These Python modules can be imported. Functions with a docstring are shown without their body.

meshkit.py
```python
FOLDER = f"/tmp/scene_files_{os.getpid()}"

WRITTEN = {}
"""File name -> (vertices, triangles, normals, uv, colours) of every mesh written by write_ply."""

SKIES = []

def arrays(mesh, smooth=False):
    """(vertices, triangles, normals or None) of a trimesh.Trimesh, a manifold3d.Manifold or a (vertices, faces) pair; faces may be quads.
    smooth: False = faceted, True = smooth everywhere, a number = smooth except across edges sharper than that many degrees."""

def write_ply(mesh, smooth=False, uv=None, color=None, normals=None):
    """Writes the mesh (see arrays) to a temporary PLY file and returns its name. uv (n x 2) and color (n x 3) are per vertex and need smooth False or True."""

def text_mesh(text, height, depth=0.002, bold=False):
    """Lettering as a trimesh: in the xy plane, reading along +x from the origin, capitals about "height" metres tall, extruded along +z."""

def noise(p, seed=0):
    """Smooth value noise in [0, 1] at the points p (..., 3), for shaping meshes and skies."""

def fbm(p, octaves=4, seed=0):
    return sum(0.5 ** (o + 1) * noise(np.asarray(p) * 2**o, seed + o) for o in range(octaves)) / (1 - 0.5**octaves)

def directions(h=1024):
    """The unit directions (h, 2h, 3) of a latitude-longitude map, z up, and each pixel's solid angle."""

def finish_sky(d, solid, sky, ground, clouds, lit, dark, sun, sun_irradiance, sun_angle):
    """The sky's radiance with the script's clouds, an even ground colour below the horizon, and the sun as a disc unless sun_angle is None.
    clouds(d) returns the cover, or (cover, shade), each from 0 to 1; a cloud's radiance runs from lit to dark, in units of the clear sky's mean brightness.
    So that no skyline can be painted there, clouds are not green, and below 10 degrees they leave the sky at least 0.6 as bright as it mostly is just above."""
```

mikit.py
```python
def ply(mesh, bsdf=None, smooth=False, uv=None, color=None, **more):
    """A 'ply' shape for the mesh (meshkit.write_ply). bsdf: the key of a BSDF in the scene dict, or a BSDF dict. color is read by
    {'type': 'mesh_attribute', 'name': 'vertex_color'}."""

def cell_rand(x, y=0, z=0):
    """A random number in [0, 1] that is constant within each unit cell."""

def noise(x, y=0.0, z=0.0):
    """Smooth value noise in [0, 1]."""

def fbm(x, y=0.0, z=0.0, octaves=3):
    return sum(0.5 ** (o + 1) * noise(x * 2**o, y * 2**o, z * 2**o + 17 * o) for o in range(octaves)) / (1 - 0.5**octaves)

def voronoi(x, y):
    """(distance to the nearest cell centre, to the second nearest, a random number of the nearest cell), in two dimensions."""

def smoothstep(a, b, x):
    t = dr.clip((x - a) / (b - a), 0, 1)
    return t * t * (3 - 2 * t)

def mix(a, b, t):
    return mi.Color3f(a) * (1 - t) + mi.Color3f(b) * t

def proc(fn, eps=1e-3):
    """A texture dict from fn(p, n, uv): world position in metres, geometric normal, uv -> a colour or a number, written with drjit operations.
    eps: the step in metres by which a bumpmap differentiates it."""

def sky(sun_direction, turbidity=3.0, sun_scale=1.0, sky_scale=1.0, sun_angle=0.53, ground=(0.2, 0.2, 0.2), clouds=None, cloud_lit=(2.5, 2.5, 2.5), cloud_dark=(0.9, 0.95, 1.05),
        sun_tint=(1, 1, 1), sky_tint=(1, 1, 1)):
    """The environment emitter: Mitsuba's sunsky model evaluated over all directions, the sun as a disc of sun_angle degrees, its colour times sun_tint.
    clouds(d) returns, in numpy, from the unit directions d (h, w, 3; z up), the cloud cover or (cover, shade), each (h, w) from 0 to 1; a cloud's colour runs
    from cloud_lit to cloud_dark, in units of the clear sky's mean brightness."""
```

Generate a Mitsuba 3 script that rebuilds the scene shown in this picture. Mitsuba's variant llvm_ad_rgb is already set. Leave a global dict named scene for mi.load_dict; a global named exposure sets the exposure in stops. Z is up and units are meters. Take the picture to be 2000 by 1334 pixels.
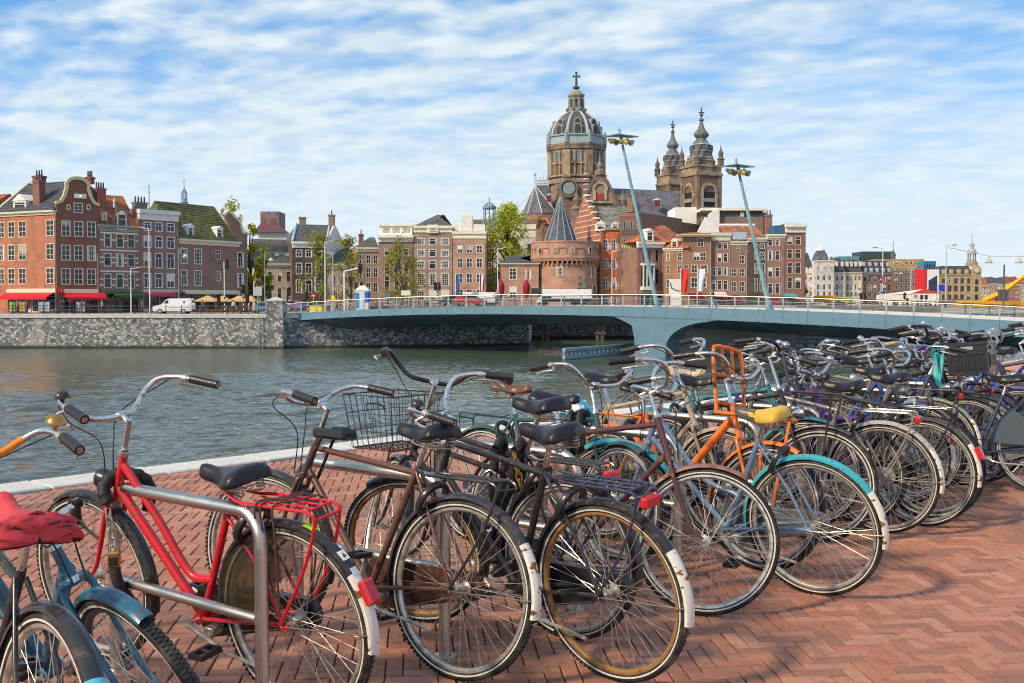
import math, random
import numpy as np, trimesh, mitsuba as mi, drjit as dr
import mikit, meshkit
from mikit import noise, fbm, voronoi, cell_rand, smoothstep, mix
from shapely.geometry import Polygon
from shapely import affinity

T = mi.ScalarTransform4f
rng = np.random.default_rng(7)
rnd = random.Random(11)
scene, labels = {}, {}

# ------------------------------------------------------------------ camera, sky, exposure
F_PX, EYE, PITCH = 2066.0, 1.482, math.atan((667 - 589) / 2066.0)
CP, SP = math.cos(PITCH), math.sin(PITCH)
scene['camera'] = {'type': 'perspective', 'fov': math.degrees(2 * math.atan(1000 / F_PX)), 'fov_axis': 'x',
                   'near_clip': 0.1, 'far_clip': 4000.0,
                   'to_world': T().look_at(origin=[0, 0, EYE], target=[0, CP, EYE - SP], up=[0, 0, 1])}


def cloud_cover(d):
    """thin rippled altocumulus, streaked, thicker overhead and to one side"""
    z = np.maximum(d[..., 2], 0.015)
    x, y = d[..., 0] / (z + 0.10), d[..., 1] / (z + 0.10)
    a = math.radians(-30)
    s, t = x * math.cos(a) + y * math.sin(a), -x * math.sin(a) + y * math.cos(a)
    q = lambda ks, kt, o, n, sd: meshkit.fbm(np.stack([s * ks, t * kt, np.full_like(s, o)], -1), n, sd) - 0.48
    warp = q(0.7, 0.7, 3.0, 4, 5) * 1.3
    w = meshkit.fbm(np.stack([s * 3.2 + warp, t * 5.6 + warp * 0.7, 0 * s], -1), 4, 2) - 0.48
    r = meshkit.fbm(np.stack([s * 8.0 + 1.4 * warp, t * 13.0 + 2 * warp, 0 * s + 4], -1), 4, 9) - 0.48
    big = q(0.5, 0.7, 1.0, 4, 21)
    up = np.clip((d[..., 2] - 0.05) / 0.23, 0, 1)
    up = up * up * (3 - 2 * up)
    m = 1.15 * w + 1.35 * r + 0.75 * big
    side = np.clip(x / 1.3, -1, 1)
    c = 0.97 - up * (0.50 + 0.12 * side) + (0.12 + 0.88 * up) * m * (1.0 - 0.3 * side)
    shade = np.clip(0.16 + 0.25 * up - 1.2 * r * (0.25 + 0.75 * up), 0, 1)
    return np.clip(c, 0.05, 0.97), shade


SUN = (-0.626, -0.507, 0.592)
scene['sky'] = mikit.sky(SUN, turbidity=3.0, sun_scale=0.62, sun_angle=5.5, sky_scale=1.0, sun_tint=(1.0, 0.975, 0.93), sky_tint=(0.56, 0.95, 1.22),
                         clouds=cloud_cover, cloud_lit=(2.28, 2.52, 2.64), cloud_dark=(1.22, 1.70, 2.12))
exposure = 2.12


# ------------------------------------------------------------------ helpers
def at(px, py, Y):
    """the world point that lies at distance Y in front of the camera's place along the ray of a photograph pixel"""
    a, b = (px - 1000) / F_PX, (667 - py) / F_PX
    d = np.array([a, CP + b * SP, -SP + b * CP])
    return d * (Y / d[1]) + np.array([0, 0, EYE])


def ground_at(px, py, z=0.0):
    a, b = (px - 1000) / F_PX, (667 - py) / F_PX
    d = np.array([a, CP + b * SP, -SP + b * CP])
    return d * ((z - EYE) / d[2]) + np.array([0, 0, EYE])


_used = {}


def uniq(key):
    n = _used.get(key, 0)
    _used[key] = n + 1
    return key if n == 0 else f'{key}_{n:03d}'


def V(*ms):
    """joins (vertices, faces) pairs"""
    vs, fs, k = [], [], 0
    for v, f in ms:
        v = np.asarray(v, float); f = np.asarray(f, int)
        if f.shape[1] == 4:
            f = np.vstack([f[:, [0, 1, 2]], f[:, [0, 2, 3]]])
        vs.append(v); fs.append(f + k); k += len(v)
    return np.vstack(vs), np.vstack(fs)


def P(mesh, mat, col=None, smooth=False, **kw):
    """a ply dict; col gives the part one flat colour of its own, kept in its uv so that parts of one material share a BSDF"""
    if isinstance(mesh, trimesh.Trimesh):
        mesh = (np.array(mesh.vertices), np.array(mesh.faces))
    if isinstance(mesh, list):
        mesh = V(*mesh)
    if smooth is not False and smooth is not True:
        v, f, _ = meshkit.arrays(mesh, smooth)
        mesh, smooth = (v, f), True
    c = None
    if col is not None:
        c = np.asarray(col, float)
        if mat == 'masonry':                          # brick and stone lightened: lifted light put into their colour
            c = np.clip(c * [1.30, 1.36, 1.40], 0, 0.75)
        if c.ndim == 1:
            c = np.tile(c, (len(mesh[0]), 1))
    uv = None if c is None else np.c_[c[:, 0], np.floor(np.clip(c[:, 1], 0, 1) * 255) + 0.05 + 0.9 * np.clip(c[:, 2], 0, 1)]
    return mikit.ply(mesh, mat, smooth=smooth, uv=uv, **kw)


def add(key, pl, tw=None, label=None, kind=None):
    key = uniq(key)
    scene[key] = pl if tw is None else {**pl, 'to_world': T(np.asarray(tw))}
    if label or kind:
        labels[key] = {k: v for k, v in (('label', label), ('kind', kind)) if v}
    return key


def thing(key, label, cat, group=None):
    key = uniq(key)
    labels[key] = {'label': label, 'category': cat}
    if group:
        labels[key]['group'] = group
    return key


def struct(key, pl, label, tw=None):
    key = add(key, pl, tw)
    labels[key] = {'label': label, 'kind': 'structure'}
    return key


def mat4(R=None, t=(0, 0, 0)):
    m = np.eye(4)
    if R is not None:
        m[:3, :3] = R
    m[:3, 3] = t
    return m


def rot(a, ax):
    k = np.asarray(ax, float); k = k / np.linalg.norm(k)
    K = np.array([[0, -k[2], k[1]], [k[2], 0, -k[0]], [-k[1], k[0], 0]])
    return np.eye(3) + math.sin(a) * K + (1 - math.cos(a)) * K @ K


def xf(mesh, m):
    v, f = mesh
    return np.asarray(v) @ m[:3, :3].T + m[:3, 3], f


def mv(mesh, *t):
    return np.asarray(mesh[0]) + np.array(t), mesh[1]


BOXF = np.array([[0, 2, 3, 1], [4, 5, 7, 6], [0, 1, 5, 4], [2, 6, 7, 3], [0, 4, 6, 2], [1, 3, 7, 5]])


def box(x0, x1, y0, y1, z0, z1):
    v = np.array([[x, y, z] for z in (z0, z1) for y in (y0, y1) for x in (x0, x1)], float)
    return v, np.array([[0, 2, 3, 1], [4, 5, 7, 6], [0, 1, 5, 4], [2, 6, 7, 3], [0, 4, 6, 2], [1, 3, 7, 5]])


def bbox(cx, cy, cz, sx, sy, sz, b=0.0):
    """box by centre and size, with chamfered edges when b > 0"""
    if b <= 0:
        return box(cx - sx / 2, cx + sx / 2, cy - sy / 2, cy + sy / 2, cz - sz / 2, cz + sz / 2)
    pts = []
    h = np.array([sx, sy, sz]) / 2
    for s in np.ndindex(2, 2, 2):
        sg = np.array(s) * 2 - 1
        for k in range(3):
            q = h - b
            q[k] = h[k]
            pts.append(sg * q)
    hull = trimesh.convex.convex_hull(np.array(pts))
    return np.array(hull.vertices) + [cx, cy, cz], np.array(hull.faces)


def smooth_path(pts, n=6):
    """Catmull-Rom through the points"""
    p = np.asarray(pts, float)
    q = np.vstack([2 * p[0] - p[1], p, 2 * p[-1] - p[-2]])
    out = []
    for i in range(1, len(q) - 2):
        for t in np.linspace(0, 1, n, endpoint=False):
            a, b, c, d = q[i - 1], q[i], q[i + 1], q[i + 2]
            out.append(0.5 * (2 * b + (c - a) * t + (2 * a - 5 * b + 4 * c - d) * t * t + (3 * b - a - 3 * c + d) * t ** 3))
    out.append(p[-1])
    return np.array(out)


def tube(pts, r, n=8, caps=True, closed=False):
    p = np.asarray(pts, float)
    m = len(p)
    r = np.broadcast_to(np.asarray(r, float), (m,))
    if closed:
        t = np.roll(p, -1, 0) - np.roll(p, 1, 0)
    else:
        t = np.gradient(p, axis=0)
    t /= np.linalg.norm(t, axis=1, keepdims=True) + 1e-12
    a = np.cross(t[0], [0, 0, 1.0] if abs(t[0, 2]) < 0.9 else [1.0, 0, 0])
    a /= np.linalg.norm(a)
    A = np.empty_like(p)
    for i in range(m):
        a = a - t[i] * (a @ t[i])
        a /= np.linalg.norm(a) + 1e-12
        A[i] = a
    B = np.cross(t, A)
    g = np.arange(n) * 2 * np.pi / n
    v = (p[:, None] + r[:, None, None] * (np.cos(g)[None, :, None] * A[:, None] + np.sin(g)[None, :, None] * B[:, None])).reshape(-1, 3)
    mm = m if closed else m - 1
    i, j = np.meshgrid(np.arange(mm), np.arange(n), indexing='ij')
    i2 = (i + 1) % m
    f = np.stack([i * n + j, i * n + (j + 1) % n, i2 * n + (j + 1) % n, i2 * n + j], -1).reshape(-1, 4)
    f = np.vstack([f[:, [0, 1, 2]], f[:, [0, 2, 3]]])
    if caps and not closed:
        k = len(v)
        v = np.vstack([v, v[:n], v[-n:], p[0], p[-1]])
        j = np.arange(n)
        f = np.vstack([f, np.stack([k + (j + 1) % n, k + j, np.full(n, k + 2 * n)], 1), np.stack([k + n + j, k + n + (j + 1) % n, np.full(n, k + 2 * n + 1)], 1)])
    return v, f


def smooth01(t):
    t = min(max(t, 0.0), 1.0)
    return t * t * (3 - 2 * t)


def rod(a, b, r, n=8, r2=None):
    return tube([a, b], [r, r if r2 is None else r2], n)


def lathe(prof, n=24, axis='z', a0=0.0, flat=False):
    """prof: (radius, height) rows; revolved about z (or y)"""
    p = np.asarray(prof, float)
    g = a0 + np.arange(n) * 2 * np.pi / n
    v = np.stack([p[:, :1] * np.cos(g), p[:, :1] * np.sin(g), np.repeat(p[:, 1:], n, 1)], -1).reshape(-1, 3)
    m = len(p)
    i, j = np.meshgrid(np.arange(m - 1), np.arange(n), indexing='ij')
    f = np.stack([i * n + j, i * n + (j + 1) % n, (i + 1) * n + (j + 1) % n, (i + 1) * n + j], -1).reshape(-1, 4)
    if axis == 'y':
        v = v[:, [0, 2, 1]] * [1, 1, -1]
    return V((v, f))


def ring(prof, n=64, a0=0.0, a1=2 * np.pi, closed=True):
    """closed profile of (radius, offset) rows swept about the y axis from angle a0 to a1; x = r cos, z = r sin"""
    p = np.asarray(prof, float)
    k = len(p)
    full = abs(a1 - a0 - 2 * np.pi) < 1e-6
    g = a0 + (a1 - a0) * (np.arange(n) / n if full else np.linspace(0, 1, n))
    v = np.stack([p[None, :, 0] * np.cos(g)[:, None], np.broadcast_to(p[None, :, 1], (n, k)), p[None, :, 0] * np.sin(g)[:, None]], -1).reshape(-1, 3)
    mm = n if full else n - 1
    kk = k if closed else k - 1
    i, j = np.meshgrid(np.arange(mm), np.arange(kk), indexing='ij')
    i2 = (i + 1) % n
    f = np.stack([i * k + j, i2 * k + j, i2 * k + (j + 1) % k, i * k + (j + 1) % k], -1).reshape(-1, 4)
    return V((v, f))


def prism(poly, depth, plane='xz', holes=()):
    """polygon (x, z) extruded along +y by depth"""
    g = Polygon(poly, holes) if not isinstance(poly, Polygon) else poly
    m = trimesh.creation.extrude_polygon(g, depth, engine='earcut')
    v = np.array(m.vertices)
    f = np.array(m.faces)
    if plane == 'xz':
        v = np.stack([v[:, 0], depth - v[:, 2], v[:, 1]], 1)
    return v, f


def arc(cx, cz, r, a0, a1, n=16):
    g = np.linspace(a0, a1, n)
    return [(cx + r * math.cos(a), cz + r * math.sin(a)) for a in g]


# ------------------------------------------------------------------ materials
def part_colour(p, n, uv):
    g = dr.floor(uv.y)
    return mi.Color3f(uv.x, g / 255.0, dr.clip((uv.y - g - 0.05) / 0.9, 0, 1))


VC = mikit.proc(part_colour)


def two(b):
    return {'type': 'twosided', 'bsdf': b}


def rgb(*c):
    return {'type': 'rgb', 'value': list(c)}


def mat(key, b):
    scene[key] = b


pr = lambda base, rough, **k: {'type': 'principled', 'base_color': base, 'roughness': rough, **k}
mat('paint', two({'type': 'blendbsdf', 'weight': mikit.proc(lambda p, n, uv: dr.clip(smoothstep(0.52, 0.80, fbm(p.x * 42, p.y * 42, p.z * 34)) * 0.55 + 0.85 * smoothstep(0.70, 0.74, fbm(p.x * 75, p.y * 75, p.z * 60)), 0, 1)),
    'a': pr(VC, 0.22, clearcoat=0.8, clearcoat_gloss=0.9, specular=0.5), 'b': pr(rgb(0.115, 0.07, 0.048), 0.65)}))
mat('worn_paint', two({'type': 'blendbsdf', 'weight': mikit.proc(lambda p, n, uv: smoothstep(0.60, 0.68, fbm(p.x * 26, p.y * 26, p.z * 34) + 0.10 * (noise(p.x * 160, p.y * 160, p.z * 160) - 0.5))),
    'a': pr(VC, 0.38, specular=0.5), 'b': pr(mikit.proc(lambda p, n, uv: mix((0.10, 0.035, 0.012), (0.33, 0.13, 0.03), noise(p.x * 90, p.y * 90, p.z * 90))), 0.85)}))
mat('plain', two(pr(VC, 0.6, specular=0.3)))
mat('glossy', two(pr(VC, 0.28, specular=0.5)))
mat('rubber', two({'type': 'bumpmap', 'arbitrary': mikit.proc(lambda p, n, uv: 0.0009 * noise(p.x * 120, p.y * 120, p.z * 120), 2e-3), 'scale': 1.0,
    'bsdf': pr(mikit.proc(lambda p, n, uv: mix((0.022, 0.022, 0.024), (0.075, 0.070, 0.062), smoothstep(0.4, 0.8, fbm(p.x * 22, p.y * 22, p.z * 22)))), 0.62, specular=0.35)}))
mat('chrome', two({'type': 'blendbsdf', 'weight': mikit.proc(lambda p, n, uv: smoothstep(0.56, 0.74, fbm(p.x * 48, p.y * 48, p.z * 48)) * 0.75),
    'a': {'type': 'roughconductor', 'material': 'Ag', 'alpha': 0.10, 'specular_reflectance': rgb(0.80, 0.81, 0.83)},
    'b': pr(rgb(0.20, 0.11, 0.06), 0.7, metallic=0.3)}))
mat('steel', two({'type': 'roughconductor', 'alpha': mikit.proc(lambda p, n, uv: 0.16 + 0.14 * fbm(p.x * 9, p.y * 9, p.z * 9)), 'material': 'none',
    'specular_reflectance': rgb(0.62, 0.59, 0.54)}))
mat('alloy', two(pr(mikit.proc(lambda p, n, uv: mix((0.62, 0.60, 0.55), (0.36, 0.32, 0.26), smoothstep(0.4, 0.75, fbm(p.x * 30, p.y * 30, p.z * 30)))), 0.34, metallic=0.75)))
mat('leather', two({'type': 'bumpmap', 'arbitrary': mikit.proc(lambda p, n, uv: 0.0006 * noise(p.x * 260, p.y * 260, p.z * 260), 1e-3), 'scale': 1.0, 'bsdf': pr(VC, 0.36, specular=0.5)}))
mat('masonry', two({'type': 'blendbsdf', 'weight': mikit.proc(lambda p, n, uv: 0.04 + 0.38 * smoothstep(0.35, 0.75, fbm((p.x + p.y) * 0.55, p.z * 0.8, (p.x - p.y) * 0.5)) + 0.30 * noise((p.x + p.y * 0.7) * 4.2, p.z * 9.0)),
    'a': pr(VC, 0.85, specular=0.2), 'b': pr(rgb(0.20, 0.135, 0.105), 0.9, specular=0.2)}))
mat('masonry_old', two({'type': 'blendbsdf', 'weight': mikit.proc(lambda p, n, uv: 0.10 + 0.5 * smoothstep(0.35, 0.75, fbm((p.x + p.y) * 0.5, p.z * 0.6, (p.x - p.y) * 0.5)) + 0.25 * noise((p.x + p.y * 0.7) * 2.2, p.z * 3.0)),
    'a': pr(VC, 0.9, specular=0.15), 'b': pr(rgb(0.105, 0.075, 0.06), 0.9)}))
mat('rooftile', two({'type': 'blendbsdf', 'weight': mikit.proc(lambda p, n, uv: 0.45 * smoothstep(0.25, 0.8, noise(p.x * 2.6, p.y * 2.6, p.z * 3.4)) + 0.35 * smoothstep(0.4, 0.65, fbm(p.x * 0.5, p.y * 0.5, p.z * 0.5))),
    'a': pr(VC, 0.7, specular=0.3), 'b': pr(rgb(0.055, 0.05, 0.05), 0.8)}))
mat('pane', two(pr(rgb(0.018, 0.022, 0.030), 0.06, specular=0.55)))
mat('stone', two({'type': 'blendbsdf', 'weight': mikit.proc(lambda p, n, uv: smoothstep(0.35, 0.75, fbm(p.x * 1.3, p.y * 1.3, p.z * 1.6))), 'a': pr(VC, 0.85, specular=0.2), 'b': pr(rgb(0.07, 0.06, 0.055), 0.9)}))
mat('leafmat', {'type': 'principledthin', 'base_color': VC, 'roughness': 0.5, 'diff_trans': 0.7, 'spec_trans': 0.0})
mat('bark', two(pr(mikit.proc(lambda p, n, uv: mix((0.05, 0.038, 0.028), (0.14, 0.11, 0.085), fbm(p.x * 6, p.y * 6, p.z * 2))), 0.9)))
mat('red_lens', two(pr(rgb(0.55, 0.012, 0.016), 0.12, specular=0.6, clearcoat=0.8)))
mat('smoked', {'type': 'mask', 'opacity': 0.42, 'bsdf': two(pr(rgb(0.050, 0.040, 0.020), 0.12, specular=0.5))})
mat('gold', two(pr(rgb(0.56, 0.29, 0.075), 0.27, metallic=0.9)))

# ------------------------------------------------------------------ near quay: brick pavement, granite kerb, quay wall, water
WATER = -4.05
KD = np.array([0.683, 0.731])            # along the kerb, away to the right
KN = np.array([-0.731, 0.683])           # from the pavement towards the water
K0 = np.array([-3.95, 8.60])             # a point of the kerb's water edge
BYAW = math.radians(5.0)


def kerb_d(x, y):
    """distance of a ground point from the water's edge, positive on land"""
    return -((x - K0[0]) * KN[0] + (y - K0[1]) * KN[1])


def kp(s, d, z=0.0):
    q = K0 + KD * s - KN * d
    return np.array([q[0], q[1], z])


mat('brick', two({'type': 'bumpmap', 'arbitrary': mikit.proc(lambda p, n, uv: 0.0016 * fbm(p.x * 95, p.y * 95, p.z * 40), 2e-3), 'scale': 1.0,
    'bsdf': {'type': 'blendbsdf', 'weight': mikit.proc(lambda p, n, uv: dr.clip(0.62 * smoothstep(0.50, 0.82, fbm(p.x * 1.2, p.y * 1.2)) + 0.45 * smoothstep(0.52, 0.80, fbm(p.x * 28, p.y * 28)), 0, 0.9)),
             'a': pr(VC, 0.72, specular=0.32), 'b': pr(rgb(0.17, 0.098, 0.075), 0.8, specular=0.3)}}))
mat('joint', two(pr(mikit.proc(lambda p, n, uv: mix(mix((0.026, 0.021, 0.017), (0.085, 0.062, 0.045), fbm(p.x * 30, p.y * 30)), (0.075, 0.085, 0.022), 0.85 * smoothstep(0.55, 0.66, fbm(p.x * 2.3, p.y * 2.3)))), 0.95)))


def far_brick(p, n, uv):
    c, s = math.cos(BYAW), math.sin(BYAW)
    x, y = (p.x * c + p.y * s) / 0.213, (p.y * c - p.x * s) / 0.071
    r = cell_rand(dr.floor(x + 0.5 * dr.floor(y)), dr.floor(y))
    return mix(mix((0.42, 0.21, 0.147), (0.33, 0.16, 0.115), r), (0.15, 0.10, 0.08), 0.5 * smoothstep(0.45, 0.8, fbm(p.x * 1.2, p.y * 1.2)))


mat('brick_far', two(pr(mikit.proc(far_brick), 0.8, specular=0.3)))
mat('granite', two(pr(mikit.proc(lambda p, n, uv: mix((0.62, 0.62, 0.60), (0.38, 0.37, 0.35), 0.6 * noise(p.x * 60, p.y * 60, p.z * 60) + 0.4 * fbm(p.x * 2, p.y * 2, p.z * 2))), 0.7)))

# one sheet of bedding sand under the bricks, and past their reach a sheet of brick paving
S0, S1, D1 = -14.0, 80.0, 60.0
q = [kp(S0, 0.30, -0.010), kp(S1, 0.30, -0.010), kp(S1, D1, -0.010), kp(S0, D1, -0.010)]
struct('pavement', P((np.array(q), np.array([[0, 3, 2, 1]])), 'joint'), 'red brick herringbone pavement of the near quay')

bw, bl = 0.0705, 0.2115
cells = []
cB, sB = math.cos(BYAW), math.sin(BYAW)
N = 330


def in_view(x, y):
    return (y > 2.9) & (y < 17.5) & (np.abs(x) < 0.53 * y + 0.35) & (kerb_d(x, y) > 0.44)


near, rest = [], []
for j in range(-20, N):
    for i in range(-N // 1, N):
        k = (i - j) % 6
        if k == 0:
            lx, ly, hor = (i + 1.5) * bw, (j + 0.5) * bw, True
        elif k == 5:
            lx, ly, hor = (i + 0.5) * bw, (j + 1.5) * bw, False
        else:
            continue
        x, y = lx * cB - ly * sB, lx * sB + ly * cB
        if in_view(x, y):
            cells.append((x, y, hor))
cells = np.array(cells)
order = np.argsort(cells[:, 1] + 0.12 * np.abs(cells[:, 0]))
cells = cells[order]
_h = [(bl / 2 - 0.0034), (bw / 2 - 0.0034)]


def brick_mesh(hor):
    hx, hy = (_h[0], _h[1]) if hor else (_h[1], _h[0])
    c = 0.0035
    ringv = lambda ax, ay, z: [[-ax, -ay, z], [ax, -ay, z], [ax, ay, z], [-ax, ay, z]]
    v = np.array(ringv(hx, hy, -0.03) + ringv(hx, hy, -c) + ringv(hx - c, hy - c, 0))
    f = [[8, 9, 10, 11]]
    for a in (0, 4):
        for e in range(4):
            f.append([a + e, a + (e + 1) % 4, a + 4 + (e + 1) % 4, a + 4 + e])
    v = v @ np.array([[cB, sB, 0], [-sB, cB, 0], [0, 0, 1]])
    return V((v, np.array(f)))


BM = {1: brick_mesh(True), 0: brick_mesh(False)}
tones = [(0.39, 0.185, 0.126), (0.36, 0.165, 0.112), (0.32, 0.146, 0.100), (0.41, 0.205, 0.144), (0.37, 0.156, 0.102), (0.28, 0.134, 0.098), (0.385, 0.192, 0.138)]
seen = (np.abs(cells[:, 0]) < 0.475 * cells[:, 1]) & (cells[:, 1] > 4.02) & ((cells[:, 0] > 0.9) | (cells[:, 1] > 4.6))
nearset = set(np.nonzero(seen)[0][:300].tolist())
single = {(h, t): P(BM[h], 'brick', tones[t]) for h in (0, 1) for t in range(len(tones))}
bv, bf, bc = [], [], []
kk = 0
for n_, (x, y, hor) in enumerate(cells):
    tilt = rot(rng.normal(0, 0.006), [1, 0, 0]) @ rot(rng.normal(0, 0.006), [0, 1, 0]) @ rot(rng.normal(0, 0.006), [0, 0, 1])
    m = mat4(tilt, (x + rng.normal(0, .0006), y + rng.normal(0, .0006), rng.normal(0, 0.0011)))
    t = int(rng.integers(len(tones)))
    if n_ in nearset:
        add('pavement__brick', single[(int(hor), t)], m)
    else:
        v, f = BM[int(hor)]
        bv.append(v @ m[:3, :3].T + m[:3, 3]); bf.append(f + kk); kk += len(v)
        bc.append(np.tile(np.array(tones[t]) * rng.uniform(0.92, 1.08), (len(v), 1)))
add('pavement__bricks', P((np.vstack(bv), np.vstack(bf)), 'brick', np.vstack(bc)), kind='stuff')
del bv, bf, bc
# the paving beyond the built bricks: the rest of the quay to the right, in the distance and behind the camera
yy = 17.4
far_poly = Polygon([tuple(kp(S0, 0.44)[:2]), tuple(kp(S1, 0.44)[:2]), tuple(kp(S1, D1)[:2]), tuple(kp(S0, D1)[:2])])
near_poly = Polygon([(-0.53 * 2.95 - .3, 2.95), (0.53 * 2.95 + .3, 2.95), (0.53 * yy + .3, yy), (-0.53 * yy - .3, yy)])
g = far_poly.difference(near_poly)
fm = [trimesh.creation.triangulate_polygon(a, engine='earcut') for a in getattr(g, 'geoms', [g])]
struct('pavement_beyond', P(V(*[(np.c_[v, np.full(len(v), -0.004)], f) for v, f in fm]), 'brick_far'), 'red brick paving of the quay beyond the bicycles')

# weeds in the joints
wq, wf_ = [], []
wrn = np.random.default_rng(31)
for _ in range(260):
    px_, py_ = wrn.uniform(560, 1500), wrn.uniform(1000, 1330)
    g_ = ground_at(px_, py_)
    for b_ in range(int(wrn.integers(4, 9))):
        a_, l_ = wrn.uniform(0, 6.28), wrn.uniform(.010, .028)
        o_ = g_ + [wrn.normal(0, .008), wrn.normal(0, .008), -.004]
        k_ = len(wq)
        wq += [o_ + [.0016 * math.sin(a_), -.0016 * math.cos(a_), 0], o_ - [.0016 * math.sin(a_), -.0016 * math.cos(a_), 0], o_ + [l_ * .7 * math.cos(a_), l_ * .7 * math.sin(a_), l_ * .7]]
        wf_.append([k_, k_ + 1, k_ + 2])
labels[add('weeds', P((np.array(wq), np.array(wf_)), 'plain', (0.13, 0.17, 0.03)))] = {'label': 'tiny weeds growing in the joints of the brick pavement', 'category': 'weeds', 'kind': 'stuff'}

# granite kerb along the edge: separate stones
nst = 0
for s in np.arange(S0, 46, 1.0):
    c = kp(s + 0.5, 0.215)
    R = rot(math.atan2(KD[1], KD[0]), [0, 0, 1])
    add('kerb__stone', P(bbox(0, 0, -0.23, 0.988, 0.43, 0.50, 0.012), 'granite'), mat4(R, (c[0], c[1], 0.0 + rng.normal(0, .002))))
labels['kerb'] = {'label': 'pale granite kerb stones along the edge of the near quay', 'kind': 'structure'}
a, b = kp(S0, 0.05, 0), kp(S1, 0.05, 0)
struct('quay', P((np.array([[a[0], a[1], -0.4], [b[0], b[1], -0.4], [b[0], b[1], -7], [a[0], a[1], -7]]), np.array([[0, 3, 2, 1]])), 'stone', (0.3, 0.28, 0.25)), 'stone face of the near quay below its kerb')


# water: wind ripples as real relief where they can be told apart, a finer relief of the material on top and beyond
def ripple(p, n, uv):
    x, y = p.x, p.y
    return 0.030 * fbm(x * 2.6 - 0.7 * y + 9, y * 3.6, 3.0, octaves=2) + 0.10 * smoothstep(76.0, 85.0, y) * fbm(x * 0.9, y * 1.1, 5.0, octaves=2)


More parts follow.
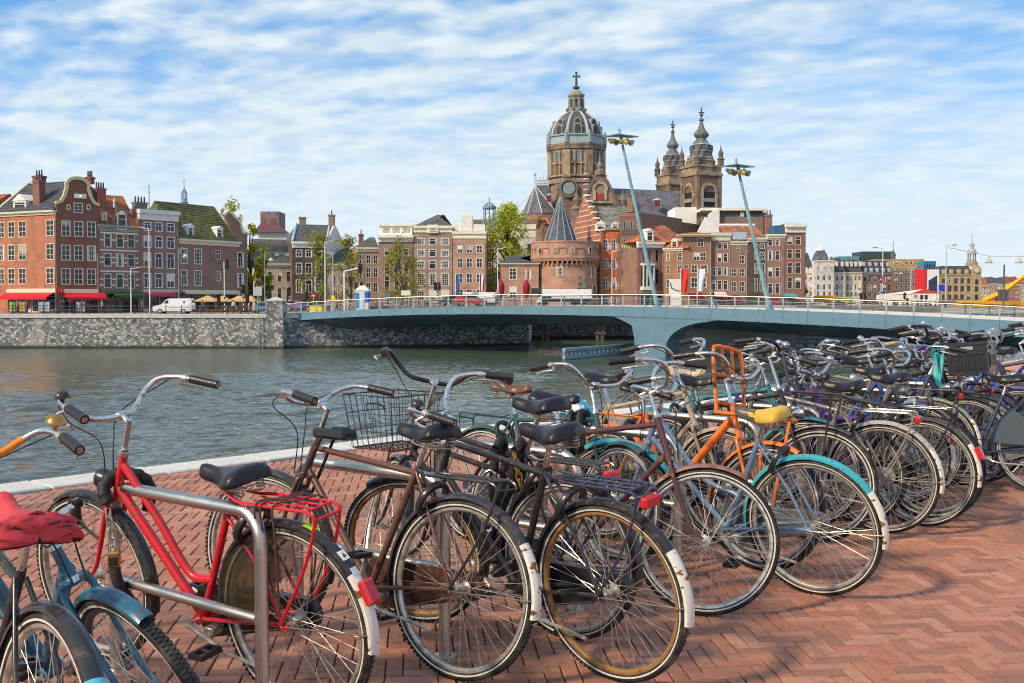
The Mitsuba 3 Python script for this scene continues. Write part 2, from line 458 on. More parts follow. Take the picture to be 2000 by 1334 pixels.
mat('water_mat', two({'type': 'bumpmap', 'arbitrary': mikit.proc(ripple, 2e-2), 'scale': 1.0, 'bsdf': pr(mikit.proc(lambda p, n, uv: mix((0.046, 0.070, 0.054), (0.066, 0.078, 0.048), fbm(p.x * 0.05, p.y * 0.05))), 0.035, specular=0.5)}))
WX0, WX1, WY0, WY1, WS = -42.0, 30.0, 8.0, 84.0, 0.135
gx, gy = np.meshgrid(np.arange(WX0, WX1 + .01, WS), np.arange(WY0, WY1 + .01, WS))
WX1, WY1 = gx[0, -1], gy[-1, 0]
wz = np.zeros_like(gx)
wr = np.random.default_rng(12)
for k in range(34):
    lam = 0.44 * (3.4 / 0.44) ** wr.uniform(0, 1)
    th = math.radians(-78) + wr.normal(0, 0.55)
    ph = wr.uniform(0, 2 * np.pi)
    arg = 2 * np.pi / lam * (gx * math.cos(th) + gy * math.sin(th)) + ph + 1.2 * np.sin(gx * .13 + k) + 1.2 * np.sin(gy * .11 + 2 * k)
    wz += 0.0042 * lam ** 0.95 * (np.abs(np.sin(arg / 2)) * 2 - 1.27 if k % 2 else np.sin(arg))
gust = meshkit.fbm(np.stack([gx * .06, gy * .045, 0 * gx], -1), 3, 4)
edge = np.clip(np.minimum(np.minimum(gx - WX0, WX1 - gx), np.minimum(gy - WY0, WY1 - gy)) / 6, 0, 1)
wz *= (0.35 + 1.3 * np.clip((gust - .35) / .3, 0, 1)) * edge
nxw, nyw = gx.shape[1], gx.shape[0]
ii = np.arange(nyw * nxw).reshape(nyw, nxw)
wf = np.stack([ii[:-1, :-1], ii[:-1, 1:], ii[1:, 1:], ii[1:, :-1]], -1).reshape(-1, 4)
wv = np.stack([gx, gy, WATER + wz], -1).reshape(-1, 3)
X_, Y_ = (-1500, WX0, WX1, 1500), (-60, WY0, WY1, 1500)
pv = np.array([[x, y, WATER] for y in Y_ for x in X_], float)
pf = np.array([[4 * j + i, 4 * j + i + 1, 4 * j + i + 5, 4 * j + i + 4] for j in range(3) for i in range(3) if (i, j) != (1, 1)])
struct('water', P(V((wv, wf), (pv, pf)), 'water_mat', None, True), 'rippled green canal water between the quays')
del gx, gy, wz, wv, wf, gust, edge, ii

# ------------------------------------------------------------------ far bank: quay wall, ground
C1 = lambda x, y: (x / 3.51, 320 + y / 3.51)
C2 = lambda x, y: (480 + x / 3.51, 320 + y / 3.51)
C3 = lambda x, y: (920 + x / 4.447, 320 + y / 4.447)
C4 = lambda x, y: (1240 + x / 4.447, 380 + y / 4.447)
C5 = lambda x, y: (1540 + x / 4.348, 440 + y / 4.348)
C6 = lambda x, y: (980 + x / 3.706, 100 + y / 3.706)


def plane_hit(px, py, A, u):
    """(metres along u from A, height) where the ray of a pixel meets the upright plane through A along u"""
    a, b = (px - 1000) / F_PX, (667 - py) / F_PX
    d = np.array([a, CP + b * SP, -SP + b * CP])
    t, s = np.linalg.solve(np.array([[d[0], -u[0]], [d[1], -u[1]]]), A)
    return s, EYE + d[2] * t


def rubble(p, n, uv):
    x, y = (p.x + 0.3 * p.y) * 3.1, p.z * 4.2
    d1, d2, r = voronoi(x + 0.35 * noise(x * 2, y * 2), y)
    c = mix(mix((0.13, 0.135, 0.15), (0.60, 0.58, 0.53), r * r), (0.045, 0.045, 0.05), 1 - smoothstep(0.03, 0.16, d2 - d1))
    lime = smoothstep(0.62, 0.8, fbm(p.x * 0.5, p.z * 0.15, 5.0)) * smoothstep(-3.4, -1.5, -p.z * 0 + -2.4 + 1.2 * noise(p.x * 2.2, p.z * 0.6))
    c = mix(c, (0.50, 0.49, 0.46), 0.45 * lime)
    return mix(c, (0.03, 0.035, 0.025), smoothstep(-3.55, -3.95, p.z))


mat('rubble', two(pr(mikit.proc(rubble), 0.85)))
mat('asphalt', two(pr(mikit.proc(lambda p, n, uv: mix((0.16, 0.14, 0.125), (0.24, 0.20, 0.17), fbm(p.x * 0.3, p.y * 0.3))), 0.9)))
qa = at(-260, 600, 125); qb = at(545, 600, 125); qc = at(1034, 600, 134); qd = at(1040, 600, 160); qe = at(2500, 600, 178)
line = [q[:2] for q in (qa, qb, qc, qd, qe)]
GZ = -0.05
gpoly = Polygon([*map(tuple, line), (520, 178), (1400, 178), (1400, 1450), (-1400, 1450), (-1400, 125)])
tv, tf = trimesh.creation.triangulate_polygon(gpoly, engine='earcut')
struct('far_ground', P((np.c_[tv, np.full(len(tv), GZ)], tf), 'asphalt'), 'paved street level on the far bank in front of the houses')
pl = np.array([(-520, 125), *map(tuple, line), (520, 178)])
wl = thing('quay_wall', 'long grey rubble stone quay wall rising from the water below the street', 'wall')
vv, ff = [], []
for i in range(len(pl) - 1):
    a, b = pl[i], pl[i + 1]
    k = len(vv)
    vv += [(*a, -6.0), (*b, -6.0), (*b, GZ - 0.42), (*a, GZ - 0.42)]
    ff.append([k, k + 1, k + 2, k + 3])
add(f'{wl}__face', P((np.array(vv), np.array(ff)), 'rubble'))
for i in range(len(pl) - 1):
    a, b = pl[i], pl[i + 1]
    L_ = np.linalg.norm(b - a)
    m = mat4(rot(math.atan2(b[1] - a[1], b[0] - a[0]), [0, 0, 1]), (*a, 0))
    n_ = int(L_ / 2.9) if i in (1,) else 1
    for k in range(n_):
        add(f'{wl}__coping', P(bbox((k + 0.5) * L_ / n_, 0.22, GZ - 0.20, L_ / n_ - 0.02, 0.7, 0.46, 0.03), 'granite'), m)
# ladder and pillar at the end of the wall beside the bridge
pp = at(537, 600, 124.2)
add(f'{wl}__pillar', P(V(bbox(pp[0], pp[1] + .6, -2.2, 2.1, 1.8, 7.6, 0.05), ), 'rubble'))
add(f'{wl}__pillar_cap', P(lathe([(0, 1.95), (1.30, 1.60), (1.42, 1.60), (1.42, 1.42), (0, 1.42)], 4, a0=math.pi / 4), 'granite'), mat4(None, (pp[0], pp[1] + .6, 0.1)))
lp_ = at(509, 640, 124.85)
ld = [rod((s, 0, -4), (s, 0, -0.2), 0.03, 5) for s in (-.25, .25)] + [rod((-.25, 0, z), (.25, 0, z), 0.02, 4) for z in np.arange(-3.9, -.2, .33)]
add(f'{wl}__ladder', P(V(*ld), 'steel'), mat4(None, (lp_[0], lp_[1], 0)))

# ------------------------------------------------------------------ houses
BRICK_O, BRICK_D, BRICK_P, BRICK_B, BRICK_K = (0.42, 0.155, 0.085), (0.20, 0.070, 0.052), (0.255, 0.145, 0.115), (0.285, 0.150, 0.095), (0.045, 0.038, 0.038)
CREAM, WHITE, SLATE, TILE, LEAD = (0.72, 0.66, 0.50), (0.80, 0.79, 0.74), (0.085, 0.095, 0.115), (0.52, 0.155, 0.055), (0.20, 0.27, 0.32)
_win = {}


def window_parts(w, h, style, fc):
    key = (round(w, 1), round(h, 1), style, fc)
    if key in _win:
        return _win[key]
    w, h = max(key[0], 0.3), max(key[1], 0.5)
    t = 0.12 if w > 1.0 else 0.075 if w > 0.6 else 0.05
    fr = [box(0, t, 0.02, 0.16, 0, h), box(w - t, w, 0.02, 0.16, 0, h), box(t, w - t, 0.02, 0.16, h - t, h), box(t, w - t, -0.06, 0.16, 0, t * 0.9)]
    nx, ny = {'sash': (1, 2), 'cross': (2, 3), 'multi': (4, 6), 'six': (3, 4), 'two': (2, 2), 'plain': (1, 1), 'tee': (2, 2)}[style]
    bt = 0.040 if style in ('multi', 'six') or w < .9 else 0.065
    zs = [h * 0.66] if style in ('sash', 'tee') else [h * k / ny for k in range(1, ny)]
    for z in zs:
        fr.append(box(t, w - t, 0.05, 0.14, z - bt / 2, z + bt / 2))
    for k in range(1, nx):
        x = w * k / nx
        segs = [t * .9] + zs + [h - t]
        if style == 'tee':
            segs = [zs[0], h - t] if h < 1.2 else [t * .9, zs[0]]
        for a, b in zip(segs[:-1], segs[1:]):
            fr.append(box(x - bt / 2, x + bt / 2, 0.052, 0.138, a + bt / 2, b - bt / 2))
    _win[key] = (P(V(*fr), 'plain', fc), P(box(t * .8, w - t * .8, 0.10, 0.125, t * .8, h - t * .8), 'pane'))
    return _win[key]


class House:
    def __init__(s, key, label, a, b, cat='house', group=None, depth=9.0, base=GZ, into=None):
        """a, b: (pixel column, distance) of the facade's two ends at street level"""
        s.k = into or thing(key, label, cat, group)
        s.A = at(a[0], 600, a[1])[:2]
        s.B = at(b[0], 600, b[1])[:2]
        s.L = np.linalg.norm(s.B - s.A)
        s.u = (s.B - s.A) / s.L
        s.M = mat4(rot(math.atan2(s.u[1], s.u[0]), [0, 0, 1]), (*s.A, 0))
        s.D, s.base = depth, base

    def h(s, px, py):
        return plane_hit(px, py, s.A, s.u)

    def part(s, name, mesh, m, c=None, sm=False, label=None, off=None, kind=None):
        return add(f'{s.k}__{name}', P(mesh, m, c, sm), s.M if off is None else s.M @ off, label, kind)

    def grid(s, C, cols, rows, xr=None):
        out = []
        for r in rows:
            for c in cols:
                xref = (c[0] + c[1]) / 2 if xr is None else xr
                z0, z1 = s.h(*C(xref, r[1]))[1], s.h(*C(xref, r[0]))[1]
                s0, s1 = s.h(*C(c[0], (r[0] + r[1]) / 2))[0], s.h(*C(c[1], (r[0] + r[1]) / 2))[0]
                if 0.1 < s0 and s1 < s.L - 0.1:
                    out.append((s0, z0, s1, z1))
        return out

    def wall(s, top, holes, col, m='masonry', th=0.32, styles='sash', fc=CREAM, outline=None):
        """front wall with real openings, its windows, and the body of the house behind it"""
        out = outline or [(0, s.base), (s.L, s.base), (s.L, top), (0, top)]
        g = Polygon(out)
        good = []
        for r in holes:
            w, h = round(r[2] - r[0], 1), round(r[3] - r[1], 1)
            w, h = max(w, .3), max(h, .5)
            r2 = (r[0], r[1], r[0] + w, r[1] + h)
            pg = Polygon([(r2[0], r2[1]), (r2[2], r2[1]), (r2[2], r2[3]), (r2[0], r2[3])])
            if g.buffer(-0.05).contains(pg):
                good.append(r2)
                g = g.difference(pg)
        s.part('wall', prism(g, th), m, col)
        for i, r in enumerate(good):
            st = styles if isinstance(styles, str) else styles[i % len(styles)]
            f, p = window_parts(r[2] - r[0], r[3] - r[1], st, fc)
            m4 = s.M @ mat4(None, (r[0], 0.0, r[1]))
            wk = add(f'{s.k}__window', f, m4)
            add(f'{wk}__pane', p, m4)
            w, h = r[2] - r[0], r[3] - r[1]
            v = rnd.random()
            if v < .24 and w > .5:                     # blinds and curtains, each drawn its own way
                cc = rnd.choice([(0.70, 0.66, 0.56), (0.55, 0.52, 0.46), (0.40, 0.38, 0.36), (0.74, 0.72, 0.68)])
                t = .09
                if v < .13:
                    bx = box(t, w - t, .092, .098, h * rnd.uniform(.35, .8), h - t)
                else:
                    c_ = w * rnd.uniform(.18, .36)
                    bx = V(box(t, c_, .092, .098, t, h - t), box(w - c_, w - t, .092, .098, t, h - t))
                add(f'{wk}__curtain', P(bx, 'plain', cc), m4)
        s.part('drainpipe', rod((s.L - .16, -.07, s.base), (s.L - .16, -.07, max(q[1] for q in out) - .8 if outline is None else s.base + 8), .06, 5), 'plain', rnd.choice([(0.30, 0.29, 0.27), (0.16, 0.15, 0.15), (0.42, 0.40, 0.36)]))
        return good

    def body(s, top, col, y0=0.34, m='masonry', x0=0.0, x1=None):
        s.part('side_wall', box(x0, s.L if x1 is None else x1, y0, s.D, s.base, top), m, col)

    def cornice(s, z0, z1, out=0.35, col=CREAM, x0=-0.1, x1=None, name='cornice'):
        x1 = s.L + 0.1 if x1 is None else x1
        h = z1 - z0
        s.part(name, V(box(x0 + .1, x1 - .1, -out * 0.35, 0.30, z0, z0 + h * 0.62), box(x0, x1, -out, 0.32, z0 + h * 0.62 + .001, z1)), 'plain', col)

    def ridge(s, z0, z1, col, m='rooftile', y0=-0.2, hip0=0.0, hip1=0.0, x0=0.0, x1=None, y1=None):
        """roof with its ridge along the facade; hips draw the ridge's ends in"""
        x1 = s.L if x1 is None else x1
        y1 = s.D if y1 is None else y1
        ym = (y0 + y1) / 2
        v = [(x0, y0, z0), (x1, y0, z0), (x1, y1, z0), (x0, y1, z0), (x0 + hip0, ym, z1), (x1 - hip1, ym, z1)]
        f = [[0, 1, 5], [0, 5, 4], [2, 3, 4], [2, 4, 5], [1, 2, 5], [3, 0, 4], [0, 3, 2], [0, 2, 1]]
        return s.part('roof', (np.array(v, float), np.array(f)), m, col)

    def perp(s, z0, z1, col, x0=0.0, x1=None, y0=0.35, m='rooftile', y1=None):
        x1 = s.L if x1 is None else x1
        y1 = s.D if y1 is None else y1
        xm = (x0 + x1) / 2
        v = [(x0, y0, z0), (x1, y0, z0), (x1, y1, z0), (x0, y1, z0), (xm, y0, z1), (xm, y1, z1)]
        f = [[0, 1, 4], [2, 3, 5], [0, 4, 5], [0, 5, 3], [1, 2, 5], [1, 5, 4], [0, 3, 2], [0, 2, 1]]
        return s.part('roof', (np.array(v, float), np.array(f)), m, col)

    def chimney(s, x, y, z0, z1, w=0.9, d=0.8, pots=3, col=BRICK_D, roof='roof'):
        k = s.part(f'{roof}__chimney', V(box(x - w / 2, x + w / 2, y - d / 2, y + d / 2, z0, z1 - .28), box(x - w / 2 - .09, x + w / 2 + .09, y - d / 2 - .09, y + d / 2 + .09, z1 - .279, z1)), 'masonry', col)
        if pots:
            s.part(f'{roof}__chimney_pots', V(*[mv(lathe([(0, 0), (.13, 0), (.10, .75), (.14, .8), (0, .8)], 7), x + (i - (pots - 1) / 2) * w / max(pots, 1), y, z1 + .002) for i in range(pots)]), 'plain', (0.10, 0.075, 0.07), kind='stuff')

    def dormer(s, x, z, w, h, y=0.6, col=WHITE, roofc=SLATE, deep=2.2):
        k = s.part('dormer', V(box(x - w / 2, x - w / 2 + .14, y, y + deep, z, z + h), box(x + w / 2 - .14, x + w / 2, y, y + deep, z, z + h), box(x - w / 2 + .14, x + w / 2 - .14, y, y + .2, z + h - .16, z + h), box(x - w / 2 + .14, x + w / 2 - .14, y, y + .2, z, z + .12)), 'plain', col)
        v = [(x - w / 2 - .12, y - .12, z + h), (x + w / 2 + .12, y - .12, z + h), (x, y - .12, z + h + w * .38), (x - w / 2 - .12, y + deep, z + h), (x + w / 2 + .12, y + deep, z + h), (x, y + deep, z + h + w * .38)]
        add(f'{k}__top', P((np.array(v), np.array([[0, 1, 2], [3, 5, 4], [0, 2, 5], [0, 5, 3], [1, 4, 5], [1, 5, 2], [0, 3, 4], [0, 4, 1]])), 'plain', col), s.M)
        f, p = window_parts(w - .3, h - .28, 'sash', col)
        add(f'{k}__sash', f, s.M @ mat4(None, (x - w / 2 + .15, y + .02, z + .12)))
        add(f'{k}__pane', p, s.M @ mat4(None, (x - w / 2 + .15, y + .02, z + .12)))

    def shop(s, C, x0, x1, ytop, fascia, awn=None, fcol=CREAM, body=(0.05, 0.05, 0.055), zt=None):
        """ground floor: fascia board, dark glazing between piers, door, awning"""
        a, z1 = s.h(*C(x0, ytop)); b, _ = s.h(*C(x1, ytop))
        _, z2 = s.h(*C((x0 + x1) / 2, fascia))
        a, b = max(a, 0.05), min(b, s.L - 0.05)
        s.part('shop_fascia', bbox((a + b) / 2, -0.06, (z1 + z2) / 2, b - a, 0.22, z1 - z2, 0.02), 'plain', fcol)
        n = max(2, int((b - a) / 2.2))
        xs = np.linspace(a, b, n + 1)
        for i in range(n):
            k = s.part('shop_window' if i != n // 2 else 'door', V(box(xs[i] + .12, xs[i] + .22, -.07, -.01, s.base + .1, z2 - .02), box(xs[i + 1] - .22, xs[i + 1] - .12, -.07, -.01, s.base + .1, z2 - .02), box(xs[i] + .22, xs[i + 1] - .22, -.07, -.01, z2 - .2, z2 - .02), box(xs[i] + .22, xs[i + 1] - .22, -.07, -.01, s.base + .1, s.base + (.55 if i != n // 2 else .22))), 'plain', fcol if rnd.random() < .5 else (0.10, 0.11, 0.10))
            add(f'{k}__pane', P(box(xs[i] + .2, xs[i + 1] - .2, -.045, -.02, s.base + .2, z2 - .18), 'pane'), s.M)
        if awn:
            ax0, ax1, ay0, ay1, acol = awn
            p0, za = s.h(*C(ax0, ay0)); p1, _ = s.h(*C(ax1, ay0)); _, zb = s.h(*C(ax0, ay1))
            zb = min(zb, za - .4)
            pr_ = np.array([(-0.10, za), (-1.5, zb + .32), (-1.5, zb), (-1.46, zb), (-1.46, zb + .28), (-0.10, za - .05)])
            v = np.array([(x, y, z) for x in (p0, p1) for y, z in pr_])
            n6 = 6
            f = [[i, (i + 1) % 6, (i + 1) % 6 + 6, i + 6] for i in range(6)]
            k = s.part('awning', V((v, np.array(f))), 'plain', acol)
            add(f'{k}__arm', P(V(*[rod((x, -0.1, za - .5), (x, -1.4, zb + .3), 0.03, 4) for x in (p0 + .1, p1 - .1)]), 'plain', (0.3, 0.3, 0.3)), s.M)


def gable_curve(w, z0, z1, neck, kind='bell'):
    """half outlines of a gable, from the right shoulder over the top to the left"""
    if kind == 'bell':
        H = z1 - z0
        half = [(w / 2, z0), (w / 2 - .12, z0 + H * .06), (w / 2 - .62, z0 + H * .11), (w / 2 - 1.05, z0 + H * .31), (neck + .02, z0 + H * .60), (neck - .04, z0 + H * .69), (neck + .05, z0 + H * .72)]
        half += [((neck + .02) * math.cos(a), z0 + H * .73 + H * .27 * math.sin(a)) for a in np.linspace(0.05, math.pi / 2, 9)]
    elif kind == 'step':
        n = 5
        half = []
        for i in range(n):
            x = w / 2 + (neck - w / 2) * i / (n - 1)
            half += [(x, z0 + (z1 - z0) * i / n), (x, z0 + (z1 - z0) * (i + 1) / n)]
    else:
        half = [(w / 2, z0), (neck, z1)]
    left = [(-x, z) for x, z in half[::-1]]
    return half + [q for q in left if abs(q[0]) > 1e-6 or kind != 'bell']


def trim_along(pts, th=0.3, d0=-0.1, d1=0.4):
    """a moulding that follows an outline (x, z), proud of the wall"""
    pts = np.array([q for i, q in enumerate(pts) if i == 0 or math.hypot(q[0] - pts[i - 1][0], q[1] - pts[i - 1][1]) > 1e-4])
    v, f = [], []
    t = np.gradient(pts, axis=0); t /= np.linalg.norm(t, axis=1, keepdims=True)
    nrm = np.c_[t[:, 1], -t[:, 0]]
    for i, (p, q) in enumerate(zip(pts, nrm)):
        a, b = p - q * th * .5, p + q * th * .5
        v += [(a[0], d0, a[1]), (b[0], d0, b[1]), (b[0], d1, b[1]), (a[0], d1, a[1])]
    for i in range(len(pts) - 1):
        for j in range(4):
            f.append([4 * i + j, 4 * i + (j + 1) % 4, 4 * i + 4 + (j + 1) % 4, 4 * i + 4 + j])
    f += [[0, 3, 2, 1], [4 * len(pts) - 4, 4 * len(pts) - 3, 4 * len(pts) - 2, 4 * len(pts) - 1]]
    return np.array(v), np.array(f)

# --- corner house, flank and bell gable front, sun and shade put into their brick colours
h = House('corner_house', 'tall corner house with an orange brick flank and a bell gable darkened for shade', (-42, 146.5), (111, 140), depth=9)
_, ze = h.h(*C1(300, 350))
zt = h.h(*C1(300, 322))[1]
w = h.wall(ze, h.grid(C1, [(-75, -22), (-20, 28), (52, 103), (125, 178), (313, 367)], [(388, 503), (550, 663), (713, 826)], 150), BRICK_O, styles='cross', fc=CREAM)
h.cornice(ze, zt, 0.5)
h.body(ze, BRICK_O)
zr = h.h(*C1(280, 150))[1] + 1.2
XV = h.h(*C1(-28, 300))[0]
h.ridge(zt, zr, SLATE, y0=-0.3, y1=11, x0=XV, x1=h.L - .2)
h.part('roof__tile_rows', V(*[rod((XV + .1, y, zt + (zr - zt) * (y + .3) / 5.65 + .05), (h.L - .3, y, zt + (zr - zt) * (y + .3) / 5.65 + .05), 0.05, 4) for y in np.linspace(0.1, 5.1, 12)]), 'rooftile', (0.11, 0.125, 0.15), kind='stuff')
sx = h.h(*C1(208, 200))[0]
h.chimney(sx, 1.4, zt, h.h(*C1(208, 130))[1] + .4, 1.25, 1.0, 3, (0.22, 0.10, 0.07))
sx = h.h(*C1(112, 280))[0]
h.dormer(sx - .0, zt + .25, 2.4, 1.35, 0.5)
h.shop(C1, 50, 385, 858, 885, (50, 380, 882, 930, (0.60, 0.02, 0.035)))
sx = h.h(*C1(60, 200))[0]
h.part('verge', V(tube([(XV, -.35, zt + .1), (XV, 5.35, zr + .12), (XV, 11, zt + .1)], .2, 4)), 'plain', CREAM)
h.chimney(h.h(*C1(60, 150))[0] - .6, 5.5, zr - 1.2, zr + 1.0, 1.5, 1.0, 3, BRICK_D)
h.chimney(h.h(*C1(383, 130))[0] + .3, 5.4, zr - .6, zr + .35, 1.0, .7, 3, BRICK_D)

g = House('', '', (111, 140), (194.5, 143.4), into=h.k)      # the gable front belongs to the same house
zs = g.h(*C1(400, 275))[1]
za = g.h(*C1(530, 97))[1]
cx = g.h(*C1(533, 200))[0]
curve = [(cx + x, z) for x, z in gable_curve(g.L - .02, zs, za, 1.38)]
curve = [(min(max(x, 0), g.L), z) for x, z in curve]
out = [(0, GZ), (g.L, GZ)] + curve
good = g.wall(0, g.grid(C1, [(420, 485), (508, 570), (596, 657)], [(388, 497), (552, 663), (715, 828)], 452) + g.grid(C1, [(505, 568)], [(268, 338)], 535), BRICK_D, styles='cross', fc=CREAM, outline=out)  # darker brick carries the shade of this front in its colour
g.part('gable_trim', trim_along([q for q in curve], 0.42, -0.18, 0.36), 'plain', (0.66, 0.56, 0.30))
for xx in (468, 605):
    s_, z_ = g.h(*C1(xx, 298))
    k = g.part('oval_window', mv(xf(lathe([(.16, -.1), (.29, -.1), (.29, .1), (.16, .1), (.16, -.1)], 18, 'y'), mat4(np.diag([1, 1, 1.5]))), s_, -.06, z_), 'plain', (0.66, 0.56, 0.30), 40)
    add(f'{k}__pane', P(mv(xf(lathe([(0, -.02), (.17, -.02), (.17, .02), (0, .02)], 18, 'y'), mat4(np.diag([1, 1, 1.5]))), s_, -.05, z_), 'pane'), g.M)
s_, z_ = g.h(*C1(548, 225))
g.part('hoist_beam', V(box(s_ - .75, s_ + .75, -.25, .1, z_ - .25, z_ + .35), box(s_ - .1, s_ + .1, -1.2, -.25, z_ - .1, z_ + .1)), 'plain', WHITE)
g.shop(C1, 430, 672, 858, 885, (432, 712, 882, 932, (0.60, 0.02, 0.035)))
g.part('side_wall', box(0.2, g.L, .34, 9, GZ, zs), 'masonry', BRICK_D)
g.perp(zs, za - 2.6, SLATE, y0=.36, y1=9, x0=0.4)
s_, z_ = g.h(*C1(417, 868))
sg = g.part('shop_sign', bbox(s_ - .1, -0.45, z_, .68, .22, .82, .05), 'plain', (0.62, 0.02, 0.03))
tx = meshkit.text_mesh('T', .34, .02, True); tq = np.array(tx.vertices); tq[:, :2] -= tq[:, :2].mean(0)
add(f'{sg}__mark', P(xf((tq, np.array(tx.faces)), mat4(np.array([[1, 0, 0], [0, 0, -1], [0, 1, 0]]), (s_ - .1, -.565, z_))), 'plain', WHITE), g.M)

n_ = House('tile_roofed_neighbour', 'brick house under an orange tiled roof cut off by the left edge of the view', (-230, 154.5), (-43, 146.8), depth=11)
z_ = zt - .3
n_.wall(z_, n_.grid(C1, [(-760, -705), (-640, -585), (-520, -465), (-400, -345), (-280, -225)], [(388, 503), (550, 663), (713, 826)], -500), (0.34, 0.15, 0.10), styles='cross')
n_.body(z_, (0.34, 0.15, 0.10)); n_.cornice(z_, z_ + .5, .4)
n_.ridge(z_ + .5, zr - 1.2, TILE, y0=-.3, x1=n_.L + .3)

# --- second house: dormer gable with striped stone bands
h = House('banded_house', 'narrow brick house with cream stone bands and a stepped dormer gable', (194.8, 143.5), (273, 147.6), depth=9)
zc0, zc1 = h.h(*C1(700, 460))[1], h.h(*C1(700, 415))[1]
h.wall(zc0, h.grid(C1, [(712, 765), (797, 848), (876, 925)], [(478, 572), (612, 703), (752, 852)], 740), (0.26, 0.14, 0.115), styles='sash', fc=(0.70, 0.68, 0.56))
h.body(zc0, BRICK_P)
h.cornice(zc0, zc1, .35, (0.30, 0.29, 0.27))
for yy in (470, 520, 590, 640, 675, 735, 790, 830):
    z_ = h.h(*C1(700, yy))[1]
    for a_, b_ in ((684, 708), (769, 793), (852, 872), (929, 956)):
        if yy in (590, 735, 470):
            a_, b_ = (684, 956)
        s0, s1 = max(h.h(*C1(a_, yy))[0], .05), min(h.h(*C1(b_, yy))[0], h.L - .05)
        h.part('stone_band', box(s0, s1, -.05, .01, z_ - .10, z_ + .10), 'plain', CREAM)
        if yy in (590, 735, 470):
            break
zr = h.h(*C1(720, 300))[1]
h.ridge(zc1, zr + 2.2, TILE, y0=.2)
s0, s1 = h.h(*C1(768, 400))[0], h.h(*C1(895, 400))[0]
zt2 = h.h(*C1(820, 300))[1]
sm_ = (s0 + s1) / 2
o = [(s0, zc1), (s1, zc1), (s1, zc1 + 1.2), (s1 - .7, zc1 + 1.2), (s1 - .7, zc1 + 2.6), (s1 - 1.3, zc1 + 2.6), (s1 - 1.3, zt2), (s0 + 1.3, zt2), (s0 + 1.3, zc1 + 2.6), (s0 + .7, zc1 + 2.6), (s0 + .7, zc1 + 1.2), (s0, zc1 + 1.2)]
h.part('dormer_gable', prism(o, .4), 'masonry', (0.24, 0.11, 0.10), off=mat4(None, (0, -.05, 0)))
f, p = window_parts(1.3, 2.2, 'sash', WHITE)
k = add(f'{h.k}__window', f, h.M @ mat4(None, (sm_ - .65, -.22, zc1 - .6))); add(f'{k}__pane', p, h.M @ mat4(None, (sm_ - .65, -.22, zc1 - .6)))
h.part('crest', V(mv(lathe([(0, 0), (.5, 0), (.45, .35), (.2, .55), (0, .6)], 10), sm_, -.1, zt2 - 1.0), ), 'plain', CREAM)
h.chimney(h.h(*C1(762, 220))[0], 3.4, zr - .5, h.h(*C1(762, 175))[1] + .4, 1.3, .9, 4, (0.36, 0.10, 0.07))
for xx in (712, 735, 795):
    s_ = h.h(*C1(xx, 300))[0]
    h.part('finial', mv(lathe([(0, 0), (.2, 0), (.16, .75), (.25, .8), (.1, 1.15), (0, 1.35)], 8), s_, .5, zc1 + .5 if xx != 795 else zt2), 'plain', (0.55, 0.54, 0.50))
h.shop(C1, 690, 955, 858, 882, (762, 975, 885, 915, (0.035, 0.12, 0.03)), fcol=(0.16, 0.17, 0.10))

# --- third house: flat white cornice
h = House('flat_house', 'brown brick house with a broad white cornice and dark sash windows', (273.3, 147.7), (350, 152.4), depth=10)
zc0, zc1 = h.h(*C1(985, 382))[1], h.h(*C1(985, 312))[1]
h.wall(zc0, h.grid(C1, [(985, 1040), (1063, 1117), (1143, 1197)], [(397, 460), (490, 575), (605, 715), (745, 850)], 1012), BRICK_P, styles='tee', fc=WHITE)
h.body(zc1 - .1, BRICK_P)
h.cornice(zc0, zc1, .5, (0.74, 0.73, 0.68))
h.part('roof', box(0, h.L, .4, 10, zc1 - .09, zc1 + .15), 'plain', (0.16, 0.20, 0.24))
h.shop(C1, 975, 1215, 858, 882, (978, 1168, 880, 910, (0.55, 0.05, 0.09)), fcol=(0.55, 0.50, 0.44))
h.chimney(h.h(*C1(1075, 270))[0], 4.5, zc1, h.h(*C1(1075, 250))[1], 1.9, .9, 4, (0.20, 0.17, 0.15))
h.part('antenna', rod((h.h(*C1(1113, 200))[0] + .6, 4.5, zc1), (h.h(*C1(1113, 200))[0] + .6, 4.5, h.h(*C1(1113, 125))[1]), .07, 5), 'plain', (0.35, 0.37, 0.40))
# --- fourth house: mossy tiled roof
h = House('mossy_house', 'wide brown house under a mossy yellow green tiled roof with two dormers', (350.3, 152.5), (484.5, 163.5), depth=11)
zc0, zc1 = h.h(*C1(1240, 548))[1], h.h(*C1(1240, 512))[1]
h.wall(zc0, h.grid(C1, [(1240, 1287), (1333, 1385)], [(578, 685), (728, 835)], 1262) + h.grid(C1, [(1480, 1517)], [(592, 658), (738, 803)], 1500) + h.grid(C1, [(1625, 1672)], [(607, 710), (748, 848)], 1648), (0.27, 0.15, 0.115), styles=('tee', 'six'), fc=WHITE)
h.body(zc0, BRICK_P)
h.cornice(zc0, zc1, .6, CREAM, x1=h.h(*C1(1640, 560))[0])
zr = h.h(*C1(1232, 318))[1]
xe = h.h(*C1(1625, 500))[0]
rise, y1 = zr - zc1 + 1.6, 10.5
h.ridge(zc1, zr + 1.6, (0.205, 0.195, 0.062), y0=-.4, y1=y1, x0=-.1, x1=xe)
h.part('roof__tile_rows', V(*[rod((0.0, -.4 + k * (y1 + .4) / 2, zc1 + k * rise + .05), (xe - .1, -.4 + k * (y1 + .4) / 2, zc1 + k * rise + .05), 0.055, 4) for k in np.linspace(0.04, 0.97, 20)]), 'rooftile', (0.245, 0.235, 0.075), kind='stuff')
for xx, yy in ((1312, 510), (1512, 528)):
    h.dormer(h.h(*C1(xx, yy))[0], zc1 + .25, 1.2, 1.55, 0.10)
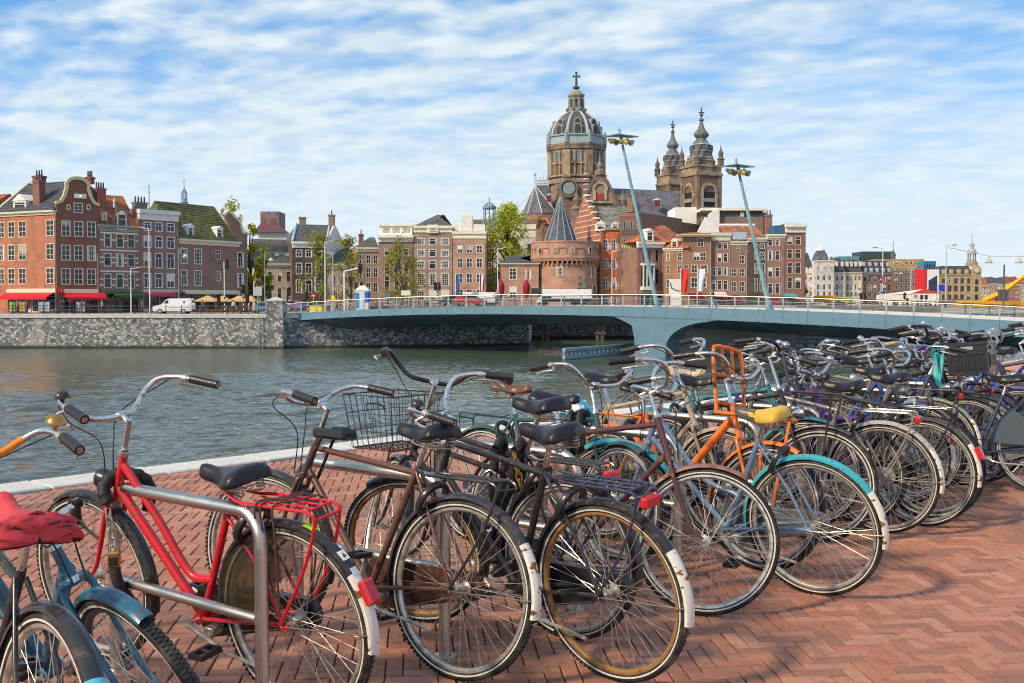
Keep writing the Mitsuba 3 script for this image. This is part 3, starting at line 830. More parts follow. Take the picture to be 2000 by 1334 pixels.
# right hand gable end with its scroll
s0, s1 = xe, h.L
zz = h.h(*C1(1640, 470))[1]; zz2 = h.h(*C1(1605, 330))[1]
o = [(s0, zc0 + .02), (s1, zc0 + .02), (s1, zz), (s0 + (s1 - s0) * .55, zz), (s0 + (s1 - s0) * .3, zz + 1.6), (s0 - .6, zz2 - .6), (s0 - 1.6, zz2), (s0 - 2.4, zz2 - .5), (s0 - 1.0, zz), (s0, zc0 + .8)]
h.part('end_gable', prism(o, .4), 'masonry', BRICK_P, off=mat4(None, (0, .02, 0)))
h.part('gable_trim', trim_along([(s1 + .1, zz), (s0 + (s1 - s0) * .55, zz), (s0 + (s1 - s0) * .3, zz + 1.6), (s0 - .6, zz2 - .6), (s0 - 1.6, zz2 + .1), (s0 - 2.4, zz2 - .5)], .4, -.15, .42), 'plain', CREAM)
h.shop(C1, 1225, 1640, 862, 892, (1225, 1600, 865, 893, (0.72, 0.62, 0.42)), fcol=(0.50, 0.42, 0.32))

# --- middle row
def row_house(key, label, xl, xr, Yl, Yr, C, eave, top, cols, rows, col, style='sash', fc=WHITE, roof=None, corn=CREAM, depth=10, ref=None, shop=True, corn_out=.4):
    h = House(key, label, (C(xl, 0)[0], Yl), (C(xr, 0)[0], Yr), depth=depth)
    r = ref if ref else (cols[0][0] + cols[0][1]) / 2
    z0, z1 = h.h(*C(r, eave))[1], h.h(*C(r, top))[1]
    h.wall(z0, h.grid(C, cols, rows, r), col, styles=style, fc=fc)
    h.body(z1 - .06, col)
    h.cornice(z0, z1, corn_out, corn)
    if roof is None:
        h.part('roof', box(0, h.L, .4, depth, z1 - .055, z1 + .1), 'plain', (0.20, 0.20, 0.20))
    else:
        rc, ry, h0, h1 = roof
        h.ridge(z1 - .05, h.h(*C(r, ry))[1] + (depth / 2) * (h.h(*C(r, ry))[1] - EYE) / 180, rc, hip0=h0, hip1=h1)
    h.z0, h.z1 = z0, z1
    return h


h = row_house('ornate_house', 'low house with ornate cream window surrounds under a long grey roof', 60, 322, 182, 184, C2, 705, 682, [(100, 130), (150, 183), (218, 247), (277, 310)], [(737, 808), (850, 945)], (0.46, 0.37, 0.28), 'sash', CREAM, ((0.12, 0.125, 0.12), 517, 0, 0), depth=14)
h.part('roof__skylight', V(*[bbox(h.h(*C2(x, 635))[0], 2.0, h.z1 + 1.6, .7, .3, .5) for x in (222, 297)]), 'plain', (0.55, 0.62, 0.66), kind='stuff')
h = row_house('black_house', 'black fronted house with a white cornice and tall roof between white parapets', 322, 556, 182, 184, C2, 575, 532, [(343, 388), (408, 455), (478, 525)], [(590, 640), (677, 757), (792, 885)], BRICK_K, 'tee', WHITE, ((0.10, 0.11, 0.12), 415, 1.7, -1.7), depth=13, corn=WHITE)
zr = h.h(*C2(420, 415))[1] + 6.5 * (h.h(*C2(420, 415))[1] - EYE) / 180
for x_ in (0.0, h.L):
    h.part('parapet', tube([(x_, -.35, h.z1 + .05), (x_ + 1.72, 6.4, zr + .12), (x_ + 1.72, 13, h.z1)], .2, 4), 'plain', (0.40, 0.52, 0.60))
e = House('', '', (C2(557, 0)[0], 184.1), (C2(683, 0)[0], 197.5), into=h.k)
pk = e.h(*C2(612, 412))
e.part('end_wall', prism([(0, GZ), (e.L, GZ), (e.L, e.h(*C2(683, 560))[1]), (pk[0], zr + .05), (0, h.z1)], .3), 'plain', (0.66, 0.66, 0.62))
h.chimney(h.h(*C2(428, 390))[0], 6.4, zr - .5, zr + 1.25, 1.15, .9, 0, (0.26, 0.23, 0.16))
e.chimney(pk[0], .6, zr - 1.2, zr + 1.75, 1.1, .9, 1, (0.24, 0.17, 0.13))
h.part('bay_window', V(*[bbox(h.h(*C2(492, 825))[0], -.45, h.h(*C2(492, 825))[1], 1.05, .5, .10, .03)], *[bbox(h.h(*C2(x, 825))[0], -.25, h.h(*C2(492, 825))[1], .10, .5, 2.5) for x in (474, 511)], *[bbox(h.h(*C2(492, 825))[0], -.25, h.h(*C2(492, y))[1], 1.15, .55, .14) for y in (778, 878)]), 'plain', (0.60, 0.75, 0.78))
h = row_house('low_cream_house', 'low brick house with a cream cornice behind the thin street trees', 558, 760, 184, 186, C2, 722, 684, [(590, 630), (650, 695), (710, 745)], [(765, 835), (870, 932)], (0.50, 0.37, 0.28), 'six', WHITE, ((0.085, 0.10, 0.085), 570, 5, 0), depth=14)
h = row_house('gutter_house', 'narrow brown house with a pale cornice and a lone chimney pot on its roof', 760, 915, 184, 185, C2, 602, 572, [(780, 805), (825, 855), (872, 905)], [(622, 682), (712, 782), (814, 880)], (0.30, 0.19, 0.15), 'two', WHITE, ((0.11, 0.115, 0.12), 503, 3, 0), depth=12)
h.chimney(h.h(*C2(818, 495))[0], 6, h.z1 + .6, h.h(*C2(818, 488))[1] + .5, .8, .6, 1, BRICK_D)
h = row_house('white_top_house', 'house with a white balustraded attic above purple brown brick', 910, 1150, 184, 184, C2, 535, 490, [(950, 985), (1015, 1048), (1083, 1118)], [(582, 632), (672, 757), (766, 866), (910, 968)], (0.27, 0.185, 0.17), 'sash', CREAM, None, corn=(0.80, 0.78, 0.68), corn_out=.9)
z2 = h.h(*C2(960, 412))[1]
h.part('attic', V(box(.2, h.L - .2, .3, 9, h.z1 + .002, z2 - .35), box(0, h.L, .05, 9.2, z2 - .349, z2)), 'plain', (0.80, 0.78, 0.70))
for x_ in (957, 1025, 1095):
    h.part('attic__balustrade', V(*[box(h.h(*C2(x_, 440))[0] + dx - .05, h.h(*C2(x_, 440))[0] + dx + .05, .1, .29, h.z1 + .6, z2 - .45) for dx in np.linspace(-.5, .5, 6)]), 'plain', (0.62, 0.60, 0.55), kind='stuff')
h = row_house('many_paned_house', 'tall brown canal house with white many paned windows and a cream attic', 1153, 1417, 184, 184, C2, 470, 425, [(1175, 1230), (1255, 1308), (1337, 1392)], [(506, 558), (584, 637), (661, 722), (748, 838), (863, 945)], (0.31, 0.215, 0.175), ('multi', 'sash', 'multi', 'multi', 'sash', 'multi', 'multi', 'sash', 'multi', 'multi', 'multi', 'multi', 'multi', 'multi', 'multi'), WHITE, ((0.13, 0.14, 0.13), 350, 5, 3), corn=(0.80, 0.74, 0.54), corn_out=.5)
h.part('attic_window', bbox(h.h(*C2(1283, 447))[0], -.3, (h.z0 + h.z1) / 2, 1.9, .3, h.z1 - h.z0 + .3, .05), 'plain', (0.80, 0.76, 0.60))
f, p = window_parts(1.3, .7, 'six', WHITE)
add(f'{h.k}__attic_window__sash', f, h.M @ mat4(None, (h.h(*C2(1283, 447))[0] - .65, -.58, h.z0 + .25))); add(f'{h.k}__attic_window__pane', p, h.M @ mat4(None, (h.h(*C2(1283, 447))[0] - .65, -.58, h.z0 + .25)))
h = row_house('cream_attic_house', 'brick house with a cream attic storey and a small white roof house', 1420, 1648, 184, 184, C2, 512, 462, [(1448, 1487), (1513, 1553), (1580, 1622)], [(557, 612), (645, 712), (750, 815), (857, 902)], (0.42, 0.26, 0.18), 'two', WHITE, None, corn=(0.78, 0.75, 0.62))
h.part('attic', box(.2, h.L - .2, .4, 9, h.z1 + .11, h.h(*C2(1480, 412))[1]), 'plain', (0.74, 0.73, 0.68))
h.part('roof_house', V(box(h.h(*C2(1475, 400))[0], h.h(*C2(1553, 400))[0], .2, 4, h.z1 + .12, h.h(*C2(1475, 352))[1])), 'plain', (0.76, 0.75, 0.68))
h = row_house('tree_house', 'brick house half hidden behind the big fresh green tree', 0, 190, 200, 200, C3, 668, 585, [(42, 100), (130, 180)], [(700, 775), (812, 905), (945, 1035)], (0.33, 0.17, 0.11), 'two', WHITE, None)
h.part('roof__tank', box(0, h.L, 1, 8, h.z1 + .11, h.h(*C3(60, 480))[1]), 'plain', (0.17, 0.19, 0.17))
h = row_house('pale_house', 'pale stone house with dark windows between the tree and the round tower', 195, 560, 200, 200, C3, 640, 525, [(375, 430), (485, 528)], [(692, 780)], (0.62, 0.60, 0.52), 'plain', WHITE, ((0.12, 0.14, 0.13), 470, 2, 2), corn=(0.78, 0.76, 0.68))
# wire cupola on a roof
k = thing('roof_cupola', 'open iron wire cupola on a rooftop left of the church', 'cupola')
c = at(*C2(1670, 370), 190); zb, zm, ztp = at(*C2(1670, 380), 190)[2], at(*C2(1670, 312), 190)[2], at(*C2(1670, 268), 190)[2]
ra = (at(*C2(1710, 320), 190) - at(*C2(1670, 320), 190))[0]
m = []
for i in range(8):
    a = i * math.pi / 4
    m.append(rod((c[0] + ra * .95 * math.cos(a), 190 + ra * .95 * math.sin(a), zb - 2), (c[0] + ra * .95 * math.cos(a), 190 + ra * .95 * math.sin(a), zm), .09, 5))
    m.append(tube([(c[0] + ra * 1.0 * math.cos(a) * math.cos(t), 190 + ra * math.sin(a) * math.cos(t), zm + (ztp - zm) * math.sin(t)) for t in np.linspace(0, 1.5, 7)], .09, 5))
add(f'{k}__frame', P(V(*m), 'plain', (0.16, 0.24, 0.32)))
add(f'{k}__ring', P(mv(lathe([(ra * 1.02, 0), (ra * 1.16, .1), (ra * 1.16, .5), (ra * 1.02, .6), (ra * .9, .3), (ra * 1.02, 0)], 16), c[0], 190, zm), 'plain', (0.18, 0.28, 0.36), True))
add(f'{k}__finial', P(rod((c[0], 190, ztp - .1), (c[0], 190, ztp + .9), .1, 5), 'plain', (0.16, 0.24, 0.32)))

# --- round tower with its low annexe
Yt = 178.0
c = at(*C3(838, 900), Yt); tc = np.array([c[0], Yt + 7.0])
sc = Yt / F_PX
k = thing('round_tower', 'squat round brick tower with a pointed slate cone roof behind the bridge', 'tower')
zz = lambda y: at(*C3(838, y), Yt)[2]
r1, r2 = 285 / 4.447 * sc * 1.01, 305 / 4.447 * sc * 1.01
zb, zm, zt = zz(862), zz(812), zz(662)
tm = mat4(None, (tc[0], tc[1], 0))
TB = (0.42, 0.235, 0.16)
add(f'{k}__wall', P(lathe([(r1 * 1.02, GZ), (r1, 3), (r1, zb)], 40), 'masonry', TB, 40), tm)
arcs = []
for i in range(44):
    a = i * 2 * math.pi / 44
    M_ = mat4(rot(a, [0, 0, 1]), (0, 0, 0))
    arcs.append(xf(V(box(r1 - .1, r2, -.17, .17, zb - .25, zm - .05), box(r1 - .1, r2, .17, .80, zm - .55, zm - .05)), M_))
add(f'{k}__corbel', P(V(*arcs), 'masonry', (0.30, 0.15, 0.10)), tm, kind='stuff')
add(f'{k}__parapet', P(lathe([(r1 - .1, zm - .05), (r2 + .12, zm - .05), (r2 + .12, zm + .25), (r2, zm + .28), (r2, zt - .25), (r2 + .12, zt - .25), (r2 + .12, zt), (0, zt + .02)], 24), 'masonry', (0.42, 0.24, 0.17), 20), tm)
rc = 148 / 4.447 * sc
za = at(*C3(822, 283), Yt + 7)[2]
add(f'{k}__roof', P(lathe([(rc * 1.03, zt + .03), (rc, zt + .3), (.12, za)], 12, a0=.26), 'rooftile', (0.095, 0.130, 0.17)), mat4(None, (tc[0] - .9, tc[1], 0)))
for i in range(12):
    a = .26 + i * math.pi / 6
    add(f'{k}__roof__lead_rib', P(rod((rc * 1.01 * math.cos(a), rc * 1.01 * math.sin(a), zt + .2), (.1 * math.cos(a), .1 * math.sin(a), za), .10, 5, .06), 'plain', (0.30, 0.37, 0.43)), mat4(None, (tc[0] - .9, tc[1], 0)))
add(f'{k}__finial', P(rod((0, 0, za - .2), (0, 0, za + 3.0), .09, 5), 'plain', (0.16, 0.17, 0.18)), mat4(None, (tc[0] - .9, tc[1], 0)))


def tower_window(px0, px1, py0, py1, R, style, fc):
    """a framed window set on the round wall, turned to face outwards"""
    zz0, zz1 = zz(py1), zz(py0)
    x = at(*C3((px0 + px1) / 2, 800), Yt)[0] - tc[0]
    x = np.clip(x, -R * .96, R * .96)
    a = math.asin(x / R)
    w = max((px1 - px0) / 4.447 * sc / max(math.cos(a), .35), .6)
    M_ = mat4(rot(a, [0, 0, 1]), (0, 0, 0))
    pos = np.array([tc[0] + (R + .14) * math.sin(a), tc[1] - (R + .14) * math.cos(a), zz0])
    M_[:3, 3] = pos - M_[:3, :3] @ np.array([w / 2, 0.0, 0])
    f, p = window_parts(w, zz1 - zz0, style, fc)
    wk = add(f'{k}__window', f, M_); add(f'{wk}__pane', p, M_)


for a_, b_, st in ((597, 617, 'plain'), (718, 748, 'six'), (870, 905, 'six'), (1030, 1055, 'plain'), (640, 662, 'plain'), (780, 810, 'plain'), (930, 962, 'plain'), (545, 560, 'plain'), (1095, 1112, 'plain')):
    if st == 'six' or a_ in (597, 1030):
        tower_window(a_, b_, 722, 775, r2, st, (0.62, 0.58, 0.46))
    else:
        x = at((920 + (a_ + b_) / 2 / 4.447), 600, Yt)[0] - tc[0]
        a = math.asin(np.clip(x / r2, -.97, .97))
        M_ = mat4(rot(a, [0, 0, 1]), (tc[0], tc[1], 0))
        add(f'{k}__blind_window', P(V(box(-.75, -.6, -r2 - .10, -r2 + .2, zz(775), zz(722)), box(.6, .75, -r2 - .10, -r2 + .2, zz(775), zz(722)), box(-.6, .6, -r2 - .10, -r2 + .2, zz(727), zz(722))), 'masonry', (0.40, 0.17, 0.11)), M_)
tower_window(750, 808, 893, 975, r1, 'six', WHITE)
tower_window(1055, 1088, 872, 988, r1, 'six', CREAM)
tower_window(1062, 1108, 1050, 1170, r1, 'six', CREAM)
x = at(*C3(965, 1030), Yt)[0] - tc[0]; a = math.asin(x / r1)
add(f'{k}__plaque', P(bbox(0, -r1 - .06, zz(1033), 1.6, .2, 2.0, .08), 'stone', (0.35, 0.30, 0.22)), mat4(rot(a, [0, 0, 1]), (tc[0], tc[1], 0)))

h = House('tower_annexe', 'low brick annexe with a hipped slate roof built against the round tower', (C3(258, 0)[0], 181), (C3(590, 0)[0], 181), depth=9, cat='house')
z0, z1 = h.h(*C3(400, 880))[1], h.h(*C3(400, 864))[1]
h.wall(z0, h.grid(C3, [(330, 398)], [(902, 1005), (1062, 1165)], 364) + h.grid(C3, [(470, 520)], [(914, 1003)], 495), TB, styles=('cross', 'two', 'six'), fc=WHITE)
h.body(z0, TB); h.cornice(z0, z1, .4, CREAM)
h.ridge(z1, h.h(*C3(430, 800))[1] + .25, SLATE, hip0=5, hip1=5)

# --- houses right of the tower
h = House('step_gable_house', 'orange red house with white stone bands, red and white shutters and a stepped side gable', (C3(1128, 0)[0], 184), (C3(1283, 0)[0], 184), depth=16)
OR = (0.50, 0.125, 0.045)
z0 = h.h(*C3(1200, 575))[1]
gd = h.wall(z0, h.grid(C3, [(1145, 1190), (1222, 1255)], [(655, 752), (823, 915), (987, 1090), (1130, 1222)], 1200), OR, styles='cross', fc=WHITE)
h.body(z0, OR)
for r in gd:
    for s_ in (r[2] + .06,):
        wd = .50
        kk_ = h.part('shutter', bbox(s_ + wd / 2, -.05, (r[1] + r[3]) / 2 - .3, wd, .08, (r[3] - r[1]) * .62), 'plain', (0.66, 0.60, 0.54))
        m_ = (r[1] + r[3]) / 2 - .3; hh = (r[3] - r[1]) * .28
        add(f'{kk_}__red_field', P(V((np.array([(s_ + .1, -.093, m_ + hh), (s_ + wd - .1, -.093, m_ + hh), (s_ + wd / 2, -.093, m_)]), np.array([[0, 1, 2]])), (np.array([(s_ + .1, -.093, m_ - hh), (s_ + wd / 2, -.093, m_), (s_ + wd - .1, -.093, m_ - hh)]), np.array([[0, 1, 2]]))), 'plain', (0.45, 0.02, 0.03)), h.M)
for y_ in (650, 700, 760, 815, 870, 925, 980, 1040, 1100):
    z_ = h.h(*C3(1200, y_))[1]
    h.part('stone_band', V(*[box(a, b, -.05, .02, z_ - .09, z_ + .09) for a, b in ((.02, gd[0][0] - .05), (gd[0][2] + .6, gd[1][0] - .05), (gd[1][2] + .6, h.L - .02)) if b > a + .1]), 'plain', WHITE)
ztop = h.h(*C3(1200, 405))[1] + 1.4
h.ridge(z0, ztop, (0.24, 0.25, 0.215), y0=-.3, x1=h.L + 2.9)
for px in (1128, 1252):
    h.dormer(h.h(*C3(px, 590))[0], z0 - .1, 1.6 if px < 1200 else 1.2, 1.2, .3, deep=3)
# stepped gable facing left, at the left end of the roof
n_, pts = 7, []
zg0, zg1 = z0 - 1.5, h.h(*C3(950, 300))[1] * 1.04
for i in range(n_):
    a = -.3 + 8.3 * i / n_
    pts += [(a, zg0 + (zg1 - zg0) * (i + .45) / n_), (a, zg0 + (zg1 - zg0) * (i + 1.25) / n_)]
pts = [(q[0], q[1]) for q in pts]
full = pts + [(15.7 - a, z) for a, z in pts[::-1]]
poly = [(-.3, GZ)] + full + [(16.0, GZ)]
Mg = mat4(rot(math.radians(106), [0, 0, 1]), (0.3, 0.0, 0))
h.part('step_gable', xf(prism(poly, .5), Mg), 'masonry', (0.36, 0.13, 0.08))
for i in range(20):
    z_ = zg0 - 6 + i * 0.95
    half = max(0.6, 8.0 * (1 - (z_ - zg0) / (zg1 - zg0))) if z_ > zg0 else 8.0
    h.part('gable_band', xf(box(7.85 - half, 7.85 + half, -.06, .56, z_, z_ + .15), Mg), 'plain', (0.66, 0.63, 0.58))
for a, z in full[1::2][:7]:
    h.part('step_cap', xf(box(a - .15, a + 1.35, -.15, .65, z, z + .25), Mg), 'plain', WHITE)

h = House('strip_window_house', 'dark brown modern house with narrow upright window strips', (C3(1286, 0)[0], 183), (C3(1452, 0)[0], 181), depth=26)
z1 = h.h(*C3(1370, 452))[1]
gd = []
cols = [(1306 + i * 20, 1306 + i * 20 + 15) for i in range(6)]
h.wall(z1, h.grid(C3, cols, [(500, 572), (645, 745), (832, 930), (992, 1085)], 1360), (0.145, 0.080, 0.062), styles='plain', fc=(0.42, 0.40, 0.36))
h.body(z1, (0.13, 0.075, 0.06))
for y_ in (590, 755, 940):
    z_ = h.h(*C3(1360, y_))[1]
    h.part('spandrel', bbox(h.L / 2, -.04, z_, h.L * .78, .14, .9, .02), 'plain', (0.10, 0.085, 0.075))
for z_, n0 in ((h.h(*C3(1360, 722))[1], 6), (h.h(*C3(1360, 1062))[1], 6)):
    for i in range(n0):
        s_ = h.h(*C3(cols[i][0] + 7, 700))[0]
        h.part('yellow_panel', bbox(s_, .06, z_, .17, .05, .95), 'plain', (0.60, 0.50, 0.03))
h.cornice(z1, z1 + .5, .15, (0.35, 0.15, 0.12))
h2 = House('', '', (C3(1452, 0)[0], 181), (C4(405, 0)[0], 196), depth=12, into=h.k)
z2 = h2.h(*C4(200, 178))[1]
h2.part('side_wall', box(.45, h2.L, .0, 1.0, GZ, z2), 'masonry', (0.19, 0.115, 0.085))
h2.part('chimney', bbox(.4, 1.5, z2 + 1.2, 1.5, 1.2, 2.4, .05), 'masonry', (0.20, 0.13, 0.10))

# --- tight row of canal houses on the right
h = House('bay_house', 'brick house with a white bay window and white cornice beside the street lamp', (C4(20, 0)[0], 178), (C4(245, 0)[0], 180), depth=11)
z0, z1 = h.h(*C4(130, 462))[1], h.h(*C4(130, 412))[1]
gd = h.wall(z0, h.grid(C4, [(66, 88), (112, 145), (178, 208)], [(476, 585), (645, 778)], 130), (0.25, 0.135, 0.11), styles='sash', fc=(0.30, 0.26, 0.22))
h.body(z0, BRICK_P); h.cornice(z0, z1, .6, WHITE)
h.ridge(z1, h.h(*C4(280, 262))[1] + .3, TILE, y0=-.4, hip0=4.6, hip1=1.5, x1=h.L + 5)
h.dormer(h.h(*C4(130, 390))[0], z1 + .05, 1.35, 1.75, -.1, WHITE)
s0, s1, za_, zb_ = h.h(*C4(48, 600))[0], h.h(*C4(150, 600))[0], h.h(*C4(100, 830))[1], h.h(*C4(100, 600))[1]
kb = h.part('bay', V(box(s0, s1, -.9, -.02, za_, za_ + .6), box(s0, s1, -1.0, -.02, zb_ - .3, zb_), *[box(x - .08, x + .08, -.9, -.72, za_ + .6, zb_ - .3) for x in np.linspace(s0 + .13, s1 - .13, 4)]), 'plain', WHITE)
add(f'{kb}__pane', P(box(s0 + .15, s1 - .15, -.78, -.05, za_ + .6, zb_ - .3), 'pane'), h.M)
h.shop(C4, 40, 235, 835, 855, None, fcol=(0.42, 0.38, 0.30))

h = House('tile_corner_house', 'brick corner house under steep orange roof tiles', (C4(246, 0)[0], 178.5), (C4(418, 0)[0], 176.5), depth=9)
z0 = h.h(*C4(330, 492))[1]
h.wall(z0, h.grid(C4, [(270, 303), (370, 405)], [(507, 578), (614, 690), (737, 808)], 330), BRICK_B, styles='two', fc=CREAM)
h.body(z0, BRICK_B); h.cornice(z0, z0 + .5, .4, CREAM)
h.ridge(z0 + .5, h.h(*C4(360, 340))[1] + .4, TILE, y0=-.3, hip0=2.0, hip1=0, x1=h.L + 1)
h.dormer(h.h(*C4(340, 470))[0], z0 + .5, 1.15, 1.25, .1, CREAM)
h = House('projecting_house', 'brick house with an overhanging cream cornice and wide paired windows', (C4(418, 0)[0], 176.4), (C4(662, 0)[0], 176.4), depth=10)
z0, z1 = h.h(*C4(540, 368))[1], h.h(*C4(540, 348))[1]
h.wall(z0, h.grid(C4, [(545, 597)], [(383, 455)], 570) + h.grid(C4, [(510, 562), (566, 618)], [(500, 573)], 560) + h.grid(C4, [(428, 464), (488, 548), (570, 632)], [(608, 682)], 520) + h.grid(C4, [(485, 548), (560, 625)], [(715, 810)], 520), BRICK_B, styles='two', fc=CREAM)
h.body(z0, BRICK_B); h.cornice(z0, z1, 1.0, (0.74, 0.66, 0.42), x0=-1.2)
h.part('roof', box(0, h.L, .4, 10, z1 - .1, z1 + .3), 'plain', (0.25, 0.16, 0.11))
h = row_house('three_bay_house', 'brick canal house of three close window rows with a weathered stone cornice', 660, 826, 177, 177, C4, 400, 332, [(668, 703), (717, 753), (770, 808)], [(415, 475), (512, 588), (630, 707), (747, 830)], (0.26, 0.135, 0.11), 'sash', WHITE, None, corn=(0.62, 0.60, 0.48))
h = House('roof_terrace_house', 'brown canal house with two window columns and a fenced roof terrace', (C4(827, 0)[0], 177), (C4(976, 0)[0], 177), depth=10)
z0, z1 = h.h(*C4(900, 440))[1], h.h(*C4(900, 405))[1]
h.wall(z0, h.grid(C4, [(880, 912)], [(447, 495)], 896) + h.grid(C4, [(835, 880), (905, 950)], [(527, 600), (637, 712), (754, 848)], 890), BRICK_P, styles='two', fc=CREAM)
h.body(z0, BRICK_P); h.cornice(z0, z1, .3, (0.62, 0.58, 0.46))
h.part('terrace_railing', V(*[rod((x, .1, z1), (x, .1, z1 + 1.5), .05, 4) for x in np.linspace(.2, h.L - .2, 7)], rod((.2, .1, z1 + 1.5), (h.L - .2, .1, z1 + 1.5), .06, 4), rod((.2, 1.5, z1), (h.L * .6, 1.5, z1 + 2.8), .05, 4), rod((h.L * .6, 1.5, z1 + 2.8), (h.L - .2, 1.2, z1 + .4), .05, 4)), 'plain', (0.18, 0.18, 0.18))
h.part('terrace_panel', bbox(h.L / 2, -.1, z1 + .9, h.L - .5, .08, 1.2), 'plain', (0.40, 0.50, 0.56))
h = row_house('narrow_black_house', 'narrow black canal house with large cream framed windows', 976, 1141, 177, 177, C4, 410, 378, [(980, 1022), (1035, 1068), (1085, 1128)], [(420, 472), (498, 566), (597, 690), (727, 840)], BRICK_K, 'two', (0.72, 0.70, 0.58), None, corn=(0.72, 0.68, 0.54))
h = row_house('two_bay_house', 'brown canal house with two white window columns next to the leaning end house', 1141, 1302, 177, 177, C4, 380, 345, [(1155, 1196), (1218, 1261)], [(386, 446), (486, 571), (627, 718), (769, 864)], (0.27, 0.15, 0.125), 'sash', WHITE, None, corn=(0.76, 0.72, 0.56))
h.part('roof_box', box(h.h(*C4(1218, 300))[0], h.L - .05, .6, 5, h.z1 + .11, h.h(*C4(1270, 265))[1]), 'plain', (0.045, 0.12, 0.22))
h.chimney(h.h(*C4(1236, 220))[0], 6, h.z1, h.h(*C4(1236, 180))[1] + .6, 1.1, .9, 2, (0.22, 0.12, 0.10))
h = row_house('leaning_end_house', 'last house of the row, leaning, with a tall white cornice above dark brown brick', 1302, 1478, 177, 177, C4, 330, 255, [(1322, 1371), (1390, 1441)], [(366, 438), (473, 556), (591, 690), (723, 820)], (0.24, 0.105, 0.085), 'sash', CREAM, None, corn=(0.74, 0.71, 0.60), corn_out=.8)
for nm, px0, px1, py0, py1, cc in (('awning', 480, 610, 845, 880, (0.22, 0.02, 0.03)), ('awning', 668, 825, 843, 868, (0.62, 0.50, 0.46)), ('awning', 835, 950, 872, 915, (0.20, 0.03, 0.04)), ('awning', 1155, 1300, 895, 955, (0.20, 0.025, 0.045)), ('awning', 1312, 1440, 858, 880, (0.06, 0.30, 0.42))):
    a, b = at(*C4(px0, py0), 174.5), at(*C4(px1, py1), 172.6)
    add(f'{h.k if px0 > 1300 else "two_bay_house" if px0 > 1100 else "roof_terrace_house" if px0 > 830 else "three_bay_house" if px0 > 660 else "projecting_house"}__awning', P((np.array([(a[0], 177, a[2]), (b[0], 177, a[2]), (b[0], 174.5, b[2]), (a[0], 174.5, b[2]), (a[0], 177, a[2] - .1), (b[0], 177, a[2] - .1), (b[0], 174.5, b[2] - .35), (a[0], 174.5, b[2] - .35)]), np.array([[0, 3, 2, 1], [3, 7, 6, 2], [4, 5, 6, 7], [0, 4, 7, 3], [1, 2, 6, 5]])), 'plain', cc))
# ground floor of the row: a long dark shop front under the upper storeys
# --- buildings behind the row
k = thing('white_block', 'white rendered block rising behind the row at the foot of the twin towers', 'building')
a, b, c_ = at(*C4(350, 110), 205), at(*C4(535, 260), 205), 0
add(f'{k}__wall', P(box(a[0], b[0], 205, 215, 0, a[2]), 'plain', (0.80, 0.80, 0.76)))
b2 = at(*C4(240, 185), 203)
add(f'{k}__low_wall', P(box(b2[0], a[0] - .02, 205, 214, 0, b2[2]), 'plain', (0.74, 0.74, 0.70)))
k = thing('flat_top_block', 'dark brick block with a white end wall and a long flat roof behind the row', 'building')
a, b = at(*C4(715, 120), 200), at(*C4(1115, 300), 200)
add(f'{k}__wall', P(box(a[0], b[0], 200, 214, 0, at(*C4(900, 195), 200)[2]), 'masonry', (0.20, 0.135, 0.11)))
add(f'{k}__roof', P(V(box(a[0] + .3, b[0], 200.4, 213, at(*C4(900, 195), 200)[2] + .01, at(*C4(900, 140), 200)[2]), ), 'rooftile', (0.13, 0.14, 0.14)))
add(f'{k}__roof_edge', P(box(a[0] - 3, b[0] + .5, 199.6, 214, at(*C4(900, 140), 200)[2] + .01, at(*C4(900, 117), 200)[2]), 'plain', (0.78, 0.76, 0.62)))
add(f'{k}__roof_window', P(box(at(*C4(918, 0), 200)[0], at(*C4(952, 0), 200)[0], 200.1, 200.39, at(*C4(900, 192), 200)[2], at(*C4(900, 150), 200)[2]), 'plain', (0.5, 0.55, 0.58)))
a2 = at(*C4(640, 130), 199)
add(f'{k}__end_wall', P(prism([(a2[0] - 1.2, 8), (a[0] + .25, 8), (a[0] + .25, at(*C4(900, 122), 200)[2]), (a2[0] + 1.6, at(*C4(900, 122), 200)[2]), (a2[0], at(*C4(640, 170), 199)[2])], .6), 'plain', (0.78, 0.78, 0.74)), mat4(None, (0, 199, 0)))
add(f'{k}__chimney', P(box(at(*C4(1120, 0), 200)[0], at(*C4(1152, 0), 200)[0], 201, 203, 0, at(*C4(1135, 152), 200)[2]), 'masonry', (0.20, 0.12, 0.10)))
k = thing('rear_tile_roof', 'orange tiled roof with a white gable showing between the row and the block', 'roof')
a, b = at(*C4(760, 275), 190), at(*C4(1120, 330), 190)
add(f'{k}__tiles', P((np.array([(a[0], 188, b[2] - 1), (b[0], 188, b[2] - 1), (b[0] - 1, 193, a[2] + .3), (a[0], 193, a[2] + .3), (a[0], 193, b[2] - 1), (b[0], 193, b[2] - 1)]), np.array([[0, 1, 2, 3], [5, 4, 3, 2], [4, 5, 1, 0]])), 'rooftile', TILE))
add(f'{k}__ridge', P(rod((a[0], 193, a[2] + .35), (b[0] - 1, 193, a[2] + .35), .35, 6), 'plain', (0.72, 0.72, 0.74)))
a3 = at(*C4(545, 320), 189)
add(f'{k}__gable', P(prism([(a3[0], 6), (a[0] + .2, 6), (a[0] + .2, a[2] - 2), (a[0] - 3.2, a[2] + 1.6), (a3[0], a[2] - 1)], .5), 'plain', (0.80, 0.80, 0.76)), mat4(None, (0, 189, 0)))

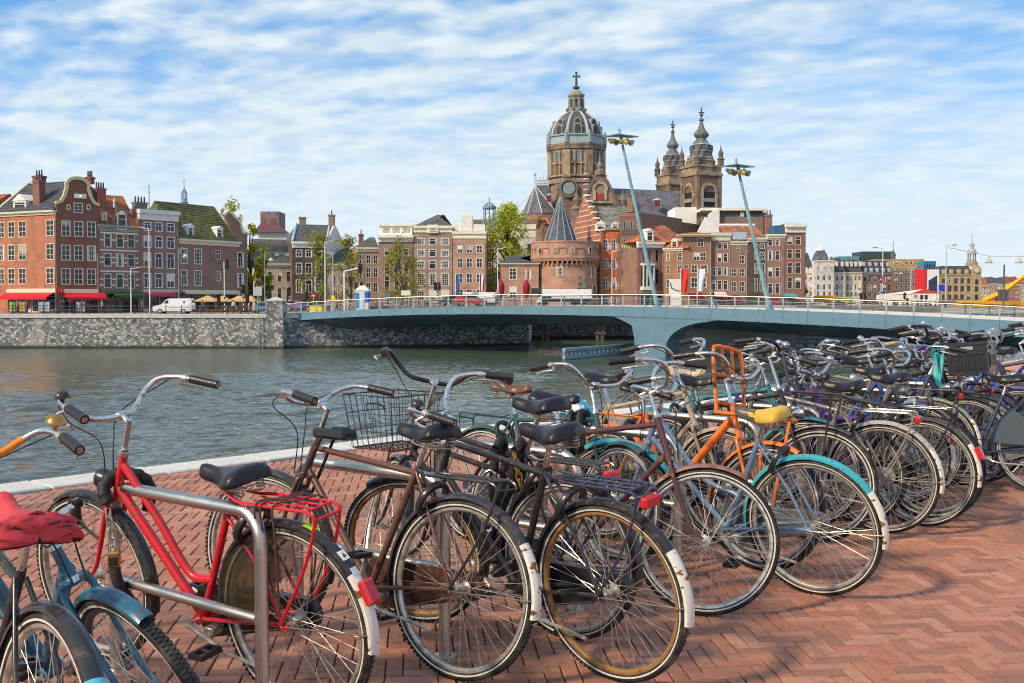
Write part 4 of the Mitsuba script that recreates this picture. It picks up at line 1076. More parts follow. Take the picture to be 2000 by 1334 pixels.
# ------------------------------------------------------------------ the domed church behind the row
YC = 255.0
SC = YC / F_PX
STN, SLP, DK, LEADC = (0.33, 0.255, 0.195), (0.165, 0.175, 0.225), (0.15, 0.115, 0.095), (0.30, 0.36, 0.40)
ch = thing('church', 'large domed stone church with twin spires towering over the canal houses', 'church')
z6 = lambda y, Y=YC: at(*C6(500, y), Y)[2]
x6 = lambda x, Y=YC: at(*C6(x, 600), Y)[0]
r6 = lambda w: w / 3.706 * SC
cp = lambda name, mesh, m, c=None, sm=False, tw=None, kind=None, label=None: add(f'{ch}__{name}', P(mesh, m, c, sm), tw, label, kind)
# drum and dome
dx, dy = x6(555), YC + 9
O = mat4(None, (dx, dy, 0))
A8 = math.pi / 8
R8 = r6(200) / math.cos(A8) * 1.0
dk_ = cp('drum', lathe([(R8 * .93, 0), (R8 * .93, z6(940)), (R8 * 1.02, z6(940)), (R8 * 1.02, z6(925)), (R8 * .97, z6(900)), (R8 * .97, z6(700)), (R8 * 1.03, z6(692)), (R8 * 1.10, z6(665)), (R8 * 1.10, z6(655)), (R8 * .98, z6(650)), (0, z6(650))], 8, a0=A8), 'masonry_old', STN, False, O)
for i in range(8):                                     # corner piers and the arched window groups of each face
    a = i * math.pi / 4
    M_ = O @ mat4(rot(a, [0, 0, 1]))
    Mc = O @ mat4(rot(a + A8, [0, 0, 1]))
    rf = R8 * .97 * math.cos(A8)
    if math.sin(a) < 0.4:
        add(f'{dk_}__pier', P(V(box(R8 * .93, R8 * 1.02, -1.0, 1.0, z6(900), z6(700))), 'masonry_old', (0.44, 0.33, 0.23)), Mc)
        for j in (-1, 0, 1):
            y_ = j * rf * .235
            wz0, wz1 = z6(785), z6(702)
            hw = rf * .085
            pts = [(-hw, wz0), (hw, wz0), (hw, wz1 - hw)] + [(hw * math.cos(t), wz1 - hw + hw * math.sin(t)) for t in np.linspace(0, math.pi, 8)] + [(-hw, wz1 - hw)]
            wk = add(f'{dk_}__window', P(xf(prism(pts, .25), mat4(rot(math.pi / 2, [0, 0, 1]), (rf + .12, y_, 0))), 'plain', (0.16, 0.22, 0.27)), M_)
            add(f'{wk}__surround', P(xf(trim_along([(q[0] * 1.25, q[1]) for q in pts[1:]], .45, -.3, .3), mat4(rot(math.pi / 2, [0, 0, 1]), (rf, y_, 0))), 'masonry_old', (0.50, 0.40, 0.28)), M_)
            add(f'{dk_}__panel', P(V(box(rf - .2, rf + .10, y_ - hw, y_ + hw, z6(880), z6(800))), 'masonry_old', (0.26, 0.17, 0.12)), M_)
            add(f'{dk_}__pilaster', P(box(rf - .2, rf + .45, y_ + hw * 1.15, y_ + hw * 1.75, z6(890), z6(700)), 'masonry_old', (0.47, 0.36, 0.25)), M_)
        add(f'{dk_}__string_course', P(V(box(rf - .3, rf + .5, -rf * .40, rf * .40, z6(800), z6(790)), box(rf - .3, rf + .6, -rf * .40, rf * .40, z6(893), z6(883))), 'masonry_old', (0.50, 0.40, 0.29)), M_)
        add(f'{dk_}__corbels', P(V(*[box(rf, rf * 1.11, y_ - .2, y_ + .2, z6(692), z6(668)) for y_ in np.linspace(-rf * .36, rf * .36, 9)]), 'masonry_old', (0.42, 0.32, 0.22)), M_, kind='stuff')
bal = cp('balustrade', lathe([(R8 * 1.02, z6(650)), (R8 * 1.02, z6(592)), (R8 * 1.08, z6(592)), (R8 * 1.08, z6(583)), (R8 * .93, z6(583)), (R8 * .93, z6(600))], 8, a0=A8), 'plain', (0.33, 0.42, 0.46), False, O)
for i in range(8):
    a = A8 + i * math.pi / 4
    add(f'{bal}__post', P(mv(lathe([(.5, z6(650)), (.5, z6(580)), (.6, z6(578)), (.25, z6(568)), (.3, z6(560)), (0, z6(552))], 8), R8 * 1.03 * math.cos(a), R8 * 1.03 * math.sin(a), 0), 'plain', (0.28, 0.34, 0.36)), O)
prof = [(R8 * .90, 583), (R8 * .88, 560), (R8 * .84, 530), (R8 * .78, 500), (R8 * .69, 470), (R8 * .57, 440), (R8 * .42, 415), (R8 * .30, 400)]
dm = cp('dome', lathe([(r, z6(y)) for r, y in prof], 8, a0=A8), 'rooftile', (0.13, 0.135, 0.135), False, O)
for i in range(8):
    a = A8 + i * math.pi / 4
    pts = [(r * 1.0 * math.cos(a), r * 1.0 * math.sin(a), z6(y)) for r, y in prof]
    add(f'{dm}__rib', P(tube(pts, np.linspace(.45, .26, len(pts)), 6), 'plain', (0.40, 0.45, 0.50), 40), O)
for i in range(8):
    a = i * math.pi / 4
    if math.sin(a) < 0.4:
        for (rr, yy, s_) in ((.84 * math.cos(A8) * R8, 545, 1.0), (.755 * math.cos(A8) * R8, 490, .85)):
            M_ = O @ mat4(rot(a, [0, 0, 1]))
            hw = 1.05 * s_
            pts = [(-hw, 0), (hw, 0), (hw, 1.9 * s_)] + [(hw * math.cos(t), 1.9 * s_ + hw * math.sin(t)) for t in np.linspace(.2, math.pi - .2, 7)] + [(-hw, 1.9 * s_)]
            wk = add(f'{dm}__dormer', P(xf(prism(pts, 1.6), mat4(rot(math.pi / 2, [0, 0, 1]), (rr + .75, 0, z6(yy) - 1.5))), 'plain', (0.26, 0.27, 0.26)), M_)
            ip = [(q[0] * .7, q[1] * .82 + .15) for q in pts]
            add(f'{wk}__pane', P(xf(prism(ip, .1), mat4(rot(math.pi / 2, [0, 0, 1]), (rr + .82, 0, z6(yy) - 1.5))), 'plain', (0.05, 0.06, 0.07)), M_)
# lantern
ln = cp('lantern', lathe([(R8 * .33, z6(402)), (R8 * .33, z6(385)), (R8 * .27, z6(372)), (R8 * .27, z6(362)), (0, z6(362))], 8, a0=A8), 'plain', (0.25, 0.25, 0.23), False, O)
for i in range(8):
    a = A8 + i * math.pi / 4
    add(f'{ln}__column', P(rod((R8 * .235 * math.cos(a), R8 * .235 * math.sin(a), z6(362)), (R8 * .235 * math.cos(a), R8 * .235 * math.sin(a), z6(300)), .42, 7), 'plain', (0.24, 0.23, 0.21)), O)
    add(f'{ln}__urn', P(mv(lathe([(.3, z6(385)), (.5, z6(378)), (.2, z6(368)), (0, z6(360))], 7), R8 * .32 * math.cos(a), R8 * .32 * math.sin(a), 0), 'plain', (0.22, 0.22, 0.20)), O)
add(f'{ln}__core', P(lathe([(R8 * .10, z6(362)), (R8 * .10, z6(300))], 8), 'plain', (0.45, 0.50, 0.55)), O)
add(f'{ln}__cap', P(lathe([(R8 * .245, z6(302)), (R8 * .25, z6(290)), (R8 * .30, z6(276)), (R8 * .31, z6(265)), (R8 * .25, z6(258)), (R8 * .16, z6(238)), (R8 * .06, z6(222)), (0, z6(218))], 8, a0=A8), 'plain', (0.30, 0.27, 0.20)), O)
cp('cross', V(lathe([(0, z6(220)), (.8, z6(216)), (.9, z6(206)), (.35, z6(196)), (.3, z6(190)), (.25, z6(100)), (0, z6(95))], 8), bbox(0, 0, z6(125), 1.5, .3, .35, .1), *[bbox(s * .75, 0, z6(125), .35, .35, .6, .1) for s in (-1, 1)], bbox(0, 0, z6(98), .6, .4, .5, .1)), 'plain', (0.05, 0.10, 0.075), 40, O)
# nave, choir, transept
yR, yE = z6(968), z6(1190)
xa, xb = x6(735), x6(1345)
nv = cp('nave_roof', (np.array([(xa, YC, yE), (xb, YC + 4, yE), (xb, YC + 14, yR), (xa, YC + 9, yR + .3), (xa, YC + 20, yE), (xb, YC + 24, yE)]), np.array([[0, 1, 2, 3], [5, 4, 3, 2]])), 'rooftile', SLP)
cp('nave_wall', box(xa, xb, YC + .6, YC + 20, 0, yE), 'masonry_old', STN)
for px in (925, 1140):
    z_ = z6(1112); x_ = x6(px)
    m_ = mat4(None, (x_, YC + 2.0, z_))
    wk = add(f'{nv}__dormer', P(V(box(-.5, .5, -.3, 2.0, 0, 1.25), ), 'plain', (0.22, 0.035, 0.045)), m_)
    add(f'{wk}__cover', P((np.array([(-.9, -.5, 1.26), (.9, -.5, 1.26), (.9, 2.5, 1.5), (-.9, 2.5, 1.5), (0, -.5, 1.75), (0, 2.5, 2.0)]), np.array([[0, 1, 4], [3, 5, 2], [0, 4, 5], [0, 5, 3], [1, 2, 5], [1, 5, 4]])), 'plain', (0.50, 0.58, 0.64)), m_)
# choir: polygonal roof to the left
cx_, cz_ = x6(245), z6(940)
cyc = YC + 9
rC = r6(175)
ang = [math.radians(t) for t in (95, 140, 185, 222, 262, 300)]
ring_ = [(cx_ + 2.5 + rC * math.cos(t), cyc + rC * math.sin(t), z6(1165)) for t in ang]
end = x6(430)
v = [(cx_, cyc, cz_), (end, cyc, cz_)] + ring_ + [(end, cyc - rC * .96, z6(1165)), (end, cyc + rC * .96, z6(1165))]
f = [[0, 3, 2]] + [[0, 2 + i + 1, 2 + i] for i in range(5)] + [[0, 7, 8]] + [[0, 8, 1]] + [[0, 1, 9]] + [[0, 9, 2]]
cr_ = cp('choir_roof', (np.array(v), np.array([[a, c, b] for a, b, c in f])), 'rooftile', SLP)
for i in range(6):
    add(f'{cr_}__lead_hip', P(rod(v[0], np.array(v[2 + i]), .16, 4), 'plain', (0.50, 0.54, 0.60)))
wallpts = [(q[0], q[1]) for q in ring_] + [(end, cyc - rC * .96), (end, cyc + rC * .96)]
cm_ = trimesh.creation.extrude_polygon(Polygon([(cx_ + (x - cx_) * .97, cyc + (y - cyc) * .97) for x, y in wallpts]), z6(1167), engine='earcut')
cw = cp('choir_wall', cm_, 'masonry_old', (0.36, 0.22, 0.155))
for i, t in enumerate((205, 242, 281)):
    t = math.radians(t)
    for s_ in (-1, 1):
        M_ = mat4(rot(t, [0, 0, 1]), (cx_ + 2.5, cyc, 0))
        add(f'{cw}__arch', P(xf(trim_along([(s_ * 2.5 + 1.35 * math.cos(q), z6(1245) + 1.35 * math.sin(q)) for q in np.linspace(0, math.pi, 9)], .6, -.3, .3), mat4(rot(math.pi / 2, [0, 0, 1]), (rC * .94, 0, 0))), 'masonry_old', (0.50, 0.22, 0.12)), M_)
rl = [rod((cx_, cyc, cz_), (cx_, cyc, z6(845)), .15, 5), mv(lathe([(0, 0), (.45, .2), (.3, .7), (0, .9)], 7), cx_, cyc, z6(870))]
xs_ = np.linspace(cx_ + .5, x6(350), 12)
rl += [rod((x, cyc, cz_ - .2), (x, cyc, z6(900) + (.8 if i % 3 == 0 else 0)), .09, 4) for i, x in enumerate(xs_)] + [rod((cx_, cyc, z6(y_)), (x6(352), cyc, z6(y_)), .1, 4) for y_ in (905, 925)]
cp('ridge_crest', V(*rl), 'plain', (0.45, 0.55, 0.62))
for px, py in ((345, 1050),):
    m_ = mat4(rot(0 if px > 200 else .9, [0, 0, 1]), (x6(px), YC + (1.9 if px > 200 else 5.0), z6(py) - .9))
    wk = add(f'{cr_}__dormer', P(box(-.5, .5, -.3, 2.0, 0, 1.25), 'plain', (0.22, 0.035, 0.045)), m_)
    add(f'{wk}__cover', P((np.array([(-.9, -.5, 1.26), (.9, -.5, 1.26), (.9, 2.5, 1.5), (-.9, 2.5, 1.5), (0, -.5, 1.75), (0, 2.5, 2.0)]), np.array([[0, 1, 4], [3, 5, 2], [0, 4, 5], [0, 5, 3], [1, 2, 5], [1, 5, 4]])), 'plain', (0.50, 0.58, 0.64)), m_)
# transept gable
gx, gz0, gz1 = x6(705), z6(1150), z6(905)
hw = r6(135)
gb = cp('transept_gable', mv(prism([(-hw, 0), (hw, 0), (hw, gz0 - 2.2), (hw - .5, gz0 + 1.2), (1.6, gz1 - 1.6), (1.6, gz1), (-1.6, gz1), (-1.6, gz1 - 1.6), (-hw + .5, gz0 + 1.2), (-hw, gz0 - 2.2)], 1.2), gx, YC - 3, 0), 'masonry_old', (0.36, 0.265, 0.19))
add(f'{gb}__coping', P(mv(trim_along([(hw + .3, gz0 + .4), (1.5, gz1 - 1.2)], .7, -.3, 1.5), gx, YC - 3, 0), 'plain', (0.14, 0.13, 0.12)))
add(f'{gb}__coping', P(mv(trim_along([(-1.5, gz1 - 1.2), (-hw - .3, gz0 + .4)], .7, -.3, 1.5), gx, YC - 3, 0), 'plain', (0.14, 0.13, 0.12)))
add(f'{gb}__door', P(box(gx - .9, gx + .9, YC - 3.2, YC - 2.9, z6(1085), z6(1042)), 'plain', (0.38, 0.04, 0.05)))
add(f'{gb}__surround', P(mv(V(trim_along([(1.3, z6(1090)), (1.3, z6(1020))] + [(1.6 * math.cos(q), z6(1010) + 1.6 * math.sin(q)) for q in np.linspace(0, math.pi, 9)] + [(-1.3, z6(1020)), (-1.3, z6(1090))], .6, -.4, .3), box(-2.8, 2.8, -.9, 0, z6(1110), z6(1098))), gx, YC - 3, 0), 'masonry_old', (0.50, 0.42, 0.30)))
add(f'{gb}__finial', P(mv(lathe([(1.2, gz1), (1.3, gz1 + 1), (.6, gz1 + 1.4), (.9, gz1 + 2.2), (.3, gz1 + 3), (0, gz1 + 5.5)], 8), gx, YC - 2.4, 0), 'plain', (0.24, 0.2, 0.17)))
for s_ in (-1, 1):
    add(f'{gb}__pinnacle', P(mv(lathe([(1.3, 0), (1.3, gz0 - .5), (1.6, gz0), (.7, gz0 + .8), (1.0, gz0 + 2.2), (.3, gz0 + 3.4), (0, gz0 + 5.2)], 8), gx + s_ * (hw + 1.0), YC - 2.4, 0), 'masonry_old', (0.26, 0.21, 0.17)))
cp('transept_roof', (np.array([(gx - hw, YC - 2, gz0), (gx + hw, YC - 2, gz0), (gx, YC - 2, gz1 - 1.8), (gx - hw, YC + 8, gz0), (gx + hw, YC + 8, gz0), (gx, YC + 8, gz1 - 1.8)]), np.array([[0, 1, 2], [0, 2, 5], [0, 5, 3], [1, 4, 5], [1, 5, 2]])), 'rooftile', SLP)
# west corner turrets of the drum base: pale round clock-like disc
add(f'{dk_}__clock', P(mv(xf(lathe([(0, -.2), (1.4, -.2), (1.6, -.1), (1.8, .3), (0, .3)], 24, 'y'), np.eye(4)), x6(490), dy - R8 * .95, z6(985)), 'plain', (0.26, 0.31, 0.33)))
add(f'{dk_}__clock_ring', P(mv(lathe([(1.85, -.5), (2.2, -.5), (2.2, .4), (1.85, .4), (1.85, -.5)], 28, 'y'), x6(490), dy - R8 * .95, z6(985)), 'plain', (0.22, 0.18, 0.11)))
cp('drum_base', box(x6(395), x6(760), YC + 2.5, YC + 16, 0, z6(950)), 'masonry_old', (0.33, 0.235, 0.17))


def spire_tower(px0, px1, Y, ycorn0, ycorn1, ybase, ytip, s, label):
    """square brick tower, corner pinnacles, stepped slate roof with an onion and a cross"""
    tw = cp('bell_tower', box(-s, s, -s, s, 0, z6(ycorn1, Y) - .6), 'masonry_old', (0.215, 0.15, 0.125), False, mat4(rot(math.radians(24), [0, 0, 1]), (x6((px0 + px1) / 2, Y), Y + s, 0)), label=label)
    M_ = mat4(rot(math.radians(24), [0, 0, 1]), (x6((px0 + px1) / 2, Y), Y + s, 0))
    z0, z1 = z6(ycorn1, Y), z6(ycorn0, Y)
    ap = lambda n, m, mt, c, sm=False, kind=None: add(f'{tw}__{n}', P(m, mt, c, sm), M_, kind=kind)
    ap('cornice', V(box(-s * 1.10, s * 1.10, -s * 1.10, s * 1.10, z0 - .59, z0), box(-s * 1.02, s * 1.02, -s * 1.02, s * 1.02, z0 + .001, z1 - .5), box(-s * 1.12, s * 1.12, -s * 1.12, s * 1.12, z1 - .499, z1)), 'masonry_old', (0.46, 0.36, 0.25))
    for sx_ in (-1, 1):
        for sy_ in (-1, 1):
            ap('corner_pier', V(box(*sorted((sx_ * s * .80, sx_ * s * 1.05)), *sorted((sy_ * s * .80, sy_ * s * 1.05)), 0, z0 - .62)), 'masonry_old', (0.34, 0.24, 0.18))
            ap('pinnacle', mv(lathe([(.75, z1), (.75, z1 + 1.2), (.95, z1 + 1.4), (.5, z1 + 2.0), (.65, z1 + 3.0), (.2, z1 + 3.8), (0, z1 + 5.2)], 8), sx_ * s * .98, sy_ * s * .98, 0), 'masonry_old', (0.22, 0.18, 0.15))
    for a in (-90, 180, 0):
        Mw = mat4(rot(math.radians(a), [0, 0, 1]))
        zt_ = z0 - 4.5
        for j in range(6):
            ap('louvre', xf(box(s - .1, s + .35, -1.5, 1.5, zt_ - 2.4 - j * 2.1, zt_ - 1.5 - j * 2.1), Mw), 'plain', (0.30, 0.30, 0.30))
        ap('opening', xf(box(s - .3, s + .06, -1.7, 1.7, zt_ - 15, zt_), Mw), 'plain', (0.03, 0.028, 0.028))
        ap('arch', xf(xf(trim_along([(1.9, zt_ - 14)] + [(2.0 * math.cos(q), zt_ + 1.9 * math.sin(q)) for q in np.linspace(0, math.pi, 9)] + [(-1.9, zt_ - 14)], .7, -.3, .3), mat4(rot(math.pi / 2, [0, 0, 1]), (s, 0, 0))), Mw), 'masonry_old', (0.50, 0.40, 0.28))
        for j in range(5):
            ap('stone_band', xf(V(box(s - .1, s + .12, -s * .8, -2.4, zt_ - 3 * j - 1, zt_ - 3 * j - .4), box(s - .1, s + .12, 2.4, s * .8, zt_ - 3 * j - 1, zt_ - 3 * j - .4)), Mw), 'masonry_old', (0.46, 0.36, 0.26))
    t = z6(ytip, Y); H = t - z1
    ap('base_storey', lathe([(s * 1.0, z1), (s * 1.0, z1 + H * .07), (s * 1.06, z1 + H * .075), (s * .98, z1 + H * .10), (s * .98, z1 + H * .10)], 8, a0=A8), 'masonry_old', (0.40, 0.31, 0.22))
    ap('slate_roof', lathe([(s * .98, z1 + H * .10), (s * .86, z1 + H * .14), (s * .78, z1 + H * .22), (s * .82, z1 + H * .245), (s * .74, z1 + H * .26), (s * .66, z1 + H * .345), (s * .70, z1 + H * .36), (s * .56, z1 + H * .40), (s * .38, z1 + H * .455), (s * .34, z1 + H * .48), (s * .44, z1 + H * .495), (s * .54, z1 + H * .525), (s * .55, z1 + H * .55), (s * .44, z1 + H * .585), (s * .26, z1 + H * .64), (s * .15, z1 + H * .72), (s * .11, z1 + H * .775), (s * .20, z1 + H * .785), (s * .20, z1 + H * .80), (s * .09, z1 + H * .815), (s * .05, z1 + H * .86)], 8, a0=A8), 'rooftile', (0.20, 0.215, 0.215))
    ap('lead_bands', V(*[lathe([(s * r * .99, z1 + H * (h_ - .004)), (s * r * 1.05, z1 + H * h_), (s * r * .98, z1 + H * (h_ + .01))], 8, a0=A8) for r, h_ in ((.86, .14), (.82, .245), (.70, .36))]), 'plain', (0.48, 0.54, 0.58))
    for i in range(8):
        a = i * math.pi / 4
        ap('lucarne', xf(bbox(s * .66, 0, z1 + H * .30, 1.1, 1.1, 1.5, .2), mat4(rot(a, [0, 0, 1]))), 'plain', (0.10, 0.11, 0.12))
    ap('cross', V(rod((0, 0, z1 + H * .85), (0, 0, t), .16, 6), bbox(0, 0, t - 1.1, 1.5, .25, .3, .05), mv(lathe([(0, 0), (.45, .3), (.45, .6), (0, .9)], 8), 0, 0, z1 + H * .85)), 'plain', (0.10, 0.11, 0.11))


spire_tower(1335, 1590, YC - 2, 820, 880, 1130, 392, r6(255) / 2 * .80, 'nearer of the two bell towers with slate onion spires')
spire_tower(1155, 1345, YC + 22, 885, 950, 1000, 487, r6(215) / 2 * .82, 'farther bell tower with a slate onion spire')
# distant spire left, above the mossy house
k = thing('distant_spire', 'slender blue openwork church spire far behind the mossy roof', 'tower')
Yd = 420.0
zd = lambda y: at(*C1(1262, y), Yd)[2]
xd = at(*C1(1262, 200), Yd)[0]
w_ = (at(*C1(1292, 0), Yd) - at(*C1(1262, 0), Yd))[0]
Od = mat4(None, (xd, Yd, 0))
BLS = (0.20, 0.30, 0.42)
add(f'{k}__shaft', P(lathe([(w_ * 1.05, 0), (w_ * 1.05, zd(318)), (w_ * 1.0, zd(300)), (w_ * .9, zd(285)), (w_ * .9, zd(268)), (w_ * 1.0, zd(264)), (w_ * .7, zd(258)), (w_ * .5, zd(240))], 8), 'plain', BLS), Od)
for i in range(8):
    a = i * math.pi / 4
    add(f'{k}__lantern_post', P(tube([(w_ * .62 * math.cos(a), w_ * .62 * math.sin(a), zd(245)), (w_ * .58 * math.cos(a), w_ * .58 * math.sin(a), zd(215)), (w_ * .6 * math.cos(a), w_ * .6 * math.sin(a), zd(205)), (w_ * .35 * math.cos(a), w_ * .35 * math.sin(a), zd(185)), (w_ * .1 * math.cos(a), w_ * .1 * math.sin(a), zd(172))], w_ * .1, 5), 'plain', BLS), Od)
add(f'{k}__needle', P(lathe([(w_ * .12, zd(175)), (w_ * .18, zd(165)), (w_ * .08, zd(155)), (w_ * .06, zd(125)), (w_ * .22, zd(118)), (w_ * .05, zd(112)), (0, zd(90))], 8), 'plain', (0.35, 0.33, 0.22)), Od)
k = thing('rear_warehouse', 'maroon roofed warehouse with a box shaped top behind the low grey roof', 'building')
a, b = at(*C2(78, 395), 215), at(*C2(290, 510), 215)
add(f'{k}__wall', P(box(a[0], b[0], 215, 230, 0, at(*C2(200, 468), 215)[2]), 'plain', (0.62, 0.60, 0.56)))
add(f'{k}__roof', P((np.array([(a[0] - .5, 214, at(*C2(200, 470), 215)[2]), (b[0] + .3, 214, at(*C2(200, 470), 215)[2]), (b[0] - 4, 220, a[2]), (a[0] - .5, 220, a[2]), (a[0] - .5, 230, a[2]), (b[0] - 4, 230, a[2])]), np.array([[0, 1, 2, 3], [3, 2, 5, 4]])), 'rooftile', (0.16, 0.055, 0.065)))
a, b = at(*C2(115, 332), 224), at(*C2(243, 400), 224)
add(f'{k}__roof_box', P(box(a[0], b[0], 222, 228, 10, a[2]), 'masonry_old', (0.30, 0.22, 0.22)))

# ------------------------------------------------------------------ the bridge
BA = at(545, 614, 127.0)[:2]
BU = np.array([74.0, -40.5]); BU /= np.linalg.norm(BU)
BNV = np.array([BU[1], -BU[0]])            # outwards, towards the camera's side
BM_ = mat4(rot(math.atan2(BU[1], BU[0]), [0, 0, 1]), (*BA, 0))
bh = lambda px, py: plane_hit(px, py, BA, BU)
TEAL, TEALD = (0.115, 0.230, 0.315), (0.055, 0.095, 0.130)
tp = [bh(*q) for q in ((545, 613), (577, 612), (700, 605.5), (900, 599), (1100, 597), (1240, 598), (1400, 602), (1577, 609), (1726, 615), (1835, 619.5), (1952, 625), (2000, 627.5))]
bp = [bh(*q) for q in ((545, 628), (577, 627), (750, 617), (964, 613), (1280, 620), (1442, 628), (1622, 636.5), (1780, 645), (1952, 656))]
tz = np.polynomial.Polynomial.fit([q[0] for q in tp], [q[1] for q in tp], 3)
bz = np.polynomial.Polynomial.fit([q[0] for q in bp], [q[1] for q in bp], 3)
s_hits = [bh(x, 640)[0] for x in (1577, 1625, 1674.5, 1726, 1780, 1835, 1892, 1951.7)]
PS = float(np.mean(np.diff(s_hits)))
Bs0 = s_hits[0] - PS * math.floor(s_hits[0] / PS)
Bs = np.arange(Bs0 - PS, s_hits[-1] + 7 * PS, PS)
Bs[0] = 0.0
BT = lambda s: float(tz(min(s, s_hits[-1] + 8)))
BB_ = lambda s: min(float(bz(min(s, s_hits[-1] + 8))), BT(s) - .7)
br = thing('bridge', 'long blue green steel bridge crossing the canal', 'bridge')
BW = 20.0
mat('bridge_paint', two({'type': 'blendbsdf', 'weight': mikit.proc(lambda p, n, uv: 0.35 * smoothstep(0.4, 0.8, fbm(p.x * 0.6, p.y * 0.6, p.z * 1.2)) + 0.45 * smoothstep(0.55, 0.85, noise(p.x * 5.5, p.y * 5.5, p.z * 0.45)) * noise(p.x * 0.8, p.y * 0.8)), 'a': pr(VC, 0.45, specular=0.4), 'b': pr(rgb(0.10, 0.17, 0.19), 0.6)}))
for i in range(len(Bs) - 1):
    a, b = Bs[i] + .012, Bs[i + 1] - .012
    v = [(a, -.05, BB_(a)), (b, -.05, BB_(b)), (b, 0, BT(b)), (a, 0, BT(a)), (a, .35, BB_(a)), (b, .35, BB_(b)), (b, .35, BT(b) + .001), (a, .35, BT(a) + .001)]
    add(f'{br}__fascia_panel', P((np.array(v), np.array([[0, 1, 2, 3], [3, 2, 6, 7], [1, 0, 4, 5], [0, 3, 7, 4], [2, 1, 5, 6]])), 'bridge_paint', TEAL), BM_)
# deck, footway and underside
n_ = len(Bs)
v, f = [], []
PIER = bh(1262, 650)[0]
for s in Bs:
    d = abs(s - PIER)
    dep = 1.0 + 0.4 * smooth01(d / 30)
    v += [(s, .05, BT(s) - .02), (s, BW, BT(s) - .02), (s, BW, BB_(s)), (s, BW - 4.5, BB_(s) - dep), (s, 4.5, BB_(s) - dep), (s, .05, BB_(s) + .01)]
for i in range(n_ - 1):
    for j in range(6):
        f.append([6 * i + j, 6 * i + (j + 1) % 6, 6 * i + 6 + (j + 1) % 6, 6 * i + 6 + j])
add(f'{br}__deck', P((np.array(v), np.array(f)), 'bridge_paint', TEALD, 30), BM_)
v, f = [], []
for s in Bs:
    v += [(s, .4, BT(s) + .004), (s, BW - .4, BT(s) + .004)]
add(f'{br}__footway', P((np.array(v), np.array([[2 * i, 2 * i + 2, 2 * i + 3, 2 * i + 1] for i in range(n_ - 1)])), 'plain', (0.52, 0.49, 0.46)), BM_)
# railing on both sides
for side, y0 in ((0, 0.15), (1, BW - .3)):
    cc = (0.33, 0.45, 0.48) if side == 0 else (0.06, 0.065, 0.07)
    for s in Bs[::1]:
        z = BT(s)
        add(f'{br}__railing_post', P(V(bbox(s, y0, z + .58, .13, .10, 1.16), bbox(s, y0 + .05, z + .02, .2, .3, .05)), 'bridge_paint', cc), BM_)
    add(f'{br}__handrail', P(tube([(s, y0 - .06, BT(s) + 1.17) for s in Bs], .055, 6), 'steel' if side == 0 else 'plain', None if side == 0 else cc, 40), BM_)
    for hgt in (.78,):
        add(f'{br}__rail', P(tube([(s, y0, BT(s) + hgt) for s in Bs], .03, 5), 'bridge_paint', cc, 40), BM_)
    add(f'{br}__wires', P(V(*[tube([(s, y0, BT(s) + hgt) for s in Bs], .008, 4) for hgt in (.18, .33, .48, .63)]), 'bridge_paint', cc, 40), BM_, kind='stuff')
# steel pier with flared head, and the concrete pier behind it
s1 = bh(1300, 690)[0]
pz = WATER - 1.5
b0, b1 = bh(1240, 690)[0], bh(1300, 690)[0]
zb_ = BB_(PIER)
e0, e1 = bh(1228, 640)[0], bh(1420, 640)[0]
left = [(b0, pz), (b0 - .05, -2.4), (b0 - .35, -.9), (b0 - 1.0, zb_ - .5), (b0 - 2.2, zb_ + .02)]
right = [(b1 + 7.0, zb_ + .02)] + [(b1 + 4.2 - 4.2 * math.sin(t), zb_ - 3.0 + 3.0 * math.cos(t) * .85) for t in np.linspace(0.2, math.pi / 2, 7)] + [(b1, pz)]
add(f'{br}__pier', P(mv(prism(left + right, 3.2), 0, .02, 0), 'bridge_paint', TEAL, 30), BM_)
ca_, cb_ = bh(1298, 690)[0] + 1, bh(1545, 690)[0] + 7
mat('concrete', two({'type': 'bumpmap', 'arbitrary': mikit.proc(lambda p, n, uv: 0.01 * smoothstep(0.86, 0.95, dr.abs(2 * ((p.x + p.y) * 1.6 - dr.floor((p.x + p.y) * 1.6)) - 1)), 2e-2), 'scale': 1.0, 'bsdf': pr(mikit.proc(lambda p, n, uv: mix((0.52, 0.50, 0.47), (0.34, 0.33, 0.31), fbm(p.x * 0.7, p.y * 0.7, p.z * 0.25))), 0.85)}))
c0 = at(1320, 690, 108.5)[:2]; c1 = at(1542, 690, 115)[:2]
poly = Polygon([tuple(c0 + [-2.2, 3.5]), tuple(c0 + [-.9, .8]), tuple(c0 + [1.2, -.1]), tuple(c1), tuple(c1 + [.9, .6]), tuple(c1 + [1, 12]), tuple(c0 + [-2, 14])])
add(f'{br}__abutment', P(mv((lambda m: (np.array(m.vertices), np.array(m.faces)))(trimesh.creation.extrude_polygon(poly, 6.6, engine='earcut')), 0, 0, pz), 'concrete'))
# wooden and steel guide fenders floating beside the pier
k = thing('mooring_fender', 'weathered blue grey timber guide fender in the water before the pier', 'fender')
for (pxa, ya, pxb, yb) in ((1101, 100, 1146, 104), (1146, 104, 1240, 112)):
    a, b = at(pxa, 700, ya), at(pxb, 690, yb)
    d = b - a; L_ = math.hypot(d[0], d[1])
    m_ = mat4(rot(math.atan2(d[1], d[0]), [0, 0, 1]), (a[0], a[1], WATER))
    for z_ in (.22, .95):
        add(f'{k}__beam', P(V(bbox(L_ / 2, 0, z_, L_, .35, .34, .03)), 'plain', (0.22, 0.32, 0.37)), m_)
    for x_ in np.arange(.2, L_, .85):
        add(f'{k}__block', P(bbox(x_, .02, .58, .38, .30, .40, .02), 'plain', (0.15, 0.23, 0.27)), m_)
k = thing('mooring_fender', 'short grey guide fender beyond the concrete pier', 'fender')
a = at(1548, 682, 118)
